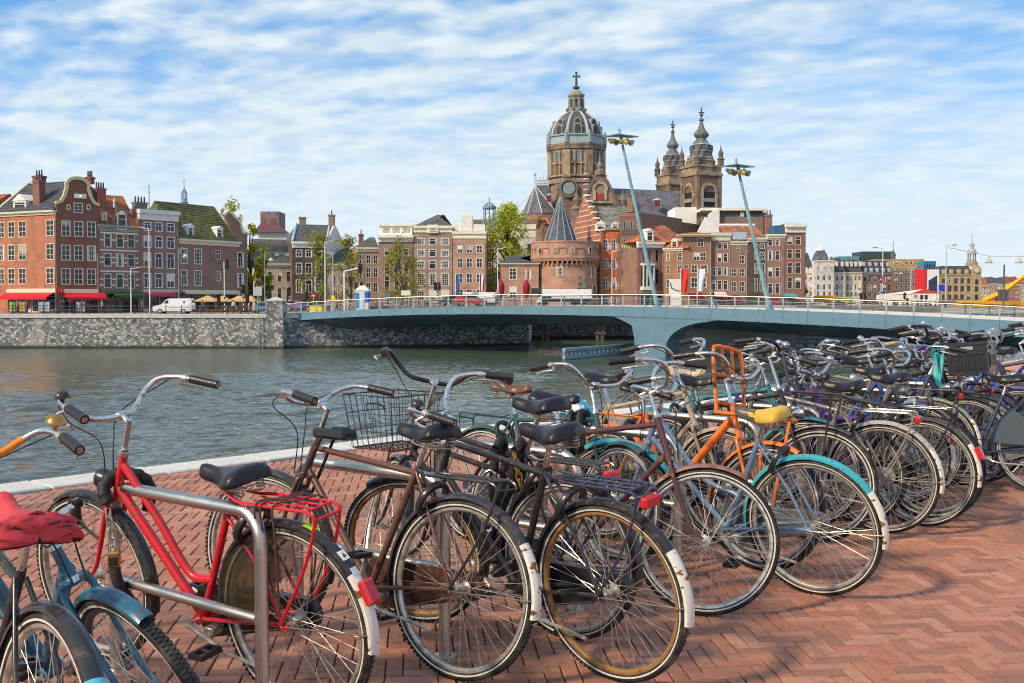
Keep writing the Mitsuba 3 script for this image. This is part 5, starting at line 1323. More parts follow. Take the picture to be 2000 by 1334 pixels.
for z_ in (.3, .9, 1.45):
    add(f'{k}__beam', P(bbox(3.2, 0, z_, 6.4, .4, .3, .03), 'plain', (0.26, 0.34, 0.37)), mat4(None, (a[0], a[1], WATER)))
for x_ in np.arange(.3, 6.3, 1.2):
    add(f'{k}__post', P(bbox(x_, .1, .6, .3, .3, 2.2, .02), 'plain', (0.20, 0.27, 0.30)), mat4(None, (a[0], a[1], WATER)))
for px in (1064, 1172):
    k = thing('mooring_pile', f'dark timber pile cluster standing in the water under the bridge, {"left" if px < 1100 else "right"} one of two', 'pile', None)
    a = at(px, 660, 150)
    for j, (ox, oy) in enumerate(((-.4, 0), (.4, 0), (0, .5))):
        add(f'{k}__pole', P(rod((a[0] + ox, a[1] + oy, -6), (a[0] + ox * .6, a[1] + oy * .6, -.9), .28, 8), 'bark'))
    add(f'{k}__tie', P(V(bbox(a[0], a[1] - .3, -1.6, 1.6, .18, .3), bbox(a[0], a[1] - .3, -3.0, 1.6, .18, .3)), 'plain', (0.10, 0.10, 0.10)))


def light_mast(label, base, tip, y_off, spread):
    """a leaning pole with a tilted reflector panel and spotlights under it"""
    k = thing('light_mast', label, 'street lamp', 'leaning light masts on the bridge')
    s, z = bh(*base)
    p0 = BA + BU * s - BNV * y_off
    p0 = np.array([p0[0], p0[1], BT(s)])
    Yp = p0[1]
    p1 = at(*tip, Yp)
    add(f'{k}__pole', P(tube([p0, p0 * .5 + p1 * .5, p1], [.23, .18, .11], 12), 'bridge_paint', (0.24, 0.40, 0.45), 40))
    add(f'{k}__foot', P(mv(lathe([(0, 0), (.42, 0), (.42, .12), (.28, .16), (.26, .9), (0, .9)], 12), *p0), 'bridge_paint', TEAL, 40))
    c, sc_ = p1 - (p1 - p0) / np.linalg.norm(p1 - p0) * .8, Yp / F_PX
    w = spread * sc_
    pts = np.array([(-w, .25, .02), (-.25 * w, -1.0, .10), (w * 1.0, -.55, -.10), (w * .62, .9, .02), (-.4 * w, .9, .1)])
    k2 = add(f'{k}__panel', P(V((np.vstack([pts, pts + [0, 0, .10]]), np.array([[4, 3, 2], [4, 2, 1], [4, 1, 0], [5, 6, 9], [6, 7, 9], [7, 8, 9]])), (np.vstack([pts, pts + [0, 0, .10]]), np.array([[i, (i + 1) % 5, (i + 1) % 5 + 5, i + 5] for i in range(5)]))), 'bridge_paint', (0.16, 0.30, 0.35)), mat4(None, tuple(c)))
    for i, (dx_, dz_) in enumerate(((-.62, -.45), (-.32, -.55), (.0, -.42), (.32, -.5), (.62, -.62))):
        m_ = mat4(rot(math.radians((-50, -25, 5, 35, 55)[i]), [0, 1, 0]) @ rot(math.radians(-52), [1, 0, 0]), tuple(c + [dx_ * w * .95, -.5, dz_]))
        sp = add(f'{k}__spotlight', P(lathe([(0, .38), (.16, .36), (.2, .1), (.30, -.22), (.27, -.22), (0, -.12)], 12), 'glossy', (0.06, 0.08, 0.09), 40), m_)
        add(f'{sp}__reflector', P(lathe([(.285, -.215), (.2, -.24), (0, -.26)], 12), 'glossy', (0.80, 0.52, 0.12) if i in (0, 2, 3) else (0.12, 0.13, 0.14), 40), m_)
        add(f'{sp}__bracket', P(rod((0, 0, .1), (0, .1, .62), .04, 5), 'plain', (0.1, 0.12, 0.13)), m_)


light_mast('leaning blue green light mast nearer the church dome', (1268, 597), (1209, 252), 2.2, 34)
light_mast('leaning blue green light mast nearer the bell towers', (1491, 604), (1437, 310), 2.2, 31)

# ------------------------------------------------------------------ far right: hotel, station side buildings
YH = 620.0
GHZ = GZ


def block(key, label, C, x0, x1, ytop, Y, col, depth=18, cols=(), rows=(), style='plain', fc=WHITE, roof=None, m='masonry', cat='building', Y2=None, corn=None, into=None):
    h = House(key, label, (C(x0, 0)[0], Y), (C(x1, 0)[0], Y2 or Y), depth=depth, cat=cat, into=into)
    r = (x0 + x1) / 2
    z1 = h.h(*C(r, ytop))[1]
    h.wall(z1, h.grid(C, cols, rows, r), col, m=m, th=.5, styles=style, fc=fc)
    h.body(z1, col, y0=.52, m=m)
    if roof:
        rc, ry, ins = roof
        zr = h.h(*C(r, ry))[1]
        v = [(-.3, -.3, z1), (h.L + .3, -.3, z1), (h.L + .3, depth, z1), (-.3, depth, z1), (ins, ins, zr), (h.L - ins, ins, zr), (h.L - ins, depth - ins, zr), (ins, depth - ins, zr)]
        h.part('mansard', (np.array(v), np.array([[0, 1, 5, 4], [1, 2, 6, 5], [2, 3, 7, 6], [3, 0, 4, 7], [4, 5, 6, 7]])), 'rooftile', rc)
    if corn:
        h.cornice(z1 - .8, z1 + .3, .8, corn)
    h.z1 = z1
    return h


cg = lambda a, b, n, w: [(a + (b - a) * (i + .5) / n - w / 2, a + (b - a) * (i + .5) / n + w / 2) for i in range(n)]
IVORY = (0.70, 0.65, 0.53)
h = block('grand_hotel', 'ivory stone hotel with blue slate mansard roofs and a crowned corner pavilion', C5, 118, 215, 405, YH, IVORY, 20, cg(125, 210, 2, 22), [(425, 465), (500, 545), (560, 600)], 'two', IVORY, (SLATE, 232, 3), corn=IVORY)
hk = h.k
for i, x_ in enumerate((152, 186)):
    h.part('roof_gable', mv(prism([(-1.1, 0), (1.1, 0), (1.1, 2), (0, 3.6), (-1.1, 2)], 1), h.h(*C5(x_, 380))[0], -.5, h.z1), 'plain', IVORY)
    h.part('roof_dormer', bbox(h.h(*C5(x_, 300))[0], 3.2, h.z1 + 7, 1.7, 2.0, 2.6, .2), 'plain', (0.66, 0.66, 0.62))
h = block('', '', C5, 215, 385, 300, YH - 4, IVORY, 24, cg(228, 375, 3, 22), [(425, 465), (500, 545), (560, 600)], 'two', IVORY, None, corn=IVORY, into=hk)
z_ = h.z1
for i in range(3):
    x_ = h.L * (i + .5) / 3
    h.part('round_window', mv(lathe([(0, -.3), (.6, -.3), (.8, -.1), (.8, .2), (0, .2)], 14, 'y'), x_, -.2, h.h(*C5(300, 355))[1]), 'plain', (0.45, 0.42, 0.36))
zz_ = lambda y: h.h(*C5(300, y))[1]
cm = mat4(None, (h.L / 2, 8, 0))
h.part('pavilion_roof', lathe([(h.L * .46, z_ + .3), (h.L * .44, zz_(275)), (h.L * .36, zz_(240)), (h.L * .24, zz_(212)), (h.L * .17, zz_(205))], 4, a0=math.pi / 4), 'rooftile', (0.13, 0.16, 0.20), off=cm)
h.part('crown', lathe([(h.L * .22, zz_(212)), (h.L * .23, zz_(200)), (h.L * .15, zz_(188)), (h.L * .10, zz_(178)), (h.L * .05, zz_(165)), (0, zz_(160))], 10), 'plain', (0.74, 0.74, 0.70), off=cm)
h.part('flagpole', rod((h.L / 2, 8, zz_(165)), (h.L / 2, 8, zz_(50)), .22, 6), 'plain', (0.78, 0.78, 0.76))
for i in range(3):
    h.part('lucarne', bbox(h.L * (i + .5) / 3, -.2, zz_(280), 1.4, 1.5, 1.8, .2), 'plain', (0.20, 0.21, 0.22))
for x0, x1, Yb, nw in ((385, 480, YH + 2, 2), (480, 625, YH + 6, 4)):
    h = block('hotel_wing', ['ivory hotel wing with a dark slate roof next to the crowned pavilion', 'second ivory hotel wing with steep slate roof'][0 if x0 < 400 else 1], C5, x0, x1, 405, Yb, (0.60, 0.55, 0.45), 18, cg(x0 + 5, x1 - 5, nw, 20), [(430, 470), (500, 550), (565, 605)], 'two', IVORY, (SLATE, 275 if x0 < 400 else 288, 2.5), corn=IVORY)
    for i in range(nw):
        h.part('roof_dormer', bbox(h.L * (i + .5) / nw, 1.2, h.h(*C5((x0 + x1) / 2, 330))[1], 1.5, 2.4, 2.9, .2), 'plain', (0.62, 0.62, 0.60))
h = block('brick_hotel', 'long brick hotel with a steep slate mansard full of white dormers', C5, 625, 880, 408, YH + 8, (0.24, 0.165, 0.135), 18, cg(632, 875, 6, 26), [(428, 480), (505, 555), (568, 610)], 'two', (0.72, 0.70, 0.66), (SLATE, 300, 2.5), corn=(0.45, 0.42, 0.38), Y2=YH + 16)
for j, y_ in enumerate((380, 332)):
    for i in range(5):
        h.part('roof_dormer', bbox(h.L * (i + .5) / 5, 1.0 + 1.2 * j, h.h(*C5(750, y_))[1], 2.2, 2.2, 2.4, .2), 'plain', (0.50, 0.52, 0.54))
h = block('dark_office', 'dark grey flat office block behind the hotels', C5, 618, 895, 222, YH + 60, (0.045, 0.075, 0.085), 20, m='plain')
h.part('small_block', box(-14, -1, 2, 14, 20, h.h(*C5(700, 262))[1]), 'plain', (0.12, 0.30, 0.36))
h = block('tan_block', 'tan brick office block with small white windows', C5, 742, 1146, 288, YH + 30, (0.42, 0.28, 0.12), 20, cg(860, 1140, 7, 22), [(305, 330), (358, 382), (405, 432), (455, 482)], 'two', WHITE)
h.part('turret', mv(xf(lathe([(3.2, 0), (3.2, 5), (3.8, 5.2), (3.6, 7), (2.4, 9.5), (1.0, 12), (.35, 14), (.3, 23), (.9, 23.5), (0, 24.5)], 10), mat4(np.eye(3) * .46)), h.h(*C5(918, 280))[0], 6, h.z1), 'rooftile', (0.13, 0.16, 0.19), 40)
h = block('grey_gable_block', 'grey brown brick building with square white windows before the tan block', C5, 880, 1110, 385, YH + 12, (0.15, 0.105, 0.08), 15, cg(890, 1105, 5, 30), [(402, 438), (452, 488), (508, 542)], 'two', (0.72, 0.72, 0.70))
h = block('banner_tower', 'building wrapped in a huge red, white and blue advertising cloth', C5, 1148, 1275, 372, YH - 20, (0.62, 0.035, 0.045), 14, m='plain')
s0, s1 = h.h(*C5(1178, 400))[0], h.L - .1
h.part('white_cloth', box(s0, s1, -.2, -.01, GZ, h.z1 - .2), 'plain', (0.74, 0.76, 0.80))
q0, q1 = h.h(*C5(1188, 470)), h.h(*C5(1262, 425))
h.part('dark_panel', mv(prism([(q0[0], 2), (q1[0], 2), (q1[0], q1[1]), (q0[0], q0[1])], .1), 0, -.32, 0), 'plain', (0.035, 0.06, 0.10))
h.part('roof_scaffold', V(*[box(x, x + .5, 1, 10, h.z1, h.z1 + 4.6) for x in np.linspace(0, h.L - 2, 6)], box(0, h.L - 1.5, .9, 11, h.z1 + 2.6, h.z1 + 3.2)), 'plain', (0.06, 0.22, 0.36), kind='stuff')
h = block('cupola_building', 'tan stone office building with dark roof and an ornate corner cupola', C5, 1276, 1560, 420, YH + 10, (0.42, 0.31, 0.17), 24, cg(1290, 1555, 5, 30), [(450, 495), (512, 562), (588, 632)], 'two', (0.22, 0.20, 0.16), ((0.075, 0.08, 0.09), 345, 2), corn=(0.52, 0.42, 0.26))
for i in range(4):
    h.part('roof_dormer', bbox(h.L * (i + .6) / 4.4, .6, h.h(*C5(1420, 395))[1], 2.2, 2.5, 2.6, .3), 'plain', (0.48, 0.40, 0.27))
for i in range(6):
    h.part('pilaster', box(h.L * i / 5 - .6 if i else .1, h.L * i / 5 + .6 if i < 5 else h.L - .1, -.4, .01, 3, h.z1 - 1), 'masonry', (0.46, 0.35, 0.2))
hk2 = h.k
a, b = at(*C5(1560, 400), YH + 9), at(*C5(1638, 400), YH + 9)
zq = lambda y: at(*C5(1560, y), YH + 9)[2]
hw_ = (b[0] - a[0]) / 2
k3 = add(f'{hk2}__corner_tower', P(box(a[0], b[0], YH + 9, YH + 9 + hw_ * 2, GZ, zq(400)), 'masonry', (0.42, 0.31, 0.18)))
add(f'{k3}__gable', P(mv(prism([(-hw_, 0), (hw_, 0), (hw_, 2), (hw_ * .6, 3.6), (0, 4.6), (-hw_ * .6, 3.6), (-hw_, 2)], 3), a[0] + hw_, YH + 8.6, zq(400)), 'masonry', (0.44, 0.34, 0.21)))
add(f'{k3}__clock', P(mv(lathe([(0, -.3), (1.3, -.3), (1.6, 0), (0, .1)], 18, 'y'), a[0] + hw_, YH + 8.5, zq(385)), 'plain', (0.55, 0.5, 0.4)))
for i, y_ in enumerate((480, 540, 610)):
    add(f'{k3}__window', P(box(a[0] + hw_ - .9, a[0] + hw_ + .9, YH + 8.8, YH + 9.2, zq(y_ + 22), zq(y_ - 22)), 'pane'))
cxx = at(*C5(1556, 300), YH + 14)[0]
add(f'{k3}__cupola', P(mv(lathe([(3.9, zq(345)), (3.7, zq(318)), (3.2, zq(312)), (2.8, zq(300)), (2.8, zq(296)), (0, zq(296))], 8), cxx, YH + 14, 0), 'masonry', (0.30, 0.24, 0.16)))
for i in range(8):
    an = i * math.pi / 4
    add(f'{k3}__column', P(rod((cxx + 2.2 * math.cos(an), YH + 14 + 2.2 * math.sin(an), zq(297)), (cxx + 2.2 * math.cos(an), YH + 14 + 2.2 * math.sin(an), zq(240)), .35, 6), 'plain', (0.22, 0.22, 0.20)))
add(f'{k3}__dome', P(mv(lathe([(2.7, zq(242)), (2.8, zq(232)), (2.5, zq(228)), (2.4, zq(210)), (1.7, zq(198)), (1.3, zq(195)), (1.2, zq(165)), (1.5, zq(160)), (1.0, zq(152)), (.5, zq(142)), (.25, zq(135)), (.2, zq(75)), (0, zq(70))], 12), cxx, YH + 14, 0), 'plain', (0.42, 0.45, 0.46), 40))
# far row of small houses at the edge
xs_ = [(1632, 1700, 515, (0.50, 0.46, 0.40), 470, TILE), (1700, 1775, 500, (0.50, 0.30, 0.18), 465, SLATE), (1775, 1840, 505, (0.62, 0.58, 0.50), 470, SLATE), (1840, 1905, 500, (0.34, 0.13, 0.09), 462, (0.30, 0.09, 0.06)), (1905, 1968, 503, (0.30, 0.12, 0.10), 462, (0.28, 0.09, 0.06)), (1968, 2060, 510, (0.46, 0.40, 0.30), 472, TILE)]
nm_ = ['pale far house under an orange roof beside the crane', 'tan far house with a dark roof behind the crane arm', 'whitish far house with a dark roof between brick ones', 'dark red brick far house behind the yellow crane arm', 'red brown far house second from the edge of the view', 'beige far house at the very edge of the view']
for (x0, x1, y0, cc, yr, rc), lb in zip(xs_, nm_):
    h = block('far_house', lb, C5, x0, x1, y0, YH + 60, cc, 14, cg(x0 + 3, x1 - 3, 3, 11), [(525, 548), (562, 585), (600, 625)], 'two', (0.74, 0.72, 0.68), None, corn=(0.66, 0.62, 0.54), cat='house')
    h.ridge(h.z1 + .3, h.h(*C5((x0 + x1) / 2, yr))[1] + 2, rc, y0=-.3)
    h.part('roof__chimney', bbox(h.L * .75, 7, h.h(*C5(x0, yr))[1] + .8, 1.1, 1.0, 3), 'masonry', BRICK_D)
# white pavilion with a red gable
k = thing('pavilion', 'long white temporary pavilion with a red gable front', 'pavilion')
Yp = 240.0
a, b = at(*C5(745, 600), Yp + 10), at(*C5(1265, 640), Yp - 6)
zt_, ze_ = at(*C5(1150, 540), Yp)[2], at(*C5(1150, 580), Yp)[2]
x0, xm, x1 = at(*C5(1052, 600), Yp)[0], at(*C5(1150, 600), Yp)[0], at(*C5(1258, 600), Yp)[0]
add(f'{k}__front', P(mv(prism([(x0, GZ), (x1, GZ), (x1, ze_), (x0, ze_)], .4), 0, Yp, 0), 'plain', WHITE))
add(f'{k}__gable', P(mv(prism([(x0 - .3, ze_ + .01), (xm + 4.4, ze_ + .01), (xm, zt_)], .4), 0, Yp - .05, 0), 'plain', (0.66, 0.055, 0.04)))
add(f'{k}__gable_blue', P(mv(prism([(xm + 4.45, ze_ + .01), (x1 + .4, ze_ + .01), (xm + .1, zt_)], .4), 0, Yp - .05, 0), 'plain', (0.03, 0.16, 0.42)))
xl_ = at(*C5(745, 600), Yp + 14)[0]
add(f'{k}__roof', P((np.array([(x0 - .3, Yp, ze_), (xm, Yp, zt_), (xl_ + 8, Yp + 16, zt_ - .4), (xl_, Yp + 14, ze_ - .3), (x1, Yp, ze_), (xm + 6, Yp + 16, ze_)]), np.array([[0, 1, 2], [0, 2, 3], [1, 4, 5], [1, 5, 2]])), 'plain', (0.72, 0.70, 0.64)))
add(f'{k}__side', P((np.array([(x0, Yp + .2, GZ), (x0, Yp + .2, ze_), (xl_, Yp + 14, ze_ - .3), (xl_, Yp + 14, GZ)]), np.array([[0, 1, 2, 3]])), 'plain', (0.66, 0.66, 0.62)))
for px in (1130, 1168):
    q0, q1 = at(*C5(px - 12, 628), Yp), at(*C5(px + 12, 592), Yp)
    add(f'{k}__window', P(box(q0[0], q1[0], Yp - .12, Yp - .01, q0[2], q1[2]), 'pane'))
q = at(*C5(1078, 600), Yp)
add(f'{k}__emblem', P(mv(lathe([(0, -.1), (.42, -.1), (.42, 0), (0, 0)], 18, 'y'), q[0], Yp - .05, q[2]), 'plain', (0.35, 0.36, 0.38)))

# ------------------------------------------------------------------ trees
def tree(key, label, px, Y, ytop, ybot, hw, n, col, sparse=0.0, leaf=0.42, seed=1, trunk_r=0.28, group=None, clumps=26):
    r = np.random.default_rng(seed)
    k = thing(key, label, 'tree', group)
    c = at(px, 600, Y)
    zt, zb = at(px, ytop, Y)[2], at(px, ybot, Y)[2]
    W_ = hw * Y / F_PX
    tv = []
    H = zt - GZ
    path = smooth_path([(c[0], Y, GZ), (c[0] + .1 * W_, Y + .2, GZ + H * .3), (c[0] - .05 * W_, Y, GZ + H * .6), (c[0] + .03 * W_, Y, zt - H * .08)], 5)
    tv.append(tube(path, np.linspace(trunk_r, .04, len(path)), 8))
    cen = []
    for i in range(clumps):
        a, u = r.uniform(0, 2 * np.pi), r.uniform(0, 1)
        zc = zb + (zt - zb) * (0.06 + .90 * u)
        prof = math.sin(math.pi * min(1, (0.14 + .86 * u) ** .8)) ** .6
        rad = W_ * prof * r.uniform(.35, 1.0)
        p1 = np.array([c[0] + rad * math.cos(a), Y + rad * math.sin(a), zc])
        cen.append((p1, W_ * r.uniform(.16, .34)))
        t0 = path[min(int(len(path) * np.clip((zc - GZ) / H - .22, .2, .9)), len(path) - 1)]
        mid = (t0 + p1) / 2 + [0, 0, .06 * H * r.uniform(0, 1)]
        tv.append(tube(smooth_path([t0, mid, p1], 3), np.linspace(trunk_r * .38, .025, 7), 5))
        for _ in range(3):
            p2 = p1 + r.normal(0, W_ * .22, 3)
            tv.append(rod(p1 * .8 + mid * .2, p2, .03, 4, .012))
    add(f'{k}__trunk', P(V(*tv), 'bark', None, 60))
    vs, cs = [], []
    for j in range(n):
        p, rr = cen[r.integers(len(cen))]
        d = r.normal(0, 1, 3); d /= np.linalg.norm(d)
        q = p + d * rr * r.uniform(.15, 1.15) ** .7 * (1 + sparse)
        e1 = r.normal(0, 1, 3); e1 /= np.linalg.norm(e1)
        e2 = np.cross(e1, r.normal(0, 1, 3)); e2 /= np.linalg.norm(e2)
        s = leaf * r.uniform(.5, 1.2)
        vs.append(np.array([q - e1 * s * .5, q + e2 * s * .3, q + e1 * s * .5, q - e2 * s * .3]))
        cs.append(np.tile(np.array(col) * r.uniform(.65, 1.35) * [r.uniform(.85, 1.2), 1, r.uniform(.6, 1.1)], (4, 1)))
    v = np.vstack(vs)
    f = np.arange(len(v)).reshape(-1, 4)
    add(f'{k}__crown', P((v, np.vstack([f[:, [0, 1, 2]], f[:, [0, 2, 3]]])), 'leafmat', np.clip(np.vstack(cs), 0, 1)))


YG = (0.42, 0.46, 0.04)
tree('street_tree', 'big fresh green tree left of the round tower', 992, 193, 400, 584, 68, 8500, (0.50, 0.56, 0.07), seed=3, clumps=64, leaf=.46, trunk_r=.35, sparse=.12)
tree('street_tree', 'yellow green tree at the end wall of the mossy house', 489, 168, 430, 596, 24, 3600, YG, seed=4, clumps=30, leaf=.5)
tree('street_tree', 'bare topped tree rising behind the mossy roof', 455, 182, 390, 470, 30, 900, YG, sparse=.3, seed=5, clumps=24, leaf=.45)
tree('street_tree', 'sparse young tree before the black fronted house', 622, 165, 445, 592, 34, 1700, (0.34, 0.36, 0.05), .45, .36, seed=6, clumps=30, trunk_r=.2)
tree('street_tree', 'sparse young tree before the low cream corniced house', 682, 165, 458, 592, 32, 1700, (0.30, 0.32, 0.05), .45, .36, seed=7, clumps=30, trunk_r=.2)
tree('street_tree', 'thin leafed tree before the white attic house', 783, 165, 466, 590, 42, 2600, (0.29, 0.32, 0.05), .45, .36, seed=8, clumps=36, trunk_r=.22)
tree('street_tree', 'small light green tree beside the leaning end house', 1572, 200, 560, 602, 10, 500, (0.24, 0.34, 0.05), seed=9, clumps=12, leaf=.5, trunk_r=.15)
tree('street_tree', 'young green tree between the ornate house and the mossy house', 516, 172, 475, 590, 20, 1500, (0.34, 0.38, 0.05), .35, .4, seed=10, clumps=22, trunk_r=.2)

# ------------------------------------------------------------------ people (small, far): one continuous body each
from manifold3d import Manifold


def capsule(a, b, ra, rb, n=10):
    s = lambda p, r_: Manifold.sphere(r_, n).translate([float(x) for x in p])
    return Manifold.batch_hull([s(a, ra), s(b, rb)])


def person_mesh(pose):
    """pose: stride, arm swing, forward lean; 1.75 m tall, facing +x. One continuous body, and clothes a little larger laid over it"""
    st, sw, b = pose
    e = 0.0
    C = lambda p, q, ra, rb: capsule(p, q, ra + e, rb + e)

    def legs():
        m = C((0, -.07, .93), (0, .07, .93), .105, .105)
        for s in (-1, 1):
            f = st * s
            h_, k_, a_ = (0, s * .09, .90), (.16 * f + .03, s * .095, .50), (.30 * f - (.06 if f < 0 else 0), s * .095, .09)
            m = m + C(h_, k_, .088, .062) + C(k_, a_, .062, .045)
        return m

    def torso():
        m = C((0, 0, .98), (b * .5, 0, 1.32), .125, .15) + C((b * .5, -.13, 1.36), (b * .5, .13, 1.36), .075, .075)
        for s in (-1, 1):
            f = -sw * s
            m = m + C((b * .5, s * .19, 1.38), (b * .4 + .14 * f, s * .235, 1.10), .052, .042) + C((b * .4 + .14 * f, s * .235, 1.10), (b * .3 + .26 * f + .05, s * .22, .88), .042, .034)
        return m

    body = legs() + torso() + C((b * .5, 0, 1.40), (b * .62, 0, 1.53), .055, .05) + C((b * .66, 0, 1.60), (b * .66 + .015, 0, 1.66), .085, .09) + C((b * .66 + .09, 0, 1.60), (b * .66 + .10, 0, 1.615), .018, .016)
    for s in (-1, 1):
        f = st * s
        a_ = (.30 * f - (.06 if f < 0 else 0), s * .095, .09)
        body = body + C((a_[0] - .03, a_[1], .045), (a_[0] + .15, a_[1], .04), .045, .035) + C((b * .3 - .26 * sw * s + .05, s * .22, .88), (b * .3 - .28 * sw * s + .06, s * .215, .78), .036, .026)
    e = .014
    tr, jk = legs(), torso()
    hair = capsule((b * .66 - .02, 0, 1.668), (b * .66 - .03, 0, 1.60), .095, .07)
    g = lambda m: (lambda q: (np.array(q.vert_properties[:, :3]), np.array(q.tri_verts)))(m.to_mesh())
    return {'body': g(body), 'trousers': g(tr), 'jacket': g(jk), 'hair': g(hair)}


BODY = [person_mesh(p) for p in ((.9, .9, .12), (.15, .2, 0.0), (.5, .5, .05))]


def person(label, pos, yaw, kind, jacket, trousers, hair=(0.06, 0.04, 0.03), scale=1.0, group=None):
    k = thing('person', label, 'person', group)
    m = mat4(rot(yaw, [0, 0, 1]) * scale, pos)
    d = BODY[kind]
    for nm, c in (('body', (0.50, 0.31, 0.23)), ('trousers', trousers), ('jacket', jacket), ('hair', hair)):
        add(f'{k}__{nm}', P(d[nm], 'plain', c, 50), m)


s_, _ = bh(1384, 600)
q = BA + BU * s_ - BNV * 1.4
person('person in dark jacket and jeans striding across the bridge towards the round tower', (q[0], q[1], BT(s_) + .005), math.atan2(-BU[1], -BU[0]), 0, (0.03, 0.035, 0.045), (0.05, 0.08, 0.15), scale=1.04)
s_, _ = bh(956, 600)
q = BA + BU * s_ - BNV * 1.6
person('person in a grey coat standing at the bridge railing', (q[0], q[1], BT(s_) + .005), -1.6, 1, (0.25, 0.24, 0.22), (0.06, 0.06, 0.07))
ppl = [((422, 975), 138, 0, (0.03, 0.06, 0.12), (0.03, 0.05, 0.10), 'person in dark blue before the red awning of the corner house'), ((440, 975), 138.5, 2, (0.05, 0.05, 0.06), (0.05, 0.06, 0.09), 'person in black beside the dark blue one at the corner shop'), ((482, 975), 138.2, 1, (0.03, 0.03, 0.04), (0.06, 0.06, 0.08), 'person in black standing under the second red awning'),
       ((975, 1000), 146, 1, (0.34, 0.20, 0.10), (0.10, 0.08, 0.07), 'person in a brown jacket near the green awning shop'), ((1665, 975), 132, 0, (0.04, 0.05, 0.09), (0.03, 0.04, 0.08), 'person in dark clothes walking past the tan parasols'), ((1690, 980), 133, 2, (0.05, 0.05, 0.06), (0.04, 0.04, 0.05), 'person in black beside the parasols')]
for (x, y), Y, kd, j, t, lb in ppl:
    q = at(*C1(x, y), Y)
    person(lb, (q[0], Y, GZ), rnd.choice([0.0, 3.14]), kd, j, t)
ppl += [((120, 975), 137.5, 1, (0.30, 0.28, 0.26), (0.05, 0.05, 0.06), 'person in pale grey looking into the shop at the left corner'), ((180, 980), 136.5, 0, (0.40, 0.05, 0.06), (0.05, 0.07, 0.12), 'person in a red jacket walking past the left awning'), ((560, 980), 137, 2, (0.05, 0.10, 0.22), (0.10, 0.09, 0.08), 'person in blue before the second red awning'), ((700, 985), 139, 1, (0.42, 0.36, 0.24), (0.06, 0.06, 0.07), 'person in beige by the dark shop with green awning'), ((1390, 985), 137, 0, (0.10, 0.20, 0.12), (0.05, 0.05, 0.06), 'person in dark green behind the white van'), ((1600, 985), 139, 2, (0.55, 0.52, 0.48), (0.05, 0.07, 0.12), 'person in a white top between the parasols')]
for (x, y), Y, kd, j, t, lb in ppl[6:]:
    q = at(*C1(x, y), Y)
    person(lb, (q[0], Y, GZ), rnd.choice([0.0, 3.14, 1.2]), kd, j, t)
for i, (x0, x1, lb, cs) in enumerate(((66, 175, 'shop display of bright goods under the left red awning', [(0.65, 0.45, 0.05), (0.10, 0.35, 0.10), (0.55, 0.08, 0.08), (0.6, 0.3, 0.05)]), (262, 340, 'pale blue postcard racks before the corner shop', [(0.30, 0.42, 0.55), (0.55, 0.60, 0.66), (0.22, 0.30, 0.42)]), (522, 580, 'postcard racks under the second red awning', [(0.34, 0.40, 0.48), (0.50, 0.52, 0.55), (0.30, 0.22, 0.24)]))):
    k = thing('shop_display', lb, 'display rack')
    a, b = at(*C1(x0, 960), 138.8), at(*C1(x1, 960), 138.8)
    n = 5
    for j in range(n):
        xa = a[0] + (b[0] - a[0]) * (j + .1) / n
        xb = a[0] + (b[0] - a[0]) * (j + .9) / n
        add(f'{k}__rack', P(V(*[box(xa, xb, 138.7, 138.95, GZ + .25 + z * .42, GZ + .60 + z * .42) for z in range(3)]), 'plain', cs[j % len(cs)]))
    add(f'{k}__stand', P(box(a[0], b[0], 138.96, 139.05, GZ, GZ + 1.5), 'plain', (0.2, 0.2, 0.2)))
ppl2 = [((568, 975), 150, (0.45, 0.30, 0.22), 'person in a sandy jacket behind the bridge railing next to the yellow box'), ((625, 975), 152, (0.50, 0.06, 0.06), 'person in a red jacket behind the bridge railing'), ((648, 975), 152, (0.12, 0.10, 0.16), 'person in dark violet behind the bridge railing'), ((708, 975), 151, (0.55, 0.45, 0.12), 'person in a mustard jacket behind the bridge railing'), ((893, 965), 155, (0.06, 0.07, 0.09), 'person in black before the white attic house'), ((1190, 945), 158, (0.03, 0.06, 0.16), 'person in dark blue left of the striped light post'), ((1245, 940), 158, (0.05, 0.05, 0.06), 'person in black left of the striped light post')]
for (x, y), Y, j, lb in ppl2:
    q = at(*C2(x, y), Y)
    person(lb, (q[0], Y, GZ), rnd.uniform(0, 6), rnd.choice([1, 2]), j, (0.06, 0.07, 0.10))
ppl3 = [(1487, (0.5, 0.5, 0.5), 'person in pale grey before the red flag'), (1462, (0.08, 0.09, 0.2), 'person in navy near the red flag'), (1425, (0.12, 0.08, 0.08), 'person in dark brown before the awnings'), (1466, (0.45, 0.12, 0.1), 'person in a rust red top before the awnings')]
for px, j, lb in ppl3[:2]:
    q = at(px - 95, 600, 160)
    person(lb, (q[0], 160, GZ), rnd.uniform(0, 6), 1, j, (0.05, 0.06, 0.09))
ORD = ['first', 'second', 'third', 'fourth', 'fifth', 'sixth', 'seventh', 'eighth', 'ninth', 'tenth', 'eleventh', 'twelfth', 'thirteenth', 'fourteenth', 'fifteenth', 'sixteenth', 'seventeenth', 'eighteenth']
for i in range(16):
    px = 1705 + i * 9.5 + rnd.uniform(-3, 3)
    Yq = 205 + rnd.uniform(-8, 10)
    q = at(px, 600, Yq)
    jc = rnd.choice([((0.03, 0.03, 0.04), 'black'), ((0.35, 0.04, 0.05), 'red'), ((0.05, 0.10, 0.25), 'blue'), ((0.45, 0.44, 0.42), 'grey'), ((0.30, 0.22, 0.15), 'brown')])
    person(f'small person in {jc[1]}, {ORD[i]} from the left in the crowd before the white pavilion', (q[0], Yq, GZ), rnd.uniform(0, 6), rnd.choice([0, 1, 2]), jc[0], (0.04, 0.05, 0.08), group='crowd before the white pavilion')

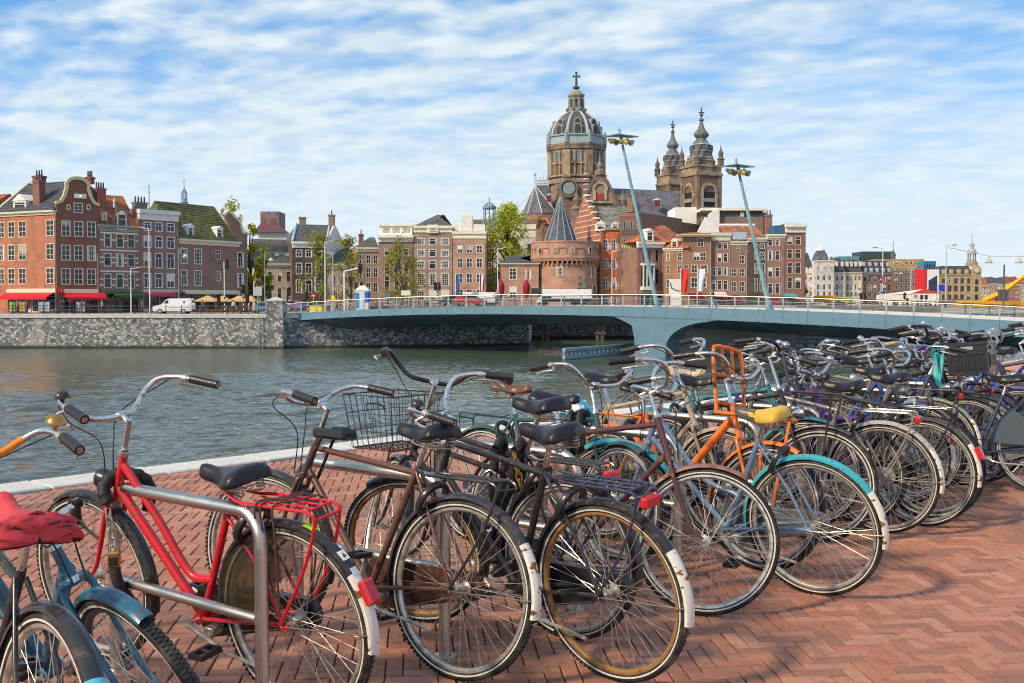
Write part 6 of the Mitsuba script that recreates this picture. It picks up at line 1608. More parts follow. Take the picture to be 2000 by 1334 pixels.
# ------------------------------------------------------------------ vehicles on the far street
def loft_car(prof, W_, key, mat_, col, m, taper=.82, zsplit=None):
    """body from a side outline (x, z): full width below, drawn in towards the roof"""
    g = Polygon(prof)
    msh = trimesh.creation.extrude_polygon(g, W_, engine='earcut')
    v, f = trimesh.remesh.subdivide_to_size(np.array(msh.vertices), np.array(msh.faces), .35)
    v = np.stack([v[:, 0], v[:, 2] - W_ / 2, v[:, 1]], 1)
    f = f[:, ::-1]
    zs = zsplit
    t = np.clip((v[:, 2] - zs) / max(v[:, 2].max() - zs, .01), 0, 1)
    v[:, 1] *= 1 - (1 - taper) * t
    e = np.clip((np.abs(v[:, 0] - v[:, 0].mean()) / (np.ptp(v[:, 0]) / 2) - .82) / .18, 0, 1)
    v[:, 1] *= 1 - .12 * e
    return add(key, P((v, f), mat_, col, 35), m)


def wheel_set(k, xs, W_, R, m):
    for x in xs:
        for s in (-1, 1):
            wk = add(f'{k}__wheel', P(mv(lathe([(0, -.1), (R * .9, -.11), (R, -.07), (R, .07), (R * .9, .11), (0, .1)], 18, 'y'), x, s * (W_ / 2 - .10), R), 'plain', (0.02, 0.02, 0.02), 40), m)
            add(f'{wk}__rim', P(mv(lathe([(0, s * .115), (R * .62, s * .115), (R * .62, s * .09)] if s > 0 else [(R * .62, s * .09), (R * .62, s * .115), (0, s * .115)], 12, 'y'), x, -0 + s * (W_ / 2 - .10), R), 'alloy'), m)


def van(label, pos, yaw, col):
    k = thing('van', label, 'van')
    m = mat4(rot(yaw, [0, 0, 1]), pos)
    prof = [(-2.4, .32), (2.4, .32), (2.5, .55), (2.45, .85), (2.05, 1.02), (1.35, 1.15), (.75, 1.78), (.45, 1.90), (-2.25, 1.95), (-2.42, 1.75), (-2.48, .6)]
    loft_car(prof, 1.88, f'{k}__body', 'paint', col, m, .80, .95)
    for s in (-1, 1):
        add(f'{k}__side_window', P(mv(prism([(.45, 1.12), (1.22, 1.12), (.72, 1.68), (.45, 1.70)], .03), 0, s * .862 - .015, 0), 'pane'), m)
        add(f'{k}__stripe', P(V(*[box(-2.1, .3, s * .925 - .015, s * .925 + .015, z, z + .09) for z in (.72,)]), 'plain', (0.05, 0.22, 0.5)), m)
        add(f'{k}__headlight', P(bbox(2.33, s * .62, .86, .22, .34, .16, .05), 'chrome'), m)
        add(f'{k}__emblem', P(V(mv(lathe([(0, -.01), (.16, -.01), (.16, .01), (0, .01)], 12, 'y'), -1.55, s * .87, 1.45)), 'plain', (0.25, 0.08, 0.3)), m)
    add(f'{k}__windscreen', P((np.array([(1.33, -.78, 1.19), (1.33, .78, 1.19), (.80, .68, 1.77), (.80, -.68, 1.77)]) + [.012, 0, .012], np.array([[0, 1, 2, 3]])), 'pane'), m)
    add(f'{k}__rear_window', P(box(-2.47, -2.44, -.6, .6, 1.15, 1.65), 'pane'), m)
    add(f'{k}__bumper', P(V(bbox(2.47, 0, .45, .14, 1.5, .22, .04), bbox(-2.47, 0, .45, .14, 1.5, .2, .04)), 'plain', (0.05, 0.05, 0.055)), m)
    wheel_set(k, (-1.5, 1.5), 1.88, .33, m)


def car(label, pos, yaw, col, key='car', cat='car', s_=1.0):
    k = thing(key, label, cat)
    m = mat4(rot(yaw, [0, 0, 1]) * s_, pos)
    prof = [(-2.05, .30), (2.05, .30), (2.15, .5), (2.08, .72), (1.2, .90), (.55, 1.36), (.2, 1.45), (-.9, 1.46), (-1.45, 1.30), (-1.95, .95), (-2.12, .8), (-2.14, .45)]
    loft_car(prof, 1.72, f'{k}__body', 'paint', col, m, .74, .85)
    for s in (-1, 1):
        add(f'{k}__side_window', P(mv(prism([(-1.4, .98), (.95, .98), (.50, 1.32), (-.85, 1.38)], .03), 0, s * .755 - .015, 0), 'pane'), m)
        add(f'{k}__headlight', P(bbox(2.02, s * .58, .66, .2, .3, .13, .04), 'chrome'), m)
        add(f'{k}__tail_light', P(bbox(-2.05, s * .6, .78, .14, .24, .16, .03), 'red_lens'), m)
    add(f'{k}__windscreen', P((np.array([(1.15, -.68, .95), (1.15, .68, .95), (.56, .60, 1.36), (.56, -.60, 1.36)]) + [.02, 0, .02], np.array([[0, 1, 2, 3]])), 'pane'), m)
    add(f'{k}__rear_window', P((np.array([(-1.5, -.6, 1.28), (-1.5, .6, 1.28), (-1.9, .66, .99), (-1.9, -.66, .99)]) + [-.02, 0, .02], np.array([[0, 1, 2, 3]])), 'pane'), m)
    wheel_set(k, (-1.3, 1.3), 1.72, .31, m)


q = at(340, 605, 134)
van('white delivery van parked on the far street before the mossy house', (q[0], 134.0, GZ), math.pi, (0.76, 0.77, 0.77))
q = at(513, 605, 140)
car('small blue car beside the wall pillar at the end of the bridge', (q[0], 140, GZ), -1.2, (0.06, 0.20, 0.42))
q = at(573, 605, 158)
car('violet grey car behind the bridge railing', (q[0], 158, GZ + .2), 2.6, (0.16, 0.12, 0.24))
q = at(918, 600, 150)
car('red car with a white stripe behind the bridge railing', (q[0], 150, GZ + .9), 0.3, (0.55, 0.03, 0.04), s_=1.1)
q = at(884, 600, 152)
car('black car behind the bridge railing left of the red one', (q[0], 152, GZ + .9), 3.0, (0.02, 0.022, 0.025))
# raised street behind the bridge
struct('street', P(V(box(-24, 60, 147.5, 166, GZ + .004, .88)), 'asphalt'), 'raised street running behind the bridge railing')
# white lorry
k = thing('lorry', 'big white lorry with a plain box body behind the bridge railing', 'lorry')
a, b = at(*C3(620, 1090), 152), at(*C3(1050, 1225), 152)
zr_ = .9
add(f'{k}__box', P(bbox((a[0] + b[0]) / 2, 153.3, (a[2] + zr_ + 1.0) / 2, b[0] - a[0], 2.5, a[2] - zr_ - 1.0, .06), 'plain', (0.80, 0.81, 0.82)))
cx0 = at(*C3(568, 1200), 152)[0]
add(f'{k}__cab', P(mv(prism([(cx0, zr_ + .5), (a[0] - .05, zr_ + .5), (a[0] - .05, a[2] - .6), (cx0 + 1.0, a[2] - .6), (cx0 + .15, a[2] - 1.5)], 2.3), 0, 152.1, 0), 'paint', (0.74, 0.76, 0.76)))
add(f'{k}__cab_window', P(bbox(cx0 + 1.5, 152.06, a[2] - 1.4, 1.3, .06, .8, .02), 'pane'))
add(f'{k}__deflector', P(bbox(a[0] - .9, 153.3, a[2] - .2, 1.5, 2.0, .8, .15), 'plain', (0.05, 0.055, 0.06)))
for x_ in (cx0 + 1.1, b[0] - 2.4, b[0] - 1.3):
    for y_ in (152.3, 154.2):
        add(f'{k}__wheel', P(mv(lathe([(0, -.14), (.45, -.14), (.5, -.1), (.5, .1), (.45, .14), (0, .14)], 18, 'y'), x_, y_, zr_ + .48), 'plain', (0.02, 0.02, 0.02), 40))
add(f'{k}__chassis', P(box(cx0 + .3, b[0] - .1, 152.6, 154, zr_ + .55, zr_ + .98), 'plain', (0.10, 0.10, 0.10)))
k = thing('trailer', 'white box trailer with a red lower corner behind the railing left of the lorry', 'trailer')
a, b = at(*C2(1490, 880), 154), at(*C2(1740, 960), 154)
add(f'{k}__box', P(bbox((a[0] + b[0]) / 2, 155.2, (a[2] + 1.3) / 2, b[0] - a[0], 2.4, a[2] - 1.3, .06), 'plain', (0.78, 0.79, 0.80)))
add(f'{k}__wheel', P(V(mv(lathe([(0, -.12), (.42, -.12), (.42, .12), (0, .12)], 16, 'y'), a[0] + 2, 154.2, 1.32)), 'plain', (0.02, 0.02, 0.02)))
k = thing('container', 'orange site container behind the railing right of the row of houses', 'container')
a, b = at(*C5(243, 597), 215), at(*C5(412, 655), 215)
add(f'{k}__box', P(bbox((a[0] + b[0]) / 2, 216.3, (a[2] + GZ) / 2, b[0] - a[0], 2.4, a[2] - GZ, .05), 'plain', (0.80, 0.40, 0.02)))
add(f'{k}__ribs', P(V(*[box(x, x + .15, 215.02, 215.09, GZ + .2, a[2] - .2) for x in np.linspace(a[0] + .3, b[0] - .4, 22)]), 'plain', (0.74, 0.36, 0.02)), kind='stuff')
k = thing('container', 'small green and yellow site container beside the orange one', 'container')
a, b = at(*C5(430, 610), 216), at(*C5(552, 655), 216)
add(f'{k}__box', P(bbox((a[0] + b[0]) / 2, 217.3, (a[2] + GZ) / 2, b[0] - a[0], 2.4, a[2] - GZ, .05), 'plain', (0.50, 0.52, 0.08)))
cols_ = [(0.70, 0.71, 0.72), (0.55, 0.05, 0.05), (0.05, 0.06, 0.08), (0.72, 0.72, 0.70), (0.60, 0.12, 0.05), (0.20, 0.22, 0.25)]
nm2 = ['silver car beside the orange container', 'red car in the traffic before the hotel', 'black car in the traffic before the hotel', 'white car in the traffic before the pavilion', 'orange red car in the traffic before the pavilion', 'grey car at the right end of the far traffic']
for i in range(6):
    q = at(1592 + i * 24, 600, 200)
    car(nm2[i], (q[0], 200 + (i % 2) * 2, GZ), rnd.choice([0.1, 3.2]), cols_[i])
# yellow crane arm
k = thing('crane', 'yellow telescopic crane arm reaching up at the right edge', 'crane')
a, b, c_ = at(*C5(1650, 645), 250), at(*C5(1800, 580), 250), at(*C5(2010, 425), 250)
add(f'{k}__arm', P(V(tube([b, c_ * .5 + b * .5], [.75, .7], 4), tube([c_ * .5 + b * .5, c_ + (c_ - b) * .4], [.5, .42], 4)), 'plain', (0.80, 0.42, 0.02)))
add(f'{k}__boom_foot', P(tube([a, b], [.6, .9], 4), 'plain', (0.76, 0.40, 0.02)))
add(f'{k}__cabin', P(bbox(at(*C5(1822, 0), 250)[0], 250, at(*C5(1822, 605), 250)[2], 2.4, 2.2, 3.4, .2), 'plain', (0.10, 0.10, 0.10)))
add(f'{k}__carriage', P(bbox(at(*C5(1740, 0), 250)[0], 250, GZ + .9, 16, 2.4, 1.4, .1), 'plain', (0.72, 0.36, 0.02)))
# ------------------------------------------------------------------ terrace with parasols
for i, (xc, hw) in enumerate(((1425, 78), (1530, 55), (1640, 70), (1722, 40))):
    k = thing('parasol', ['wide tan parasol nearest the white van', 'tan parasol second from the van', 'tan parasol behind the walking person', 'tan parasol nearest the yellow green tree'][i], 'parasol', None)
    q = at(*C1(xc, 930), 142)
    w_ = hw / 3.51 * 142 / F_PX
    zt_, ze_ = at(*C1(xc, 903), 142)[2], at(*C1(xc, 936), 142)[2]
    add(f'{k}__canopy', P(V(mv(lathe([(w_ * 1.25, ze_ - .2), (w_ * 1.25, ze_), (.1, zt_), (0, zt_)], 4, a0=math.pi / 4), q[0], 142, 0)), 'plain', (0.56, 0.38, 0.17)))
    add(f'{k}__pole', P(rod((q[0], 142, GZ), (q[0], 142, zt_), .05, 6), 'plain', (0.35, 0.25, 0.15)))
    for j in range(3):
        kk2 = thing('terrace_chair', f'wooden terrace chair, {ORD[j]} from the left under the tan parasol {["nearest the white van", "second from the van", "third from the van", "nearest the yellow green tree"][i]}', 'chair', 'terrace chairs under the parasols')
        m_ = mat4(rot(rnd.uniform(0, 6), [0, 0, 1]), (q[0] + (j - 1) * w_ * .6, 141.2 + rnd.uniform(-.4, .8), GZ))
        add(f'{kk2}__seat', P(bbox(0, 0, .45, .45, .45, .05), 'plain', (0.30, 0.15, 0.05)), m_)
        add(f'{kk2}__backrest', P(V(*[bbox(-.21, 0, z, .04, .45, .09) for z in (.6, .74, .88)]), 'plain', (0.33, 0.17, 0.06)), m_)
        for sx_ in (-.2, .2):
            for sy_ in (-.2, .2):
                add(f'{kk2}__leg', P(bbox(sx_, sy_, .22 if sx_ > 0 else .46, .05, .05, .43 if sx_ > 0 else .9), 'plain', (0.28, 0.14, 0.05)), m_)
# ------------------------------------------------------------------ street furniture on the far side
def lamp(label, C, x, ytop, ybase, Y, kind='arm', arm=1, col=(0.62, 0.64, 0.62), r=.09, zb=GZ):
    k = thing('street_lamp', label, 'street lamp')
    b, t = at(*C(x, ybase), Y), at(*C(x, ytop), Y)
    add(f'{k}__pole', P(tube([(t[0], Y, zb), (t[0], Y, t[2])], [r, r * .6], 8), 'plain', col, 40))
    if kind == 'arm':
        add(f'{k}__arm', P(tube([(t[0], Y, t[2] - .1), (t[0] + arm * 1.3, Y, t[2] + .15)], [.05, .04], 6), 'plain', col, 40))
        add(f'{k}__head', P(V(bbox(t[0] + arm * 1.7, Y, t[2] + .12, 1.0, .35, .22, .06)), 'gold'))
    elif kind == 'globe':
        pts = [(t[0], Y, t[2] - 1.6)] + [(t[0] + arm * (.5 - .5 * math.cos(a)), Y, t[2] - 1.6 + 1.6 * math.sin(a)) for a in np.linspace(.3, 2.6, 8)]
        add(f'{k}__arm', P(tube(pts, .045, 6), 'plain', (0.30, 0.34, 0.35), 40))
        add(f'{k}__globe', P(mv(lathe([(0, .35), (.15, .3), (.38, .05), (.36, -.05), (.2, -.25), (0, -.3)], 12), pts[-1][0], Y, pts[-1][2] - .4), 'glossy', (0.55, 0.57, 0.55), 40))
    return k


lamp('tall white lamp post with orange head before the flat fronted house', C1, 1020, 440, 1020, 133, 'arm', -1, (0.74, 0.74, 0.72))
lamp('short white lamp post before the green awning shop', C1, 895, 715, 1020, 133, 'arm', 1, (0.74, 0.74, 0.72))
lamp('grey curved lamp post with a globe at the left end of the mossy house', C1, 1222, 575, 1000, 140, 'globe', 1, (0.25, 0.28, 0.30))
lamp('curved lamp post with a globe before the ornate house', C2, 128, 605, 990, 150, 'globe', 1, (0.25, 0.32, 0.32))
lamp('tall grey lamp post between the black house and the cream corniced house', C2, 543, 530, 1000, 140, 'arm', 1, (0.48, 0.54, 0.58), .14)
lamp('slim white pole before the low cream corniced house', C2, 597, 610, 980, 148, 'arm', -1, (0.66, 0.66, 0.62), .06)
lamp('white lamp post with orange head beside the red folded parasol', C3, 230, 735, 1150, 150, 'arm', 1, (0.66, 0.68, 0.70))
lamp('lamp post with an orange head before the step gable house', C3, 1225, 760, 1225, 160, 'arm', 1, (0.80, 0.80, 0.80), .07)
lamp('lamp post before the brick hotel', C5, 802, 195, 660, 230, 'arm', -1, (0.60, 0.66, 0.68), .16)
lamp('tall lamp post before the tan stone cupola building', C5, 1342, 172, 660, 230, 'arm', 1, (0.42, 0.52, 0.55), .16)
lamp('slim lamp post before the grey brown building', C5, 1042, 360, 660, 230, 'arm', 1, (0.66, 0.64, 0.55), .12)
# overhead wires on the right with two hanging lamps
k = thing('overhead_wire', 'overhead wire with two hanging lamps to the right of the cupola building', 'wire')
a, b, c_, d = at(*C5(1360, 190), 232), at(*C5(1610, 240), 240), at(*C5(1700, 262), 240), at(*C5(2060, 262), 240)
add(f'{k}__cable', P(tube([a, b, c_, d], .05, 4), 'plain', (0.25, 0.28, 0.30)))
for px in (1700, 1957):
    q = at(*C5(px, 265), 240)
    add(f'{k}__lamp', P(mv(lathe([(0, 0), (.2, -.1), (.9, -1.3), (.8, -1.5), (0, -1.5)], 10), *q), 'plain', (0.50, 0.48, 0.42)))
k = thing('catenary_mast', 'dark tram wire mast right of the cupola building', 'mast')
q = at(*C5(1832, 335), 235)
add(f'{k}__pole', P(rod((q[0], 235, GZ), (q[0], 235, q[2]), .18, 6), 'plain', (0.10, 0.11, 0.12)))
add(f'{k}__arm', P(rod((q[0] - 2.5, 235, q[2] - 7.5), (q[0] + 2.5, 235, q[2] - 7.5), .07, 5), 'plain', (0.12, 0.12, 0.13)))


def traffic_light(label, C, x, ytop, Y, heads=((0, 0),), striped=True, zb=GZ, ybot=None):
    k = thing('traffic_light', label, 'traffic light')
    t = at(*C(x, ytop), Y)
    n = 8
    H = t[2] - zb
    add(f'{k}__pole', P(rod((t[0], Y, zb), (t[0], Y, t[2] - .2), .07, 8), 'plain', (0.66, 0.67, 0.66), 40))
    if striped:
        for i in range(4):
            add(f'{k}__band', P(rod((t[0], Y, zb + .2 + i * .55), (t[0], Y, zb + .45 + i * .55), .078, 8), 'plain', (0.02, 0.02, 0.02), 40))
    for dx_, dz_ in heads:
        hk_ = add(f'{k}__head', P(bbox(t[0] + dx_, Y - .1, t[2] - .5 + dz_, .42, .3, 1.15, .08), 'plain', (0.015, 0.017, 0.02)))
        for i in range(3):
            add(f'{hk_}__lens', P(mv(lathe([(.11, -.12), (.12, -.12), (.12, 0), (0, 0), ], 10, 'y'), t[0] + dx_, Y - .25, t[2] - .5 + dz_ + (.35, 0, -.35)[i]), 'glossy', ((0.25, 0.02, 0.02), (0.3, 0.16, 0.02), (0.02, 0.15, 0.06))[i]))


traffic_light('white traffic light pole with black bands before the parasols', C1, 1537, 660, 131, ((.35, 0), (-.7, -4.6), (.4, -7.0)))
traffic_light('traffic light with black head beside the yellow green tree', C1, 1668, 830, 131, ((0, 0), (.5, -1.2)))
traffic_light('black traffic light beside the wall pillar', C2, 158, 880, 135, ((0, 0),))
traffic_light('striped traffic light before the dark fronted house', C2, 298, 850, 140, ((0, 0),))
traffic_light('traffic light behind the yellow box', C2, 425, 880, 142, ((-.1, 0),))
traffic_light('striped traffic light before the white attic house', C2, 780, 815, 146, ((-.5, 0), (.3, 0)))
traffic_light('traffic light with black oval head in front of the many paned house', C2, 1315, 815, 150, ((-.3, 0), (.25, 0)), zb=.9)
traffic_light('black traffic light before the brick hotel', C5, 615, 575, 190, ((0, 0), (.8, -.6)))
traffic_light('black traffic light before the white pavilion', C5, 985, 575, 190, ((0, 0), (.5, -1.0)))
# white arm with signal, yellow box, blue advertising column, signs, flags
k = thing('signal_gantry', 'white signal arm over the street before the gutter house', 'traffic light')
a, b = at(*C2(675, 735), 146), at(*C2(775, 715), 146)
add(f'{k}__pole', P(rod((a[0], 146, GZ), (a[0], 146, a[2]), .12, 8), 'plain', (0.78, 0.78, 0.76), 40))
add(f'{k}__arm', P(rod((a[0], 146, a[2] - .05), (b[0], 146, b[2]), .09, 8), 'plain', (0.78, 0.78, 0.76), 40))
add(f'{k}__head', P(V(bbox(b[0] + .2, 145.9, b[2], .55, .3, 1.3, .06)), 'plain', (0.015, 0.017, 0.02)))
k = thing('utility_box', 'bright yellow roadwork box behind the railing', 'box')
a, b = at(*C2(437, 978), 136), at(*C2(522, 1008), 136)
add(f'{k}__body', P(bbox((a[0] + b[0]) / 2, 136.6, (a[2] + GZ) / 2, b[0] - a[0], 1.2, a[2] - GZ, .05), 'plain', (0.82, 0.66, 0.01)))
add(f'{k}__lid', P(bbox((a[0] + b[0]) / 2, 136.6, a[2] + .04, b[0] - a[0] + .12, 1.3, .1, .03), 'plain', (0.7, 0.55, 0.01)))
k = thing('advertising_column', 'blue and white advertising kiosk behind the bridge railing', 'kiosk')
a, b = at(*C2(752, 868), 145), at(*C2(838, 990), 145)
add(f'{k}__body', P(box(a[0], b[0], 145, 147, GZ, a[2]), 'plain', (0.62, 0.66, 0.72)))
add(f'{k}__blue_field', P(box(at(*C2(810, 0), 145)[0], b[0] + .03, 144.96, 147.02, at(*C2(800, 950), 145)[2], a[2] - .15), 'plain', (0.02, 0.13, 0.52)))
add(f'{k}__blue_stripe', P(box(a[0] - .02, at(*C2(772, 0), 145)[0], 144.95, 147.01, at(*C2(760, 990), 145)[2], a[2] - .3), 'plain', (0.03, 0.25, 0.55)))
add(f'{k}__roof', P((np.array([(a[0] - .2, 144.9, a[2]), (b[0] + .2, 144.9, a[2]), (b[0] + .2, 147.2, a[2]), (a[0] - .2, 147.2, a[2]), ((a[0] + b[0]) / 2, 146, a[2] + .9)]), np.array([[0, 1, 4], [1, 2, 4], [2, 3, 4], [3, 0, 4]])), 'plain', (0.74, 0.72, 0.62)))


def flag(label, C, x0, x1, y0, y1, Y, bands, zb=.9, cat='flag', key='flag'):
    """upright banner cloth of colour bands (vertical shares from the left) on a pole"""
    k = thing(key, label, cat)
    a, b = at(*C(x0, y0), Y), at(*C(x1, y1), Y)
    add(f'{k}__pole', P(rod((a[0] - .08, Y, zb), (a[0] - .08, Y, a[2] + .2), .06, 6), 'plain', (0.75, 0.75, 0.75), 40))
    n, mm = 9, 5
    tot = sum(w for w, _ in bands); u0 = 0
    for w, c in bands:
        u1 = u0 + w / tot
        v = []
        for j in range(n):
            for i in range(mm):
                u = u0 + (u1 - u0) * i / (mm - 1)
                t = j / (n - 1)
                x = a[0] + (b[0] - a[0]) * u * (1 - .25 * t * (u > .5))
                v.append((x, Y + .18 * math.sin(5 * u + 2.5 * t) + .01, a[2] + (b[2] - a[2]) * t))
        f = [[j * mm + i, (j + 1) * mm + i, (j + 1) * mm + i + 1, j * mm + i + 1] for j in range(n - 1) for i in range(mm - 1)]
        add(f'{k}__cloth', P((np.array(v), np.array(f)), 'plain', c, True))
        u0 = u1


flag('red banner hanging on a pole before the brick corner house', C4, 405, 468, 648, 852, 150, ((1, (0.72, 0.03, 0.02)),), key='banner', cat='banner')
flag('white banner with a grey diagonal on a pole right of the red one', C4, 548, 610, 648, 840, 150, ((1, (0.72, 0.72, 0.78)),), key='banner', cat='banner')
flag('blue banner on a pole before the brick house with the cream attic', C2, 1442, 1468, 760, 900, 152, ((1, (0.03, 0.12, 0.42)),), key='banner', cat='banner')
flag('red, white and blue flag hanging on a pole left of the big tree', C2, 1605, 1640, 765, 875, 152, ((1, (0.62, 0.03, 0.04)), (1.2, (0.78, 0.78, 0.80)), (1, (0.04, 0.12, 0.45))))
k = thing('hoarding', 'plain white hoarding panel left of the red banner', 'panel')
a, b = at(*C4(300, 735), 152), at(*C4(396, 965), 152)
add(f'{k}__board', P(bbox((a[0] + b[0]) / 2, 152, (a[2] + .9) / 2, b[0] - a[0], .3, a[2] - .9, .03), 'plain', (0.80, 0.80, 0.77)))
add(f'{k}__mark', P(xf(trim_along([(-1.0 + .0, .9), (-.8, .1), (0, -.25), (.5, -.3)], .14, -.02, .02), mat4(None, ((a[0] + b[0]) / 2 + .3, 151.83, a[2] - 1.4))), 'plain', (0.06, 0.06, 0.07)))
for i, (x, cc) in enumerate(((258, 0), (480, 1))):
    k = thing('folded_parasol', ['folded dark red parasol left of the annexe door', 'folded dark red parasol right of the annexe door'][i], 'parasol')
    a, b = at(*C3(x, 1000), 165), at(*C3(x, 1120), 165)
    add(f'{k}__cloth', P(mv(lathe([(.05, b[2] - 1.2), (.5, b[2]), (.62, (a[2] + b[2]) / 2), (.4, a[2] - .6), (.06, a[2]), (0, a[2] + .1)], 9), a[0], 165, 0), 'plain', (0.33, 0.015, 0.03), 40))
    add(f'{k}__pole', P(rod((a[0], 165, .88), (a[0], 165, b[2]), .06, 6), 'plain', (0.5, 0.4, 0.3)))


def sign(label, C, x0, x1, y0, y1, Y, col, zb=GZ, text=None, tcol=WHITE, shape='rect'):
    k = thing('road_sign', label, 'sign')
    a, b = at(*C(x0, y0), Y), at(*C(x1, y1), Y)
    cx_, cz_, w, h_ = (a[0] + b[0]) / 2, (a[2] + b[2]) / 2, b[0] - a[0], a[2] - b[2]
    add(f'{k}__post', P(rod((cx_, Y + .08, zb), (cx_, Y + .08, a[2]), .05, 6), 'plain', (0.55, 0.56, 0.56), 40))
    if shape == 'disc':
        add(f'{k}__plate', P(mv(lathe([(0, -.04), (w / 2, -.04), (w / 2, .04), (0, .04)], 20, 'y'), cx_, Y, cz_), 'plain', col))
    else:
        add(f'{k}__plate', P(bbox(cx_, Y, cz_, w, .08, h_, .01), 'plain', col))
    if text == 'bar':
        add(f'{k}__bar', P(bbox(cx_, Y - .06, cz_, w * .7, .04, h_ * .18), 'plain', tcol))
    elif text:
        t = meshkit.text_mesh(text, h_ * .34, .02, True)
        tv = np.array(t.vertices); tv[:, :2] -= tv[:, :2].mean(0)
        sc_ = min(1, w * .8 / max(np.ptp(tv[:, 0]), .01)); tv[:, :2] *= sc_
        add(f'{k}__symbol', P(xf((tv, np.array(t.faces)), mat4(np.array([[1, 0, 0], [0, 0, -1], [0, 1, 0]]), (cx_, Y - .045, cz_))), 'plain', tcol))


sign('blank grey sign board beside the wall pillar', C2, 50, 112, 845, 905, 137, (0.42, 0.46, 0.48))
sign('round no entry sign before the black fronted house', C2, 448, 480, 888, 920, 140, (0.62, 0.02, 0.03), text='bar', shape='disc')
sign('yellow notice on a pole before the low cream corniced house', C2, 585, 610, 905, 933, 146, (0.85, 0.62, 0.01))
sign('round blue sign before the white attic house', C2, 950, 975, 893, 922, 148, (0.03, 0.20, 0.50), shape='disc', zb=.9)
sign('white direction sign before the many paned house', C2, 1065, 1130, 868, 902, 150, (0.74, 0.72, 0.70), zb=.9)
sign('blue P sign on a post left of the red folded parasol', C3, 226, 250, 995, 1025, 151, (0.02, 0.14, 0.45), zb=.9, text='P')
sign('blue sign right of the red, white and blue cloth', C5, 1275, 1327, 507, 557, 225, (0.02, 0.06, 0.62))
sign('dark red sign with letter A before the brick hotel', C5, 770, 800, 432, 490, 226, (0.30, 0.02, 0.06), text='A')
sign('blue street sign before the white pavilion', C5, 785, 820, 560, 580, 190, (0.03, 0.08, 0.30))
# bollards and thin railing along the wall's top
for i in range(18):
    px = 24 + i * 30.0
    if px > 525: break
    q = at(px, 600, 125.6)
    k = thing('bollard', f'slim black railing post on the far quay wall, {ORD[i]} from the left', 'post', 'railing posts along the far quay wall')
    add(f'{k}__post', P(rod((q[0], 125.6, GZ), (q[0], 125.6, GZ + 1.05), .05, 6), 'plain', (0.035, 0.04, 0.045), 40))
    add(f'{k}__cap', P(mv(lathe([(0, .1), (.06, .05), (.06, 0), (0, 0)], 8), q[0], 125.6, GZ + 1.05), 'plain', (0.035, 0.04, 0.045)))
k = thing('quay_railing', 'thin steel wire railing between the posts on the far quay wall', 'railing')
for z_ in (.55, 1.0):
    add(f'{k}__rail', P(rod((-64, 125.6, GZ + z_), (-29.5, 125.6, GZ + z_), .018, 5), 'plain', (0.2, 0.21, 0.22)))

# ------------------------------------------------------------------ bicycles
HA = math.radians(68.0)
AX = np.array([-math.cos(HA), 0, math.sin(HA)])
C_RED, C_BLACK, C_BROWN, C_ORANGE = (0.58, 0.010, 0.018), (0.018, 0.020, 0.024), (0.105, 0.045, 0.032), (0.78, 0.17, 0.012)
C_TEAL, C_BLUE, C_GREY, C_GREEN = (0.035, 0.36, 0.45), (0.13, 0.22, 0.36), (0.24, 0.235, 0.225), (0.018, 0.085, 0.070)
C_PURPLE, C_NAVY, C_CHAMP, C_WHITE = (0.11, 0.022, 0.22), (0.018, 0.035, 0.085), (0.42, 0.36, 0.25), (0.70, 0.69, 0.64)
_wheel_cache = {}


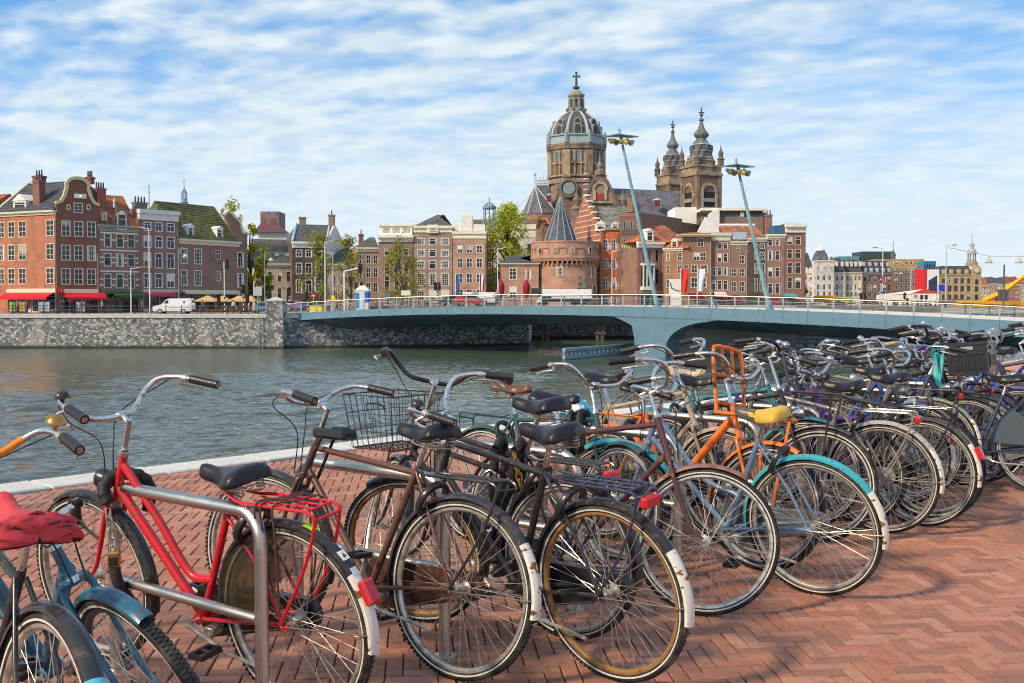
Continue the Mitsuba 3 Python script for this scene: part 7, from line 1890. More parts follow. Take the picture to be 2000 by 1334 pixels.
def wheel_parts(R, lod, rim, stripe, fat):
    key = (round(R, 3), lod, rim, stripe, fat)
    if key in _wheel_cache:
        return _wheel_cache[key]
    n = (108, 72, 56)[lod]
    m = (14, 10, 8)[lod]
    a = np.linspace(0, 2 * np.pi, m, endpoint=False)
    rt = 0.0185 * fat
    rc = R - rt
    rr = rt * np.ones(m)
    prof = np.c_[rc + rr * np.cos(a), rr * 0.98 * np.sin(a)]
    tv, tf = ring(prof, n)
    parts = []
    if lod < 2:                                     # tread blocks across the running surface
        k = (108 if lod == 0 else 72) if fat < 1.12 else 144
        blocks = []
        for i in range(k):
            for s in (-1, 1):
                t = 2 * np.pi * (i + 0.25 * s) / k
                M = rot(-t, [0, 1, 0])
                bx = bbox(R + 0.0003, s * rt * 0.42, 0, 0.004, rt * 0.7, 2 * np.pi * R / k * 0.62)
                blocks.append((bx[0] @ M.T, bx[1]))
        tv, tf = V((tv, tf), *blocks)
        parts.append(('tyre', P((tv, tf), 'rubber', None, 40)))
    else:
        parts.append(('tyre', P((tv, tf), 'rubber', None, True)))
    if stripe:
        for s in (1, -1):
            r1, r2 = rc - rt * 0.30, rc + rt * 0.02
            sp = [(r1, s * rt * 0.955), (r2, s * rt * 1.005), (r2, s * rt * 0.93), (r1, s * rt * 0.90)]
            parts.append(('reflective_stripe', P(ring(sp if s > 0 else sp[::-1], n), 'plain', (0.62, 0.61, 0.57), 40)))
    ri = R - 2 * rt
    wr = 0.0125
    rp = [(ri + 0.010, wr), (ri + 0.010, -wr), (ri - 0.004, -wr), (ri - 0.010, -wr * 0.55), (ri - 0.0125, 0), (ri - 0.010, wr * 0.55), (ri - 0.004, wr)]
    parts.append(('rim', P(ring(rp, n), rim[0], rim[1], 40)))
    hp = [(0.0, -0.052), (0.006, -0.052), (0.006, -0.036), (0.026, -0.034), (0.026, -0.030), (0.014, -0.026), (0.013, 0.026), (0.026, 0.030), (0.026, 0.034), (0.006, 0.036), (0.006, 0.052), (0, 0.052)]
    parts.append(('hub', P(V(lathe(hp, 16, 'y'), rod((0, -0.072, 0), (0, 0.072, 0), 0.0048, 8), *[lathe([(0, s * .058), (0.009, s * .058), (0.009, s * .066), (0, s * .066)], 6, 'y') for s in (-1, 1)]), 'alloy', None, 40)))
    sp = []
    ns = 36 if lod < 2 else 32
    for i in range(ns):
        side = 1 if i % 2 else -1
        rim_a = 2 * np.pi * (i + 0.5) / ns
        hub_a = rim_a + (1.05 if (i // 2) % 2 else -1.05)
        a_ = (0.024 * math.cos(hub_a), side * 0.031, 0.024 * math.sin(hub_a))
        b_ = ((ri - 0.006) * math.cos(rim_a), side * 0.002, (ri - 0.006) * math.sin(rim_a))
        sp.append(rod(a_, b_, 0.00125 if lod < 2 else 0.0015, 5 if lod == 0 else 4))
    if lod == 0:
        for s_ in sp:
            parts.append(('spoke', P(s_, 'alloy', None, 60)))
    else:
        parts.append(('spokes', P(V(*sp), 'alloy', None, 60)))
    _wheel_cache[key] = parts
    return parts


def fender(R, a0, a1, w=0.052, n=40):
    """curved mudguard band between two angles (radians from forward, upwards)"""
    ri = R + 0.014
    cs = [(-w / 2, -0.010), (-w / 2 * 0.92, 0.0), (-w / 4, 0.008), (0, 0.0105), (w / 4, 0.008), (w / 2 * 0.92, 0.0), (w / 2, -0.010)]
    prof = [(ri + h, o) for o, h in cs] + [(ri + h - 0.0022, o * 0.97) for o, h in cs[::-1]]
    return ring(prof, n, a0, a1)


def saddle_mesh(kind='soft', w=1.0):
    """loft from the broad rear to the narrow nose; local origin below its middle"""
    xs = np.linspace(-0.135, 0.150, 22)
    k = 20
    vs = []
    for x in xs:
        t = (x + 0.135) / 0.285
        hw = (0.030 + 0.078 * (1 - smooth01((t - 0.18) / 0.50))) * w
        end = min(1.0, math.sqrt(max(0.0, 1 - ((abs(t - 0.5) - 0.36) / 0.14) ** 2)) if abs(t - 0.5) > 0.36 else 1.0)
        hw *= max(end, 0.05)
        th = 0.040 + 0.026 * (1 - t)
        top = 0.066 + 0.012 * math.cos(t * 5.2) * (1 if kind == 'soft' else 1.6) + 0.006 * (1 - t)
        drop = 0.030 if t < 0.55 else 0.026
        for j in range(k):
            g = 2 * np.pi * j / k
            c, s = math.cos(g), math.sin(g)
            y = hw * np.sign(c) * abs(c) ** 0.75
            z = top - th / 2 - (drop * (abs(c) ** 2.2)) * 0.8 + (th / 2) * np.sign(s) * abs(s) ** 0.75 * max(end, 0.25)
            vs.append((x, y, z))
    v = np.array(vs)
    n = len(xs)
    i, j = np.meshgrid(np.arange(n - 1), np.arange(k), indexing='ij')
    f = np.stack([i * k + j, (i + 1) * k + j, (i + 1) * k + (j + 1) % k, i * k + (j + 1) % k], -1).reshape(-1, 4)
    m = V((v, f))
    v, f = m
    e0, e1 = len(v), len(v) + 1
    v = np.vstack([v, v[:k].mean(0), v[-k:].mean(0)])
    jj = np.arange(k)
    f = np.vstack([f, np.stack([np.full(k, e0), jj, (jj + 1) % k], 1), np.stack([np.full(k, e1), (n - 1) * k + (jj + 1) % k, (n - 1) * k + jj], 1)])
    return v, f


def coil(c, r, h, turns, wr, n=5):
    t = np.linspace(0, turns * 2 * np.pi, int(turns * 10) + 1)
    return tube(np.c_[c[0] + r * np.cos(t), c[1] + r * np.sin(t), c[2] + h * t / t[-1]], wr, n)


def bar_side(style, s):
    """half a handlebar (s=+1 left), in the steered frame at the stem clamp: x forward, z up. Returns (bar points, grip start, grip end)"""
    if style == 'upright':
        p = [(0, 0, 0), (0.012, 0.05, 0.000), (0.050, 0.115, 0.012), (0.062, 0.175, 0.060), (0.040, 0.225, 0.098), (-0.020, 0.262, 0.103), (-0.085, 0.285, 0.092)]
        g0, g1 = (-0.085, 0.285, 0.092), (-0.205, 0.315, 0.066)
    elif style == 'swept':
        p = [(0, 0, 0), (0.03, 0.06, 0.004), (0.055, 0.13, 0.020), (0.045, 0.20, 0.050), (0.00, 0.245, 0.066), (-0.07, 0.268, 0.062)]
        g0, g1 = (-0.07, 0.268, 0.062), (-0.19, 0.290, 0.040)
    elif style == 'short':
        p = [(0, 0, 0), (0.0, 0.03, 0.0), (0.0, 0.06, 0.004), (0.0, 0.085, 0.008)]
        g0, g1 = (0.0, 0.085, 0.008), (-0.01, 0.11, 0.008)
    else:
        p = [(0, 0, 0), (0.01, 0.08, 0.01), (0.012, 0.15, 0.045), (0.0, 0.20, 0.060), (-0.03, 0.25, 0.060)]
        g0, g1 = (-0.03, 0.25, 0.060), (-0.085, 0.36, 0.045)
    sg = np.array([1, s, 1])
    return np.array(p) * sg, np.array(g0) * sg, np.array(g1) * sg


def bicycle(label, pose, style='diamond', col=C_BLACK, pm='paint', fcol=None, white=True, rim=('alloy', None), stripe=True, fat=1.0, bars='upright', barcol=None,
            saddle=(0.010, 0.011, 0.014), saddle_smooth='soft', carrier=C_BLACK, light='rack', case=C_BLACK, lod=1, basket=False, front_rack=None, lamp=True, bell=True,
            front_guard=True, guards=True, cut=None, kick=True, skirt=False, crank=-2.4, cover=None, springs=True, smoke=False, dyn=False, tape=None, coaster=None, rlock=True):
    q = dict(zip(('x', 'y', 'yaw', 'lean', 'steer', 'L', 'R', 'ht', 'stem', 'sx', 'sz', 'zbb'), pose))
    R, L = q['R'], q['L']
    b = thing('bicycle', label, 'bicycle', 'bicycles parked along the quay')
    M = mat4(rot(q['yaw'], [0, 0, 1]) @ rot(q['lean'], [1, 0, 0]), (q['x'], q['y'], 0.0))
    A0 = np.array([L - 0.06, 0, R])
    S = np.eye(4)
    S[:3, :3] = rot(q['steer'], AX)
    S[:3, 3] = A0 - S[:3, :3] @ A0
    MS = M @ S
    fcol = col if fcol is None else fcol
    nt = (12, 9, 7)[lod]
    K = lambda name: f'{b}__{name}'
    put = lambda name, mesh, m, c=None, sm=40, w=M: add(K(name), P(mesh, m, c, sm), w)
    bb = np.array([0.475, 0, q['zbb']])
    sad = np.array([q['sx'], 0, q['sz']])
    st_dir = (sad - [0, 0, 0.05]) - bb
    sl = np.linalg.norm(st_dir)
    st_dir /= sl
    low = A0 + AX * 0.400
    top = A0 + AX * q['ht']
    cl = bb + st_dir * min(0.56, sl - 0.10)          # seat cluster
    # frame ---------------------------------------------------------------
    fr = []
    fr.append(rod(bb, cl + st_dir * 0.015, 0.0150, nt))
    fr.append(rod(low - AX * 0.005, top, 0.0175, nt))
    if style in ('diamond', 'double'):
        ttz = top - AX * 0.035
        fr.append(rod(cl - st_dir * 0.02, ttz, 0.0140, nt))
        if style == 'double':
            fr.append(rod(cl - st_dir * 0.12, top - AX * 0.12, 0.0140, nt))
        fr.append(rod(bb, low + AX * 0.03, 0.0155, nt))
    elif style == 'step':                             # two curved tubes, close together, from the head down to the bracket
        h1, h2 = top - AX * 0.04, low + AX * 0.035
        mid = bb + st_dir * 0.17
        fr.append(tube(smooth_path([h1, h1 * 0.62 + mid * 0.38 + [0.0, 0, -0.045], mid + [0.125, 0, 0.012], mid], 7), 0.0165, nt))
        fr.append(rod(h2, bb, 0.0190, nt))
    elif style == 'mixte':
        h1, h2 = top - AX * 0.04, low + AX * 0.03
        fr.append(tube(smooth_path([h1, h1 * 0.5 + bb * 0.5 + [-0.05, 0, -0.02], bb + st_dir * 0.20], 7), 0.0145, nt))
        fr.append(tube(smooth_path([h2, h2 * 0.5 + bb * 0.5 + [-0.03, 0, -0.035], bb], 7), 0.0155, nt))
    elif style == 'beam':                             # one thick low tube
        fr.append(rod(top - AX * 0.07, bb + st_dir * 0.03, 0.024, nt))
    for s in (-1, 1):
        fr.append(tube(smooth_path([bb + [-0.01, s * 0.022, 0], [0.36, s * 0.040, R * 0.30 + q['zbb'] * 0.70], [0.05, s * 0.062, R], [-0.01, s * 0.062, R]], 4), 0.0090, nt))
        fr.append(tube([cl + [-0.005, s * 0.014, -0.012], [0.10, s * 0.052, R + 0.20], [0.0, s * 0.063, R + 0.004]], [0.0075, 0.0075, 0.006], max(6, nt - 2)))
        fr.append(bbox(0.0, s * 0.063, R, 0.045, 0.005, 0.034, 0.002))
    fr.append(lathe([(0.0, -0.036), (0.021, -0.036), (0.021, 0.036), (0, 0.036)], nt, 'y'))
    fr[-1] = mv(fr[-1], *bb)
    put('frame', V(*fr), pm, col)
    # fork, in the steered frame
    fk = []
    crown = A0 + AX * 0.388
    hub = np.array([L, 0, R])
    for s in (-1, 1):
        o = np.array([0, s * 0.046, 0])
        fk.append(tube(smooth_path([crown + [0, s * 0.035, 0.0], crown + o - AX * 0.04, A0 + AX * 0.17 + o, A0 + AX * 0.06 + o + [0.012, 0, 0], hub + o * 1.1], 5), np.linspace(0.0120, 0.0075, 21), nt))
    fk.append(bbox(*(crown + AX * 0.004), 0.036, 0.096, 0.022, 0.005))
    put('fork', V(*fk), pm, col, 40, MS)
    for hs in (tube([top - AX * 0.004, top + AX * 0.012, top + AX * 0.013, top + AX * 0.026], [0.0215, 0.0215, 0.018, 0.0165], nt), tube([low - AX * 0.014, low + AX * 0.004], [0.021, 0.021], nt)):
        put('headset', hs, 'chrome' if lod < 2 else 'alloy', None, 40, MS)
    # stem, handlebar
    clampp = A0 + AX * q['stem']
    fwd = np.array([AX[2], 0, -AX[0]])                # forward, square to the steering axis
    c0 = clampp + fwd * 0.045 + AX * 0.010
    put('stem', V(tube([top, clampp - AX * 0.004, clampp + AX * 0.012], [0.0112, 0.0112, 0.0125], nt), tube([clampp, c0], [0.0125, 0.0145], nt), mv(lathe([(0, -0.022), (0.0185, -0.022), (0.0185, 0.022), (0, 0.022)], nt, 'y'), *c0)), 'chrome', None, 40, MS)
    bpts = {}
    hb = K('handlebar')
    for s in (1, -1):
        p, g0, g1 = bar_side(bars, s)
        bpts[s] = (p + c0, g0 + c0, g1 + c0)
    full = np.vstack([smooth_path(bpts[-1][0], 5)[::-1], smooth_path(bpts[1][0], 5)[1:]])
    add(hb, P(V(tube(full, 0.0112, nt), *[rod(bpts[s][1], bpts[s][2], 0.0110, nt) for s in (1, -1)]), 'chrome' if barcol is None else 'glossy', barcol, 40), MS)
    for s in (1, -1):
        g0, g1 = bpts[s][1], bpts[s][2]
        k = 9 if lod < 2 else 3
        tt = np.linspace(0, 1, 2 * k + 1)
        rr = np.array([0.0165 + (0.0018 if i % 2 else 0.0) for i in range(2 * k + 1)])
        rr[0] = rr[-1] = 0.0175
        add(f'{hb}__grip', P(tube(g0 + (g1 - g0) * tt[:, None], rr, nt), 'leather', (0.020, 0.020, 0.022) if tape is None else tape, 40), MS)
        if lod < 2 and coaster is None:
            d = (g0 - bpts[s][0][-2]); d /= np.linalg.norm(d)
            m0 = g0 - d * 0.025
            lev = smooth_path([m0 + [0.01, 0, -0.012], m0 + [0.045, s * 0.012, -0.028], m0 + [0.0, s * 0.045, -0.040], m0 + (g1 - g0) * 0.85 + [0.03, s * 0.02, -0.035]], 4)
            add(f'{hb}__brake_lever', P(V(tube(lev, 0.0055, 6), tube([m0 - d * 0.012, m0 + d * 0.012], [0.0155, 0.0155], nt)), 'alloy', None, 40), MS)
    if bell:
        g0 = bpts[1][0][-2] if bell is True else bpts[bell][0][-2]
        bl_ = lathe([(0.0, 0.040), (0.012, 0.039), (0.022, 0.033), (0.0275, 0.022), (0.0275, 0.015), (0.025, 0.013), (0.010, 0.012), (0.008, 0.0), (0, 0)], 16)
        add(f'{hb}__bell', P(mv(bl_, g0[0], g0[1], g0[2] + 0.009), 'chrome' if lod else 'glossy', None if lod else (0.03, 0.03, 0.034), 40), MS)
    # seat
    put('seat_post', rod(cl, sad - st_dir * 0.0 + [0, 0, -0.02], 0.0128, nt), 'chrome')
    sk = K('saddle')
    sm_ = saddle_mesh(saddle_smooth, 1.0)
    if cover is not None:
        sm_ = (np.asarray(sm_[0]) @ rot(math.radians(-8), [0, 1, 0]).T + [0.05, 0, -0.004], sm_[1])
    if cover is None:
        add(sk, P(mv(sm_, sad[0] + 0.01, 0, sad[2] - 0.035), 'leather', saddle, True), M)
    else:
        v, f = trimesh.remesh.subdivide(np.asarray(sm_[0]), np.asarray(sm_[1]))
        v = v * [1.04, 1.12, 1.28] + [0, 0, -0.012]
        nrm = v - v.mean(0)
        v = v + nrm * (0.62 * (np.abs(meshkit.fbm(v * [20, 34, 22] + 5, 4, 3) - 0.5) - 0.12))[:, None]
        add(sk, P(mv((v, f), sad[0] + 0.01, 0, sad[2] - 0.035), 'leather', saddle, True), M)
        add(f'{sk}__rain_cover', P(mv((v * [1.03, 1.05, 1.03] + [0, 0, 0.004], f), sad[0] + 0.01, 0, sad[2] - 0.035), 'cloth', cover, True), M, label='crumpled red rain cover pulled over the saddle')
    if springs:
        for s in (-1, 1):
            cc = (sad[0] - 0.085, s * 0.052, sad[2] - 0.062)
            add(f'{sk}__spring', P(coil(cc, 0.015, 0.05, 4, 0.0028, 5) if lod < 2 else rod(cc, (cc[0], cc[1], cc[2] + 0.05), 0.013, 6), 'alloy', None, 40), M)
        rails = [tube(smooth_path([[sad[0] - 0.09, s * 0.05, sad[2] - 0.062], [sad[0] - 0.01, s * 0.022, sad[2] - 0.06], [sad[0] + 0.06, s * 0.018, sad[2] - 0.045], [sad[0] + 0.12, s * 0.01, sad[2] - 0.005]], 3), 0.004, 5) for s in (-1, 1)]
        add(f'{sk}__rails', P(V(*rails, bbox(sad[0], 0, sad[2] - 0.05, 0.03, 0.06, 0.03, 0.005)), 'alloy', None, 40), M)
    # wheels
    for fwheel in (False, True):
        wk = uniq(K('wheel'))
        wm = (MS if fwheel else M) @ mat4(rot(rnd.uniform(0, 6), [0, 1, 0]), (L, 0, R) if fwheel else (0, 0, R))
        for nm, pl in wheel_parts(R, lod, rim, stripe, fat):
            add(f'{wk}__{nm}', pl, wm, kind='stuff' if nm == 'spokes' else None)
        if lod == 0:
            vt = np.array([[R - 0.05, 0, 0], [R - 0.085, 0, 0]])
            add(f'{wk}__valve', P(tube(vt, [0.003, 0.003], 6), 'alloy'), wm)
    # mudguards
    if guards:
        rg = K('mudguard')
        a_end = math.radians(189)
        a_w = math.radians(144) if white else a_end
        k1 = add(rg, P(mv(fender(R, math.radians(-14), a_w, n=48), 0, 0, R), pm, fcol, 40), M)
        if white:
            add(f'{k1}__white_tail', P(mv(fender(R + 0.001, a_w, a_end, n=14), 0, 0, R), 'worn_paint', C_WHITE, 40), M, label='white rear end of the mudguard')
        stays = []
        for s in (-1, 1):
            for ad in ((178, 0.0),):
                t = math.radians(ad[0])
                stays.append(tube([(0, s * 0.068, R), ((R + 0.016) * math.cos(t) * 0.97, s * 0.030, R + (R + 0.016) * math.sin(t))], 0.0028, 6))
        add(f'{k1}__stay', P(V(*stays), 'glossy', (0.13, 0.115, 0.10), 40), M)
        if front_guard:
            k2 = add(rg, P(mv(fender(R, math.radians(62), math.radians(196), n=36), L, 0, R), pm, fcol, 40), MS)
            stays = []
            for s in (-1, 1):
                t = math.radians(178)
                stays.append(tube([(L, s * 0.060, R), (L + (R + 0.016) * math.cos(t) * 0.97, s * 0.030, R + (R + 0.016) * math.sin(t))], 0.0028, 6))
            add(f'{k2}__stay', P(V(*stays), 'glossy', (0.13, 0.115, 0.10), 40), MS)
    # carrier
    if carrier is not None:
        zc = 2 * R + 0.085
        x0, x1 = 0.22, -0.195
        cr = [tube(smooth_path([[cl[0] - 0.02, -0.028, zc + 0.02], [x0 - 0.05, -0.052, zc], [x0 - 0.12, -0.066, zc], [x1 + 0.10, -0.066, zc], [x1 + 0.015, -0.066, zc - 0.004], [x1, -0.064, zc - 0.05], [x1 + 0.07, -0.07, R + 0.21], [0.0, -0.074, R + 0.01]], 4), 0.0062, 8)]
        cr.append((cr[0][0] * [1, -1, 1], cr[0][1][:, ::-1]))
        for xx in np.linspace(x0 - 0.16, x1 + 0.03, 4):
            cr.append(rod((xx, -0.066, zc), (xx, 0.066, zc), 0.0045, 6))
        for s in (-0.022, 0.022):
            cr.append(rod((x0 - 0.10, s, zc), (x1 + 0.03, s, zc), 0.0042, 6))
        cr.append(rod((x1 + 0.002, -0.064, zc - 0.03), (x1 + 0.002, 0.064, zc - 0.03), 0.0055, 6))
        put('carrier', V(*cr), pm if pm != 'worn_paint' else 'paint', carrier, 40)
        if light == 'rack':
            lt = bbox(x1 - 0.020, 0, zc - 0.045, 0.034, 0.104, 0.044, 0.009)
            put('tail_light', lt, 'red_lens', None, 30)
    if light == 'guard' or (carrier is not None and light == 'both'):
        t = math.radians(156)
        m = mat4(rot(-t, [0, 1, 0]), ((R + 0.040) * math.cos(t), 0, R + (R + 0.040) * math.sin(t)))
        add(K('tail_light'), P(bbox(0, 0, 0, 0.034, 0.058, 0.088, 0.008), 'red_lens', None, 30), M @ m)
    # chain side (right, y < 0)
    if case is not None:
        ca = np.array(arc(bb[0], bb[2], 0.112, -1.35, 1.75, 18) + arc(0, R, 0.058, 1.75, 2 * np.pi - 1.35, 14))
        yk = -0.085
        cm = prism([tuple(x) for x in ca], 0.030)
        put('chain_case', mv(cm, 0, yk, 0), 'glossy' if case == C_BLACK else 'worn_paint' if case[0] > .4 else pm, case, 30)
    else:
        ch = [mv(lathe([(0.088, -0.002), (0.096, -0.002), (0.096, 0.002), (0.088, 0.002)], 36, 'y'), bb[0], -0.052, bb[2])]
        ch += [rod((bb[0], -0.052, bb[2] + s * 0.092), (0, -0.052, R + s * 0.035), 0.004, 5) for s in (-1, 1)]
        ch += [mv(lathe([(0.0, -0.003), (0.036, -0.003), (0.036, 0.003), (0, 0.003)], 20, 'y'), 0, -0.052, R)]
        ch += [rod((bb[0], -0.052, bb[2]), (bb[0] + 0.09 * math.cos(a), -0.052, bb[2] + 0.09 * math.sin(a)), 0.006, 5) for a in (0.3, 2.4, 4.5)]
        put('chain', V(*ch), 'alloy', None, 40)
    ck = K('crank')
    ca = np.array([math.cos(crank), 0, math.sin(crank)])
    arms = [rod((bb[0], -0.08, bb[2]), (bb[0], 0.075, bb[2]), 0.008, 8)]
    for s in (1, -1):
        d = ca * s
        y = s * 0.080
        arms.append(tube([bb + [0, y, 0], bb + d * 0.165 + [0, y * 1.06, 0]], [0.0125, 0.009], 7))
    put('crank', V(*arms), 'alloy', None)
    for s in (1, -1):
        e = bb + ca * s * 0.165 + [0, s * 0.090, 0]
        pd = [bbox(e[0] + t_ * 0.028, e[1] + s * 0.052, e[2], 0.022, 0.092, 0.022, 0.004) for t_ in (-1, 1)]
        pd.append(bbox(e[0], e[1] + s * 0.052, e[2], 0.05, 0.018, 0.016))
        pd += [bbox(e[0], e[1] + s * (0.010 + u_), e[2], 0.074, 0.006, 0.020) for u_ in (0, 0.090)]
        add(f'{ck}__pedal', P(V(*pd), 'glossy', (0.022, 0.022, 0.024), 30), M)
    if kick:
        put('kickstand', V(tube(smooth_path([bb + [-0.06, 0.035, -0.03], bb + [-0.12, 0.085, -0.06], [0.16, 0.105, q['zbb'] - 0.075], [0.045, 0.110, q['zbb'] - 0.09]], 4), 0.0075, 7), bbox(bb[0] - 0.07, 0.025, bb[2] - 0.03, 0.05, 0.05, 0.03, 0.004)), 'alloy')
    # brake cable and head lamp
    if lod < 2:
        cb = [tube(smooth_path([bpts[s][0][-2] + [0.03, 0, -0.01], bpts[s][0][2] + [0.10, 0, -0.03], top + [0.09, s * 0.03, 0.04], low + [0.045, s * 0.02, 0.0]], 6), 0.0027, 5) for s in (1, -1)]
        put('brake_cable', V(*cb), 'glossy', (0.02, 0.02, 0.02), 40, MS)
    if lamp:
        lp = lathe([(0.0, -0.055), (0.018, -0.052), (0.034, -0.030), (0.041, 0.005), (0.041, 0.018), (0.037, 0.020), (0, 0.022)], 18)
        lm = mat4(rot(math.radians(82), [0, 1, 0]), tuple(low + AX * (0.055 if lamp is True else lamp) + [0.085, 0, 0.01]))
        add(K('headlight'), P(V(lp, ), 'glossy' if lod == 0 else 'chrome', (0.022, 0.025, 0.03) if lod == 0 else None, 40), MS @ lm)
        put('lamp_bracket', rod(low + AX * 0.05, low + AX * 0.05 + [0.06, 0, 0.0], 0.006, 6), 'alloy', None, 40, MS)
    if lod < 2 and guards and rlock:                            # ring lock on the seat stays
        lk = ring([(0.062, -0.012), (0.082, -0.012), (0.086, 0.0), (0.082, 0.012), (0.062, 0.012)], 26, math.radians(-62), math.radians(242))
        put('ring_lock', V(mv((lk[0] @ rot(math.pi / 2, [0, 0, 1]).T @ rot(math.radians(-28), [0, 1, 0]).T, lk[1]), 0.165, 0, R + 0.335), ), 'glossy', (0.025, 0.026, 0.03), 40)
    if dyn:
        d0 = np.array([L - 0.02, 0.062, 2 * R - 0.05])
        put('dynamo', V(mv(lathe([(0, -0.05), (0.022, -0.048), (0.022, 0.02), (0.012, 0.034), (0.010, 0.05), (0.013, 0.052), (0.013, 0.068), (0, 0.07)], 14), *d0), rod(d0 + [0, 0, -0.04], A0 + AX * 0.2 + [0, 0.045, 0], 0.006, 6)), 'glossy', (0.02, 0.02, 0.022), 40, MS)
    if smoke:                                          # see-through coat guard beside the rear wheel
        pts = arc(0, 0, R - 0.01, math.radians(-8), math.radians(88), 20) + arc(0, 0, 0.15, math.radians(88), math.radians(-8), 8)
        for s in (1, -1):
            put('coat_guard', mv(prism(pts, 0.002), 0, s * 0.040, R), 'smoked', None, False)
    if skirt:
        pts = arc(0, 0, R + 0.012, math.radians(5), math.radians(128), 20) + [(-0.10, 0.10), (0.05, 0.0)]
        for s in (1, -1):
            put('coat_guard', mv(prism(pts, 0.003), 0, s * 0.040, R), 'plain', (0.085, 0.11, 0.135), False)
    return dict(key=b, M=M, MS=MS, A0=A0, top=top, low=low, c0=c0, bars=bpts, q=q, sad=sad, cl=cl, bb=bb, K=K)


mat('cloth', two({'type': 'bumpmap', 'arbitrary': mikit.proc(lambda p, n, uv: 0.006 * fbm(p.x * 22 + 4 * noise(p.y * 9, p.z * 9), p.y * 26, p.z * 40), 2e-3), 'scale': 1.0, 'bsdf': pr(VC, 0.55, specular=0.35, sheen=0.4)}))

# ------------------------------------------------------------------ the bicycles, one by one (x, y, yaw, lean, steer, L, R, ht, stem, sx, sz, zbb)
bk = {}
bk['black_cover'] = bicycle('black bicycle with a red rain cover on its saddle and a blue stickered mudguard', (-1.188, 2.61, 2.339, 0.064, -0.24, 1.117, .349, .60, .676, .20, .893, .285), 'diamond', C_BLACK,
    lod=0, white=False, carrier=None, light=None, cover=(0.52, 0.045, 0.055), case=(0.55, 0.53, 0.45), pm='paint', springs=False, rlock=False, bell=False, lamp=False, rim=('alloy', None))
bk['blue_rev'] = bicycle('blue bicycle with a knobbly front tyre facing the red bicycle', (-1.813, 3.824, -0.704, 0.348, -0.023, 1.12, .351, .50, .565, .2, .90, .285), 'beam', (0.012, 0.115, 0.20), lod=0, bars='short', coaster=1,
    fat=1.15, rlock=False, white=False, carrier=None, light=None, bell=False, lamp=False, rim=('glossy', (0.03, 0.035, 0.045)), case=None)
bk['red'] = bicycle('bright red bicycle with a red luggage carrier and black saddle', (-0.751, 3.770, 2.585, -0.122, 0.02, 1.116, .350, .586, .725, .245, .862, .285), 'step', C_RED, lod=0, fcol=C_BLACK,
    carrier=C_RED, light='both', smoke=True, dyn=True, lamp=True, rim=('alloy', None), fat=1.08, crank=0.35 - math.pi)
bk['brown'] = bicycle('rusty brown bicycle with a chipped white mudguard end', (-0.22, 4.101, 2.525, 0.084, 0.161, 1.107, .352, .564, .708, .207, .954, .290), 'diamond', C_BROWN, lod=0, fcol=(0.03, 0.035, 0.045), pm='paint',
    carrier=C_BLACK, light=None, case=(0.06, 0.03, 0.02), bars='swept', lamp=False, bell=False, crank=1.9, coaster=1)
bk['gold'] = bicycle('black bicycle with rusty gold wheel rims and a big red tail light', (0.403, 4.102, 2.417, -0.102, 0.352, 1.096, .353, .60, .672, .247, .967, .285), 'diamond', C_BLACK, lod=0,
    rim=('worn_paint', (0.27, 0.150, 0.050)), carrier=(0.02, 0.03, 0.07), light='rack', lamp=False, bell=1, crank=2.6)
bk['basket'] = bicycle('black twin top tube bicycle with a wire basket in front', (0.244, 4.613, 2.504, 0.014, -0.618, 1.133, .349, .60, .777, .153, 1.018, .285), 'double', C_BLACK, lod=1, white=False,
    carrier=C_BLACK, light='rack', barcol=(0.025, 0.027, 0.032), bars='upright', lamp=False, bell=False)
bk['bfork'] = bicycle('old purple brown bicycle with its front wheel towards the open pavement', (0.014, 5.661, -0.667, -0.089, 0.42, 1.12, .345, .613, .735, .20, .97, .285), 'diamond', (0.085, 0.035, 0.042), lod=0, fcol=(0.22, 0.12, 0.11),
    pm='worn_paint', white=False, carrier=None, light=None, lamp=False, bell=False, case=None, crank=2.0)
bk['green'] = bicycle('dark green bicycle with a brown leather saddle', (-0.255, 6.518, -0.771, -0.198, -0.241, 1.126, .349, .549, .696, .175, .965, .285), 'diamond', C_GREEN, lod=1, white=False, carrier=C_GREEN, light=None,
    saddle=(0.13, 0.055, 0.03), lamp=False, bell=False, springs=True)
bk['blue'] = bicycle('slate blue bicycle with a turquoise rear mudguard and a torn yellow saddle', (1.54, 5.312, 2.486, -0.126, 0.206, 1.13, .352, .60, .666, .236, .916, .285), 'mixte', C_BLUE, lod=0, fcol=C_TEAL,
    carrier=None, light=None, saddle=(0.60, 0.38, 0.04), case=(0.10, 0.12, 0.14), lamp=False, bell=False, crank=-2.2)
bk['champ'] = bicycle('champagne coloured bicycle with a tall steering tube', (0.469, 7.178, -0.717, 0.03, -0.063, 1.12, .349, .644, .808, .2, .97, .285), 'diamond', C_CHAMP, lod=1, white=False, carrier=None, light=None, lamp=False, bell=False)
bk['orange'] = bicycle('bright orange transport bicycle with an orange front rack', (0.56, 6.60, -0.78, -0.16, 0.05, 1.14, .345, .60, .74, .2, .95, .285), 'beam', C_ORANGE, lod=1, white=False, carrier=C_ORANGE, light='rack', fat=1.25, lamp=False, front_rack=True, bell=True)
bk['grey'] = bicycle('grey bicycle with a slim black saddle and plain grey carrier', (2.383, 6.747, 2.535, -0.037, 0.0, 1.12, .351, .60, .72, .242, .935, .285), 'diamond', C_GREY, lod=0, fcol=(0.42, 0.41, 0.39), carrier=C_GREY, light='rack', case=(0.28, 0.28, 0.25), lamp=False, springs=False)
bk['side'] = bicycle('dark blue bicycle with coat guards standing apart at the end of the row', (4.126, 8.182, 2.981, 0.064, 0.0, 1.12, .352, .60, .69, .254, .88, .29), 'mixte', C_NAVY, lod=0, carrier=C_BLACK, light='rack', case=(0.16, 0.18, 0.20), skirt=True, lamp=False, bell=False, crank=-1.9)

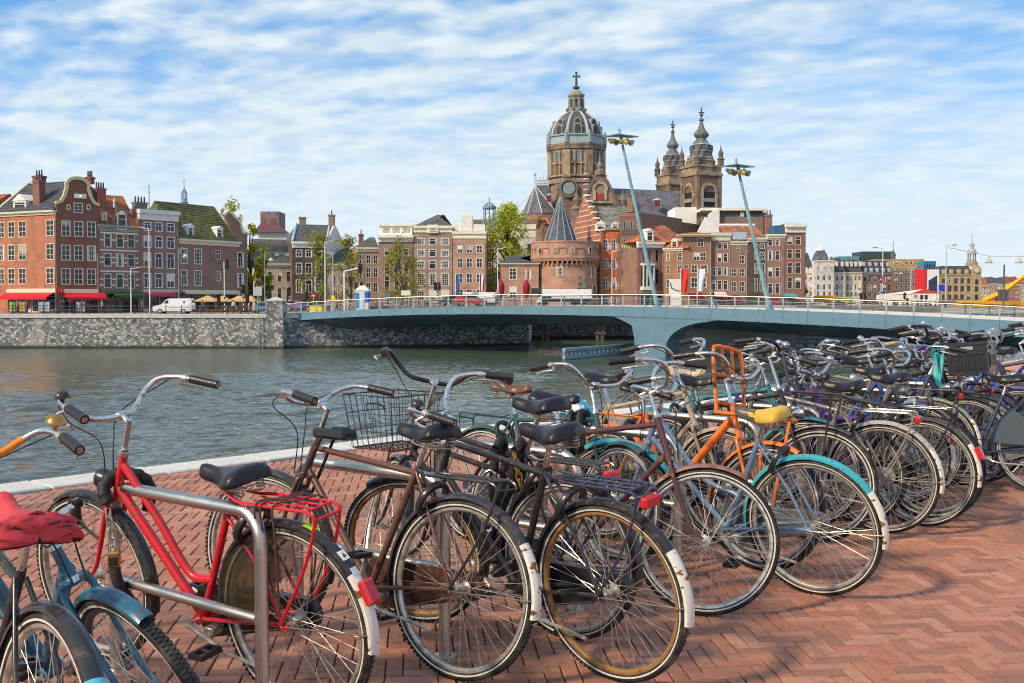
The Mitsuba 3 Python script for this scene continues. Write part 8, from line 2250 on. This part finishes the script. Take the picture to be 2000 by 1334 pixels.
# ------------------------------------------------------------------ more bicycles further along the row
RO, RU, RV = np.array([-0.64, 4.63]), KD, KN


def row_pose(u, v, yaw, lean=0.0, steer=0.0, ht=.60, stem=.74, sz=.95):
    q = RO + RU * u + RV * v
    return (q[0], q[1], yaw, lean, steer, 1.12, .350, ht, stem, .21, sz, .285)


AW, BK = 2.50, -0.68
more = [
    ('black bicycle with a black front carrier between the orange and the grey bicycle', 3.02, .55, BK, -.08, .2, 'diamond', C_BLACK, dict(lod=1, fat=1.25, white=False, carrier=None, light=None, bars='swept', barcol=(0.02, 0.02, 0.022), front_rack=(0.02, 0.022, 0.025)), .62, .86, .95),
    ('turquoise framed bicycle with chrome handlebar and lamp behind the orange one', 3.30, .80, BK + .05, -.05, .25, 'diamond', (0.02, 0.20, 0.25), dict(lod=1, white=False, carrier=C_BLACK, light=None, saddle=(0.45, 0.38, 0.26)), .62, .84, .98),
    ('purple bicycle behind the black saddle of the grey one', 3.72, .62, BK, .06, -.1, 'diamond', C_PURPLE, dict(lod=1, white=False, carrier=None, light=None, fat=1.15, bars='flat', lamp=False), .60, .74, .96),
    ('dark bicycle with a red reflector on a white mudguard end next to the grey one', 3.98, -.86, AW, .02, .1, 'diamond', (0.05, 0.05, 0.055), dict(lod=1, light='guard', carrier=C_BLACK), .60, .76, .97),
    ('black bicycle with fat tyres and no mudguards beyond the grey one', 4.22, .30, BK - .06, -.03, .1, 'mixte', (0.03, 0.04, 0.06), dict(lod=1, guards=False, fat=1.5, carrier=None, light=None), .60, .80, .93),
    ('dark blue bicycle with a wide black saddle before the pale green one', 4.62, -.45, AW + .03, .03, -.15, 'step', (0.03, 0.055, 0.10), dict(lod=1, light='guard', carrier=C_BLACK), .60, .78, .97),
    ('bright blue bicycle with a chrome lamp in the thick of the row', 4.85, .70, BK, .03, .3, 'step', (0.02, 0.09, 0.34), dict(lod=1, white=False, carrier=None, light=None), .60, .84, .98),
    ('bicycle with bare cork coloured handlebar grips in the thick of the row', 5.12, .75, BK + .1, -.02, -.3, 'diamond', (0.10, 0.08, 0.07), dict(lod=1, white=False, carrier=None, light=None, tape=(0.42, 0.31, 0.17), bars='swept'), .60, .82, .98),
    ('pale green bicycle with a long straight top tube', 5.42, -.35, AW + .1, .05, .2, 'diamond', (0.22, 0.27, 0.20), dict(lod=1, light='rack', carrier=C_BLACK), .60, .80, .98),
    ('black bicycle with a high black handlebar before the bridge', 5.70, .62, BK, .05, .2, 'diamond', C_BLACK, dict(lod=1, white=False, carrier=None, light=None, barcol=(0.02, 0.02, 0.02)), .64, .95, .98),
    ('bicycle carrying a black plastic crate', 5.95, .60, BK - .05, .03, .15, 'diamond', C_BLACK, dict(lod=1, white=False, carrier=C_BLACK, light=None, front_rack=(0.02, 0.02, 0.022)), .64, .90, .98),
    ('grey green bicycle with a low chrome handlebar', 6.30, -.30, AW - .05, -.03, .0, 'step', (0.13, 0.16, 0.13), dict(lod=2, carrier=C_BLACK), .60, .80, .95),
    ('dark red bicycle far along the row', 6.60, .75, BK, .04, .2, 'diamond', (0.20, 0.025, 0.03), dict(lod=2, white=False, carrier=None, light=None), .60, .82, .98),
    ('vivid blue bicycle behind the bicycle with coat guards', 6.95, .60, BK, -.03, .1, 'step', (0.025, 0.10, 0.42), dict(lod=2, white=False, carrier=None, light=None), .62, .84, .98),
    ('black bicycle with a silver basket bar far along the row', 7.2, -.3, AW, .03, .2, 'diamond', C_BLACK, dict(lod=2, carrier=C_BLACK), .60, .82, .98),
    ('navy bicycle with a white saddle far along the row', 7.5, .70, BK + .05, .02, .2, 'diamond', (0.03, 0.045, 0.12), dict(lod=2, white=False, carrier=None, light=None, saddle=(0.6, 0.58, 0.52)), .62, .86, .98),
    ('deep blue bicycle at the right edge of the view', 7.85, .55, BK, -.03, .25, 'step', (0.02, 0.05, 0.30), dict(lod=2, white=False, carrier=None, light=None), .62, .86, .98),
    ('olive bicycle second from the far end of the row', 8.2, -.2, AW, .02, .1, 'diamond', (0.10, 0.11, 0.05), dict(lod=2, carrier=C_BLACK), .62, .84, .98),
    ('silver bicycle with an orange handlebar tube at the far end of the row', 8.55, .65, BK, .02, .2, 'diamond', (0.40, 0.40, 0.39), dict(lod=2, white=False, carrier=None, light=None), .64, .92, .98),
    ('black bicycle last in the row at the far right', 8.95, .55, BK, .0, .2, 'diamond', C_BLACK, dict(lod=2, white=False, carrier=None, light=None), .64, .9, .98),
]
for lb, u, v, yw, ln_, st_, sty, cc, kw, ht, stm, sz in more:
    stm -= .085 if u > 3.2 else .03
    fr_ = kw.pop('front_rack', None)
    d = bicycle(lb, row_pose(u, v, yw, ln_, st_, ht, stm, sz), sty, cc, crank=rnd.uniform(0, 6), pm='paint', kick=rnd.random() < .7, **kw)
    bk[lb] = d
    if fr_:
        t_ = d['top'] + np.array([0.10, 0, -0.02])
        add(d['K']('front_carrier'), P(V(*[rod(t_ + [0, s * .14, 0], t_ + [.30, s * .14, 0], .008, 7) for s in (-1, 1)], *[rod(t_ + [x, -.14, 0], t_ + [x, .14, 0], .007, 6) for x in (0, .1, .2, .3)],
            *[rod(t_ + [0, s * .14, 0], t_ + [-.06, s * .13, .24], .008, 7) for s in (-1, 1)], rod(t_ + [-.06, -.13, .24], t_ + [-.06, .13, .24], .008, 7), *[rod(t_ + [.26, s * .14, 0], [1.12, s * .06, .36], .007, 6) for s in (-1, 1)]), 'paint', fr_, 40), d['MS'])

# ------------------------------------------------------------------ what belongs to single bicycles
# orange: front rack with its upright back panel and a load bar
d = bk['orange']
t_ = d['top'] + np.array([0.0, 0, -0.06])
m = []
for s in (-1, 1):
    m.append(tube(smooth_path([t_ + [.34, s * .15, 0], t_ + [.03, s * .15, 0], t_ + [0, s * .15, .03], t_ + [-.055, s * .15, .33], t_ + [-.068, s * .11, .38], t_ + [-.070, 0, .386]], 5), .0120, 9))
for x in (.05, .15, .25, .34):
    m.append(rod(t_ + [x, -.15, 0], t_ + [x, .15, 0], .009, 7))
for z in (.06, .22):
    m.append(rod(t_ + [-.002 - z * .16, -.145, z], t_ + [-.002 - z * .16, .145, z], .010, 8))
for y in (-.05, .05):
    m.append(rod(t_ + [-.036, y, .22], t_ + [-.068, y, .382], .010, 8))
for s in (-1, 1):
    m.append(rod(t_ + [.30, s * .15, 0], [1.14, s * .07, .35], .009, 7))
add(d['K']('front_carrier'), P(V(*m), 'worn_paint', C_ORANGE, 40), d['M'], label='orange front rack with an upright back panel')
# slate blue: the torn front of its saddle
d = bk['blue']
sv, sf = saddle_mesh('soft', 1.0)
sf = sf[(sv[sf].mean(1)[:, 0] > .062) | ((sv[sf].mean(1)[:, 0] > .03) & (meshkit.noise(sv[sf].mean(1) * 60, 4) > .5))]
add(d['K']('saddle__torn_nose'), P((sv * [1.01, 1.03, 1.02] + [d['sad'][0] + .01, 0, d['sad'][2] - .0355], sf), 'leather', (0.085, 0.08, 0.075), True), d['M'], label='grey torn front of the saddle')
# twin tube bicycle: wire basket
d = bk['basket']
t_ = d['top'] + np.array([0.01, 0, -0.14])
wires = []
bx0, bx1, by, bz = .02, .34, .20, .26
for f_ in (0, .33, .66, 1.0):
    g_ = .86 + .14 * f_
    q_ = [t_ + [bx0 + (1 - g_) * .1, -by * g_, bz * f_], t_ + [bx1 * g_, -by * g_, bz * f_], t_ + [bx1 * g_, by * g_, bz * f_], t_ + [bx0 + (1 - g_) * .1, by * g_, bz * f_]]
    wires.append(tube(np.array(q_ + [q_[0]]), .0036 if f_ in (0, 1.0) else .0022, 5))
for i in range(11):
    y = -by + 2 * by * i / 10
    wires.append(tube([t_ + [bx0, y, bz], t_ + [bx0 + .014, y * .86, 0], t_ + [bx1 * .86, y * .86, 0], t_ + [bx1, y, bz]], .0020, 4))
for i in range(8):
    x = bx0 + (bx1 - bx0) * i / 7
    wires.append(tube([t_ + [x, -by, bz], t_ + [x * .86 + .01, -by * .86, 0], t_ + [x * .86 + .01, by * .86, 0], t_ + [x, by, bz]], .0020, 4))
add(d['K']('basket'), P(V(*wires), 'glossy', (0.020, 0.021, 0.022), 50), d['M'])
add(d['K']('basket__handle'), P(V(tube(smooth_path([t_ + [.30, -.06, .16], t_ + [.34, -.07, .19], t_ + [.35, .02, .20], t_ + [.31, .06, .17]], 4), .004, 5), *[rod(t_ + [.05, s * .17, .02], [1.12, s * .06, .36], .0045, 6) for s in (-1, 1)]), 'glossy', (0.02, 0.02, 0.022), 40), d['M'])
# red: straps over the carrier, stickers on the mudguard, lamp
d = bk['red']
R_ = d['q']['R']; zc = 2 * R_ + .085
for i, x in enumerate((.06, .035, -.02)):
    add(d['K']('bungee_strap'), P(V(tube(smooth_path([[.0, .072, R_ + .05], [x, .078, zc - .1], [x, .07, zc + .008], [x - .05, 0, zc + .012], [x - .10, -.07, zc + .008], [x - .10, -.078, zc - .15], [-.02, -.07, R_ + .06]], 5), .0042, 6)), 'cloth', (0.10, 0.045, 0.035), 40), d['M'])
for a0_, a1_, w_, cc, lb in ((104, 112, .03, (0.36, 0.62, 0.03), 'lime green sticker on the mudguard'), (130, 136, .034, (0.72, 0.72, 0.72), 'white number sticker on the mudguard'), (141, 145.5, .03, (0.45, 0.58, 0.66), 'pale blue sticker on the mudguard')):
    pr_ = [(R_ + .014 + .0118, -w_ / 2), (R_ + .014 + .0128, 0), (R_ + .014 + .0118, w_ / 2), (R_ + .014 + .011, w_ / 2), (R_ + .014 + .0115, 0), (R_ + .014 + .011, -w_ / 2)]
    add(d['K']('sticker'), P(mv(ring(pr_, 8, math.radians(a0_), math.radians(a1_)), 0, 0, R_), 'plain', cc), d['M'], label=lb)
t4 = meshkit.text_mesh('4', .020, .0006, True)
tv_ = np.array(t4.vertices); tv_[:, :2] -= tv_[:, :2].mean(0)
am = math.radians(133)
Mt = mat4(np.array([[0, -math.sin(am) * -1, math.cos(am)], [1, 0, 0], [0, math.cos(am) * -1, math.sin(am)]]), ((R_ + .0272) * math.cos(am), 0, R_ + (R_ + .0272) * math.sin(am)))
add(d['K']('sticker_number'), P(xf((tv_, np.array(t4.faces)), Mt), 'plain', (0.02, 0.02, 0.02)), d['M'])
# black: bronze bell, orange tape, blue sticker on the mudguard
d = bk['black_cover']
p_ = d['bars'][-1][0]
g0 = p_[-2]
bl_ = lathe([(0.0, 0.046), (0.014, 0.045), (0.026, 0.037), (0.033, 0.022), (0.033, 0.014), (0.028, 0.012), (0.010, 0.010), (0.008, 0.0), (0, 0)], 20)
add(d['K']('handlebar__bell'), P(mv(bl_, *(g0 + [0, 0, .012])), 'gold', None, 40), d['MS'], label='bronze bell')
sp_ = smooth_path(p_, 6)
add(d['K']('handlebar__orange_tape'), P(tube(sp_[12:20], .0122, 10), 'plain', (0.80, 0.24, 0.03), 40), d['MS'])
R_ = d['q']['R']
pr_ = [(R_ + .0165, -.027), (R_ + .0255, -.012), (R_ + .0268, 0), (R_ + .0255, .012), (R_ + .0165, .027), (R_ + .0160, .026), (R_ + .0250, 0), (R_ + .0160, -.026)]
add(d['K']('sticker'), P(mv(ring(pr_, 14, math.radians(137), math.radians(182)), 0, 0, R_), 'glossy', (0.12, 0.52, 0.66), 40), d['M'], label='pale blue sticker wrapped round the mudguard')
# brown: block on the carrier stay and front bag frame
d = bk['brown']
q_ = d['top'] + np.array([-.075, 0, .035])
add(d['K']('child_seat_block'), P(V(bbox(*(q_ + [-.03, 0, 0]), .20, .09, .045, .012), bbox(*(q_ + [-.07, 0, .018]), .09, .06, .03, .012)), 'leather', (0.022, 0.022, 0.024), 30), d['M'])
for s in (-1, 1):
    add(d['K']('strut'), P(rod(q_ + [0, s * .04, 0], d['low'] + [.02, s * .05, -.12], .007, 7), 'glossy', (0.02, 0.02, 0.022), 40), d['M'])

# ------------------------------------------------------------------ stainless racks
RD = np.array([-0.72, 0.55])
for i in range(9):
    n0 = np.array([-.28, 4.36]) + np.array([.595, .70]) * (i - 1)
    k = thing('bicycle_rack', ['stainless steel rack hoop beside the red bicycle', 'stainless steel rack hoop beside the brown bicycle', 'stainless steel rack hoop behind the gold rimmed bicycle', 'stainless steel rack hoop behind the purple brown bicycle', 'stainless steel rack hoop left of the orange bicycle', 'stainless steel rack hoop right of the yellow saddle', 'stainless steel rack hoop behind the grey bicycle', 'stainless steel rack hoop near the turquoise cloth strip', 'stainless steel rack hoop by the black crate'][i], 'bicycle rack', 'stainless steel bicycle racks')
    a, b = n0, n0 + RD
    h_ = .745
    f3 = lambda t, z: np.array([a[0] + RD[0] * t, a[1] + RD[1] * t, z])
    pts = [f3(0, -.05), f3(0, h_ - .14)] + [f3(.12 - .12 * math.cos(t), h_ - .11 + .11 * math.sin(t)) for t in np.linspace(.25, math.pi / 2, 6)] + [f3(.88 + .12 * math.sin(t), h_ - .11 + .11 * math.cos(t)) for t in np.linspace(0, math.pi / 2 - .25, 6)] + [f3(1, h_ - .14), f3(1, -.05)]
    add(f'{k}__hoop', P(tube(pts, .0245, 16), 'steel', None, 40))
    add(f'{k}__crossbar', P(rod(f3(.02, .37), f3(.98, .37), .0205, 14), 'steel', None, 40))
    for t in (0, 1):
        add(f'{k}__foot', P(mv(lathe([(.026, .012), (.05, .008), (.05, -.004), (.026, -.004)], 16), *f3(t, 0)), 'steel', None, 40))

# ------------------------------------------------------------------ locks, crate, cloths, bag
def chain_links(p0, p1, n, r=.0042, lw=.013, ll=.021):
    out = []
    p0, p1 = np.array(p0, float), np.array(p1, float)
    t = (p1 - p0) / n
    u = t / np.linalg.norm(t)
    s1 = np.cross(u, [0.3, 0.9, .1]); s1 /= np.linalg.norm(s1)
    s2 = np.cross(u, s1)
    for i in range(n):
        c = p0 + t * (i + .5)
        sd = s1 if i % 2 else s2
        g_ = np.linspace(0, 2 * np.pi, 14, endpoint=False)
        e = np.sign(np.cos(g_)) * (np.linalg.norm(t) * .5 - .002)
        pts = c + u * (e + lw * .55 * np.cos(g_))[:, None] + sd * (lw * np.sin(g_))[:, None]
        out.append(tube(pts, r, 6, closed=True))
    return out


k = thing('chain_lock', 'heavy chain with a brass padlock locking the red bicycle to the rack', 'chain lock')
n0 = np.array([-.28, 4.36]) - np.array([.595, .70]) + RD
q0 = np.array([n0[0] + .03, n0[1] - .03, .72])
hp = smooth_path([q0 + [-.02, -.06, -.03], q0 + [-.04, -.045, .03], q0 + [-.01, -.01, .075], q0 + [.06, .03, .07], q0 + [.10, .06, .02], q0 + [.09, .08, -.08]], 6)
add(f'{k}__sleeve', P(tube(hp, .026 + .003 * np.sin(np.arange(len(hp)) * 2.1), 10), 'cloth', (0.022, 0.022, 0.022), 50))
c0_ = q0 + [-.02, -.06, -.05]
for lk_ in chain_links(c0_, c0_ + [.02, -.005, -.155], 4):
    add(f'{k}__link', P(lk_, 'alloy', None, 60))
pl_ = c0_ + [.024, -.006, -.20]
add(f'{k}__padlock', P(bbox(*pl_, .048, .026, .062, .006), 'gold'), label='brass padlock')
add(f'{k}__padlock__jacket', P(bbox(pl_[0], pl_[1] - .002, pl_[2] - .004, .038, .030, .04, .005), 'glossy', (0.02, 0.02, 0.02)))
add(f'{k}__padlock__shackle', P(tube([pl_ + [-.015, 0, .03], pl_ + [-.015, 0, .05], pl_ + [0, 0, .062], pl_ + [.015, 0, .05], pl_ + [.015, 0, .03]], .0045, 7), 'alloy', None, 40))
tl = smooth_path([pl_ + [0, 0, -.03], pl_ + [.015, 0, -.09], pl_ + [.05, .03, -.17], pl_ + [.09, .06, -.23]], 5)
add(f'{k}__tail', P(tube(tl, .022, 9), 'cloth', (0.03, 0.03, 0.03), 50))

d = bk['basket']
W3 = lambda p: (d['M'] @ np.array([*p, 1]))[:3]
k = thing('chain_lock', 'black sleeved chain lock wound round the twin tubes, its gold links showing', 'chain lock')
base = d['cl']
for (ox, lz) in ((.02, .16), (.13, .24)):
    ps = [W3(base + [ox, .05, .02]), W3(base + [ox + .01, .055, -lz * .5]), W3(base + [ox + .02, .03, -lz]), W3(base + [ox + .03, -.03, -lz * .8]), W3(base + [ox + .02, -.045, -.05]), W3(base + [ox, 0, .055]), W3(base + [ox, .05, .02])]
    pth = smooth_path(ps, 6)
    add(f'{k}__sleeve', P(tube(pth, .021 + .0025 * np.sin(np.arange(len(pth)) * 2.3), 9), 'cloth', (0.02, 0.02, 0.022), 50))
for lk_ in chain_links(W3(base + [.0, .085, .01]), W3(base + [-.05, .10, -.13]), 5, .0045, .013):
    add(f'{k}__link', P(lk_, 'gold', None, 60))
k = thing('u_lock', 'open steel U lock hanging from the chain on the twin tubes', 'lock')
a_ = W3(base + [.14, .08, -.10]); b_ = W3(base + [.24, .10, -.20])
e_ = np.cross(b_ - a_, [0.2, 0.9, 0.3]); e_ /= np.linalg.norm(e_)
add(f'{k}__bow', P(tube(smooth_path([b_ - e_ * .022, a_ - e_ * .022, a_ - (b_ - a_) * .15, a_ + e_ * .022, b_ + e_ * .022], 5), .0075, 8), 'chrome', None, 40))
add(f'{k}__bar', P(rod(b_ - e_ * .035, b_ + e_ * .035, .012, 9), 'alloy', None, 40))
d = bk['green']
W3g = lambda p: (d['M'] @ np.array([*p, 1]))[:3]
k = thing('chain_lock', 'black corrugated lock hanging from the dark green bicycle by its front wheel', 'chain lock')
for dx_ in (-.10, -.17):
    ps = smooth_path([W3g(d['top'] + [dx_, .045, 0.0]), W3g(d['top'] + [dx_ - .02, .05, -.12]), W3g(d['top'] + [dx_ + .02, .03, -.24]), W3g(d['top'] + [dx_ + .04, -.04, -.20]), W3g(d['top'] + [dx_ + .02, -.045, -.02]), W3g(d['top'] + [dx_, .045, 0.0])], 7)
    add(f'{k}__sleeve', P(tube(ps, .019 + .003 * (np.arange(len(ps)) % 2), 9), 'cloth', (0.02, 0.02, 0.021), 50))
# crumpled plastic bag on the green bicycle
r_ = np.random.default_rng(5)
ic = trimesh.creation.icosphere(4, 1.0)
v = np.array(ic.vertices)
nz = meshkit.fbm(v * 2.3 + 7, 4, 3)
v = v * (0.62 + .75 * nz)[:, None] * [.10, .10, .075]
c_ = W3g(d['top'] + [-.22, .02, .02])
fc_ = np.array(ic.faces)
cc = np.repeat(np.where((meshkit.noise(v[fc_].mean(1) * 16 + 3, 9) > .5)[:, None], [0.72, 0.75, 0.78], [0.04, 0.42, 0.62]), 3, 0)
k = thing('plastic_bag', 'crumpled blue and white plastic bag stuffed beside the green head tube', 'bag')
add(f'{k}__body', P(((v + c_)[fc_].reshape(-1, 3), np.arange(3 * len(fc_)).reshape(-1, 3)), 'cloth', cc, False))
tl_ = smooth_path([c_ + [.06, -.02, .03], c_ + [.12, -.04, -.02], c_ + [.13, -.05, -.11]], 5)
add(f'{k}__handle', P(tube(tl_, np.linspace(.02, .012, len(tl_)), 7), 'cloth', (0.05, 0.45, 0.62), 50))
# crate
d = next(v for q, v in bk.items() if 'black plastic crate' in q)
k = thing('crate', 'black folding plastic crate standing on a front carrier', 'crate')
t_ = d['top'] + np.array([0.26, 0, -0.05])
Mc = d['MS'] @ mat4(rot(math.radians(-6), [0, 1, 0]), tuple(t_))
bw_, bd_, bh_ = .40, .30, .26
BK_ = (0.028, 0.031, 0.034)
add(f'{k}__floor', P(bbox(0, 0, .008, bd_, bw_, .016), 'glossy', BK_), Mc)
for s in (-1, 1):
    add(f'{k}__side', P(V(bbox(s * (bd_ / 2 - .006), 0, .13, .010, bw_ - .03, .226), *[bbox(s * (bd_ / 2 + .003), y, .10, .008, .012, .09) for y in np.linspace(-.12, .12, 11)], bbox(s * (bd_ / 2 + .004), 0, .155, .008, .30, .014), bbox(s * (bd_ / 2 + .004), 0, .045, .008, .30, .014), bbox(s * (bd_ / 2 + .004), 0, .243, .014, bw_, .03, .004)), 'glossy', BK_, 30), Mc)
    add(f'{k}__grip', P(V(bbox(s * (bd_ / 2 + .008), 0, .205, .010, .13, .030, .004)), 'plain', (0.30, 0.31, 0.32)), Mc)
    add(f'{k}__grip', P(bbox(0, s * (bw_ / 2 + .006), .205, .10, .010, .030, .004), 'plain', (0.30, 0.31, 0.32)), Mc)
    add(f'{k}__end', P(V(bbox(0, s * (bw_ / 2 - .006), .13, bd_ - .02, .010, .226), *[bbox(x, s * (bw_ / 2 + .003), .10, .012, .010, .09) for x in np.linspace(-.10, .10, 9)], bbox(0, s * (bw_ / 2 + .004), .16, .25, .010, .014), bbox(0, s * (bw_ / 2 + .004), .045, .25, .010, .014), bbox(0, s * (bw_ / 2 + .002), .243, bd_, .012, .03, .003), *[bbox(sx_ * (bd_ / 2 - .012), s * (bw_ / 2 - .012), .13, .03, .03, .25, .004) for sx_ in (-1, 1)]), 'glossy', BK_, 30), Mc)
# teal cloth tied to a handlebar, and purple tape
d = bk['side']
g1 = (d['MS'] @ np.array([*d['bars'][-1][1], 1]))[:3]
k = thing('cloth_ribbon', 'long turquoise cloth strip hanging from the handlebar of the bicycle with coat guards', 'cloth')
for j, (dx_, ln_) in enumerate(((.0, .34), (.05, .30))):
    n = 16
    v = []
    for i in range(n):
        t = i / (n - 1)
        c_ = g1 + [dx_ + .02 * math.sin(3 * t + j) + .02 * t, -.01 + .012 * math.sin(5 * t), .01 - ln_ * t]
        w_ = .022 + .012 * math.sin(2 * t + j)
        for s in range(7):
            u_ = s / 6 * 2 - 1
            v.append(c_ + [u_ * w_, .010 * math.cos(u_ * 4 + 3 * t), 0])
    f = [[i * 7 + s, i * 7 + s + 1, (i + 1) * 7 + s + 1, (i + 1) * 7 + s] for i in range(n - 1) for s in range(6)]
    add(f'{k}__strip', P((np.array(v), np.array(f)), 'cloth', (0.10, 0.55, 0.58), True))
add(f'{k}__knot', P(mv((np.array(ic.vertices) * [.03, .026, .022] * (0.8 + .4 * nz)[:, None], np.array(ic.faces)), *g1), 'cloth', (0.10, 0.52, 0.56), True))
ps = smooth_path([(d['MS'] @ np.array([*q, 1]))[:3] for q in (d['bars'][-1][0][-3], d['bars'][-1][0][-2], d['bars'][-1][1])], 5)
add(d['K']('handlebar__purple_tape'), P(tube(ps, .019 + .004 * np.sin(np.arange(len(ps)) * 1.7), 9), 'cloth', (0.16, 0.04, 0.36), 50))
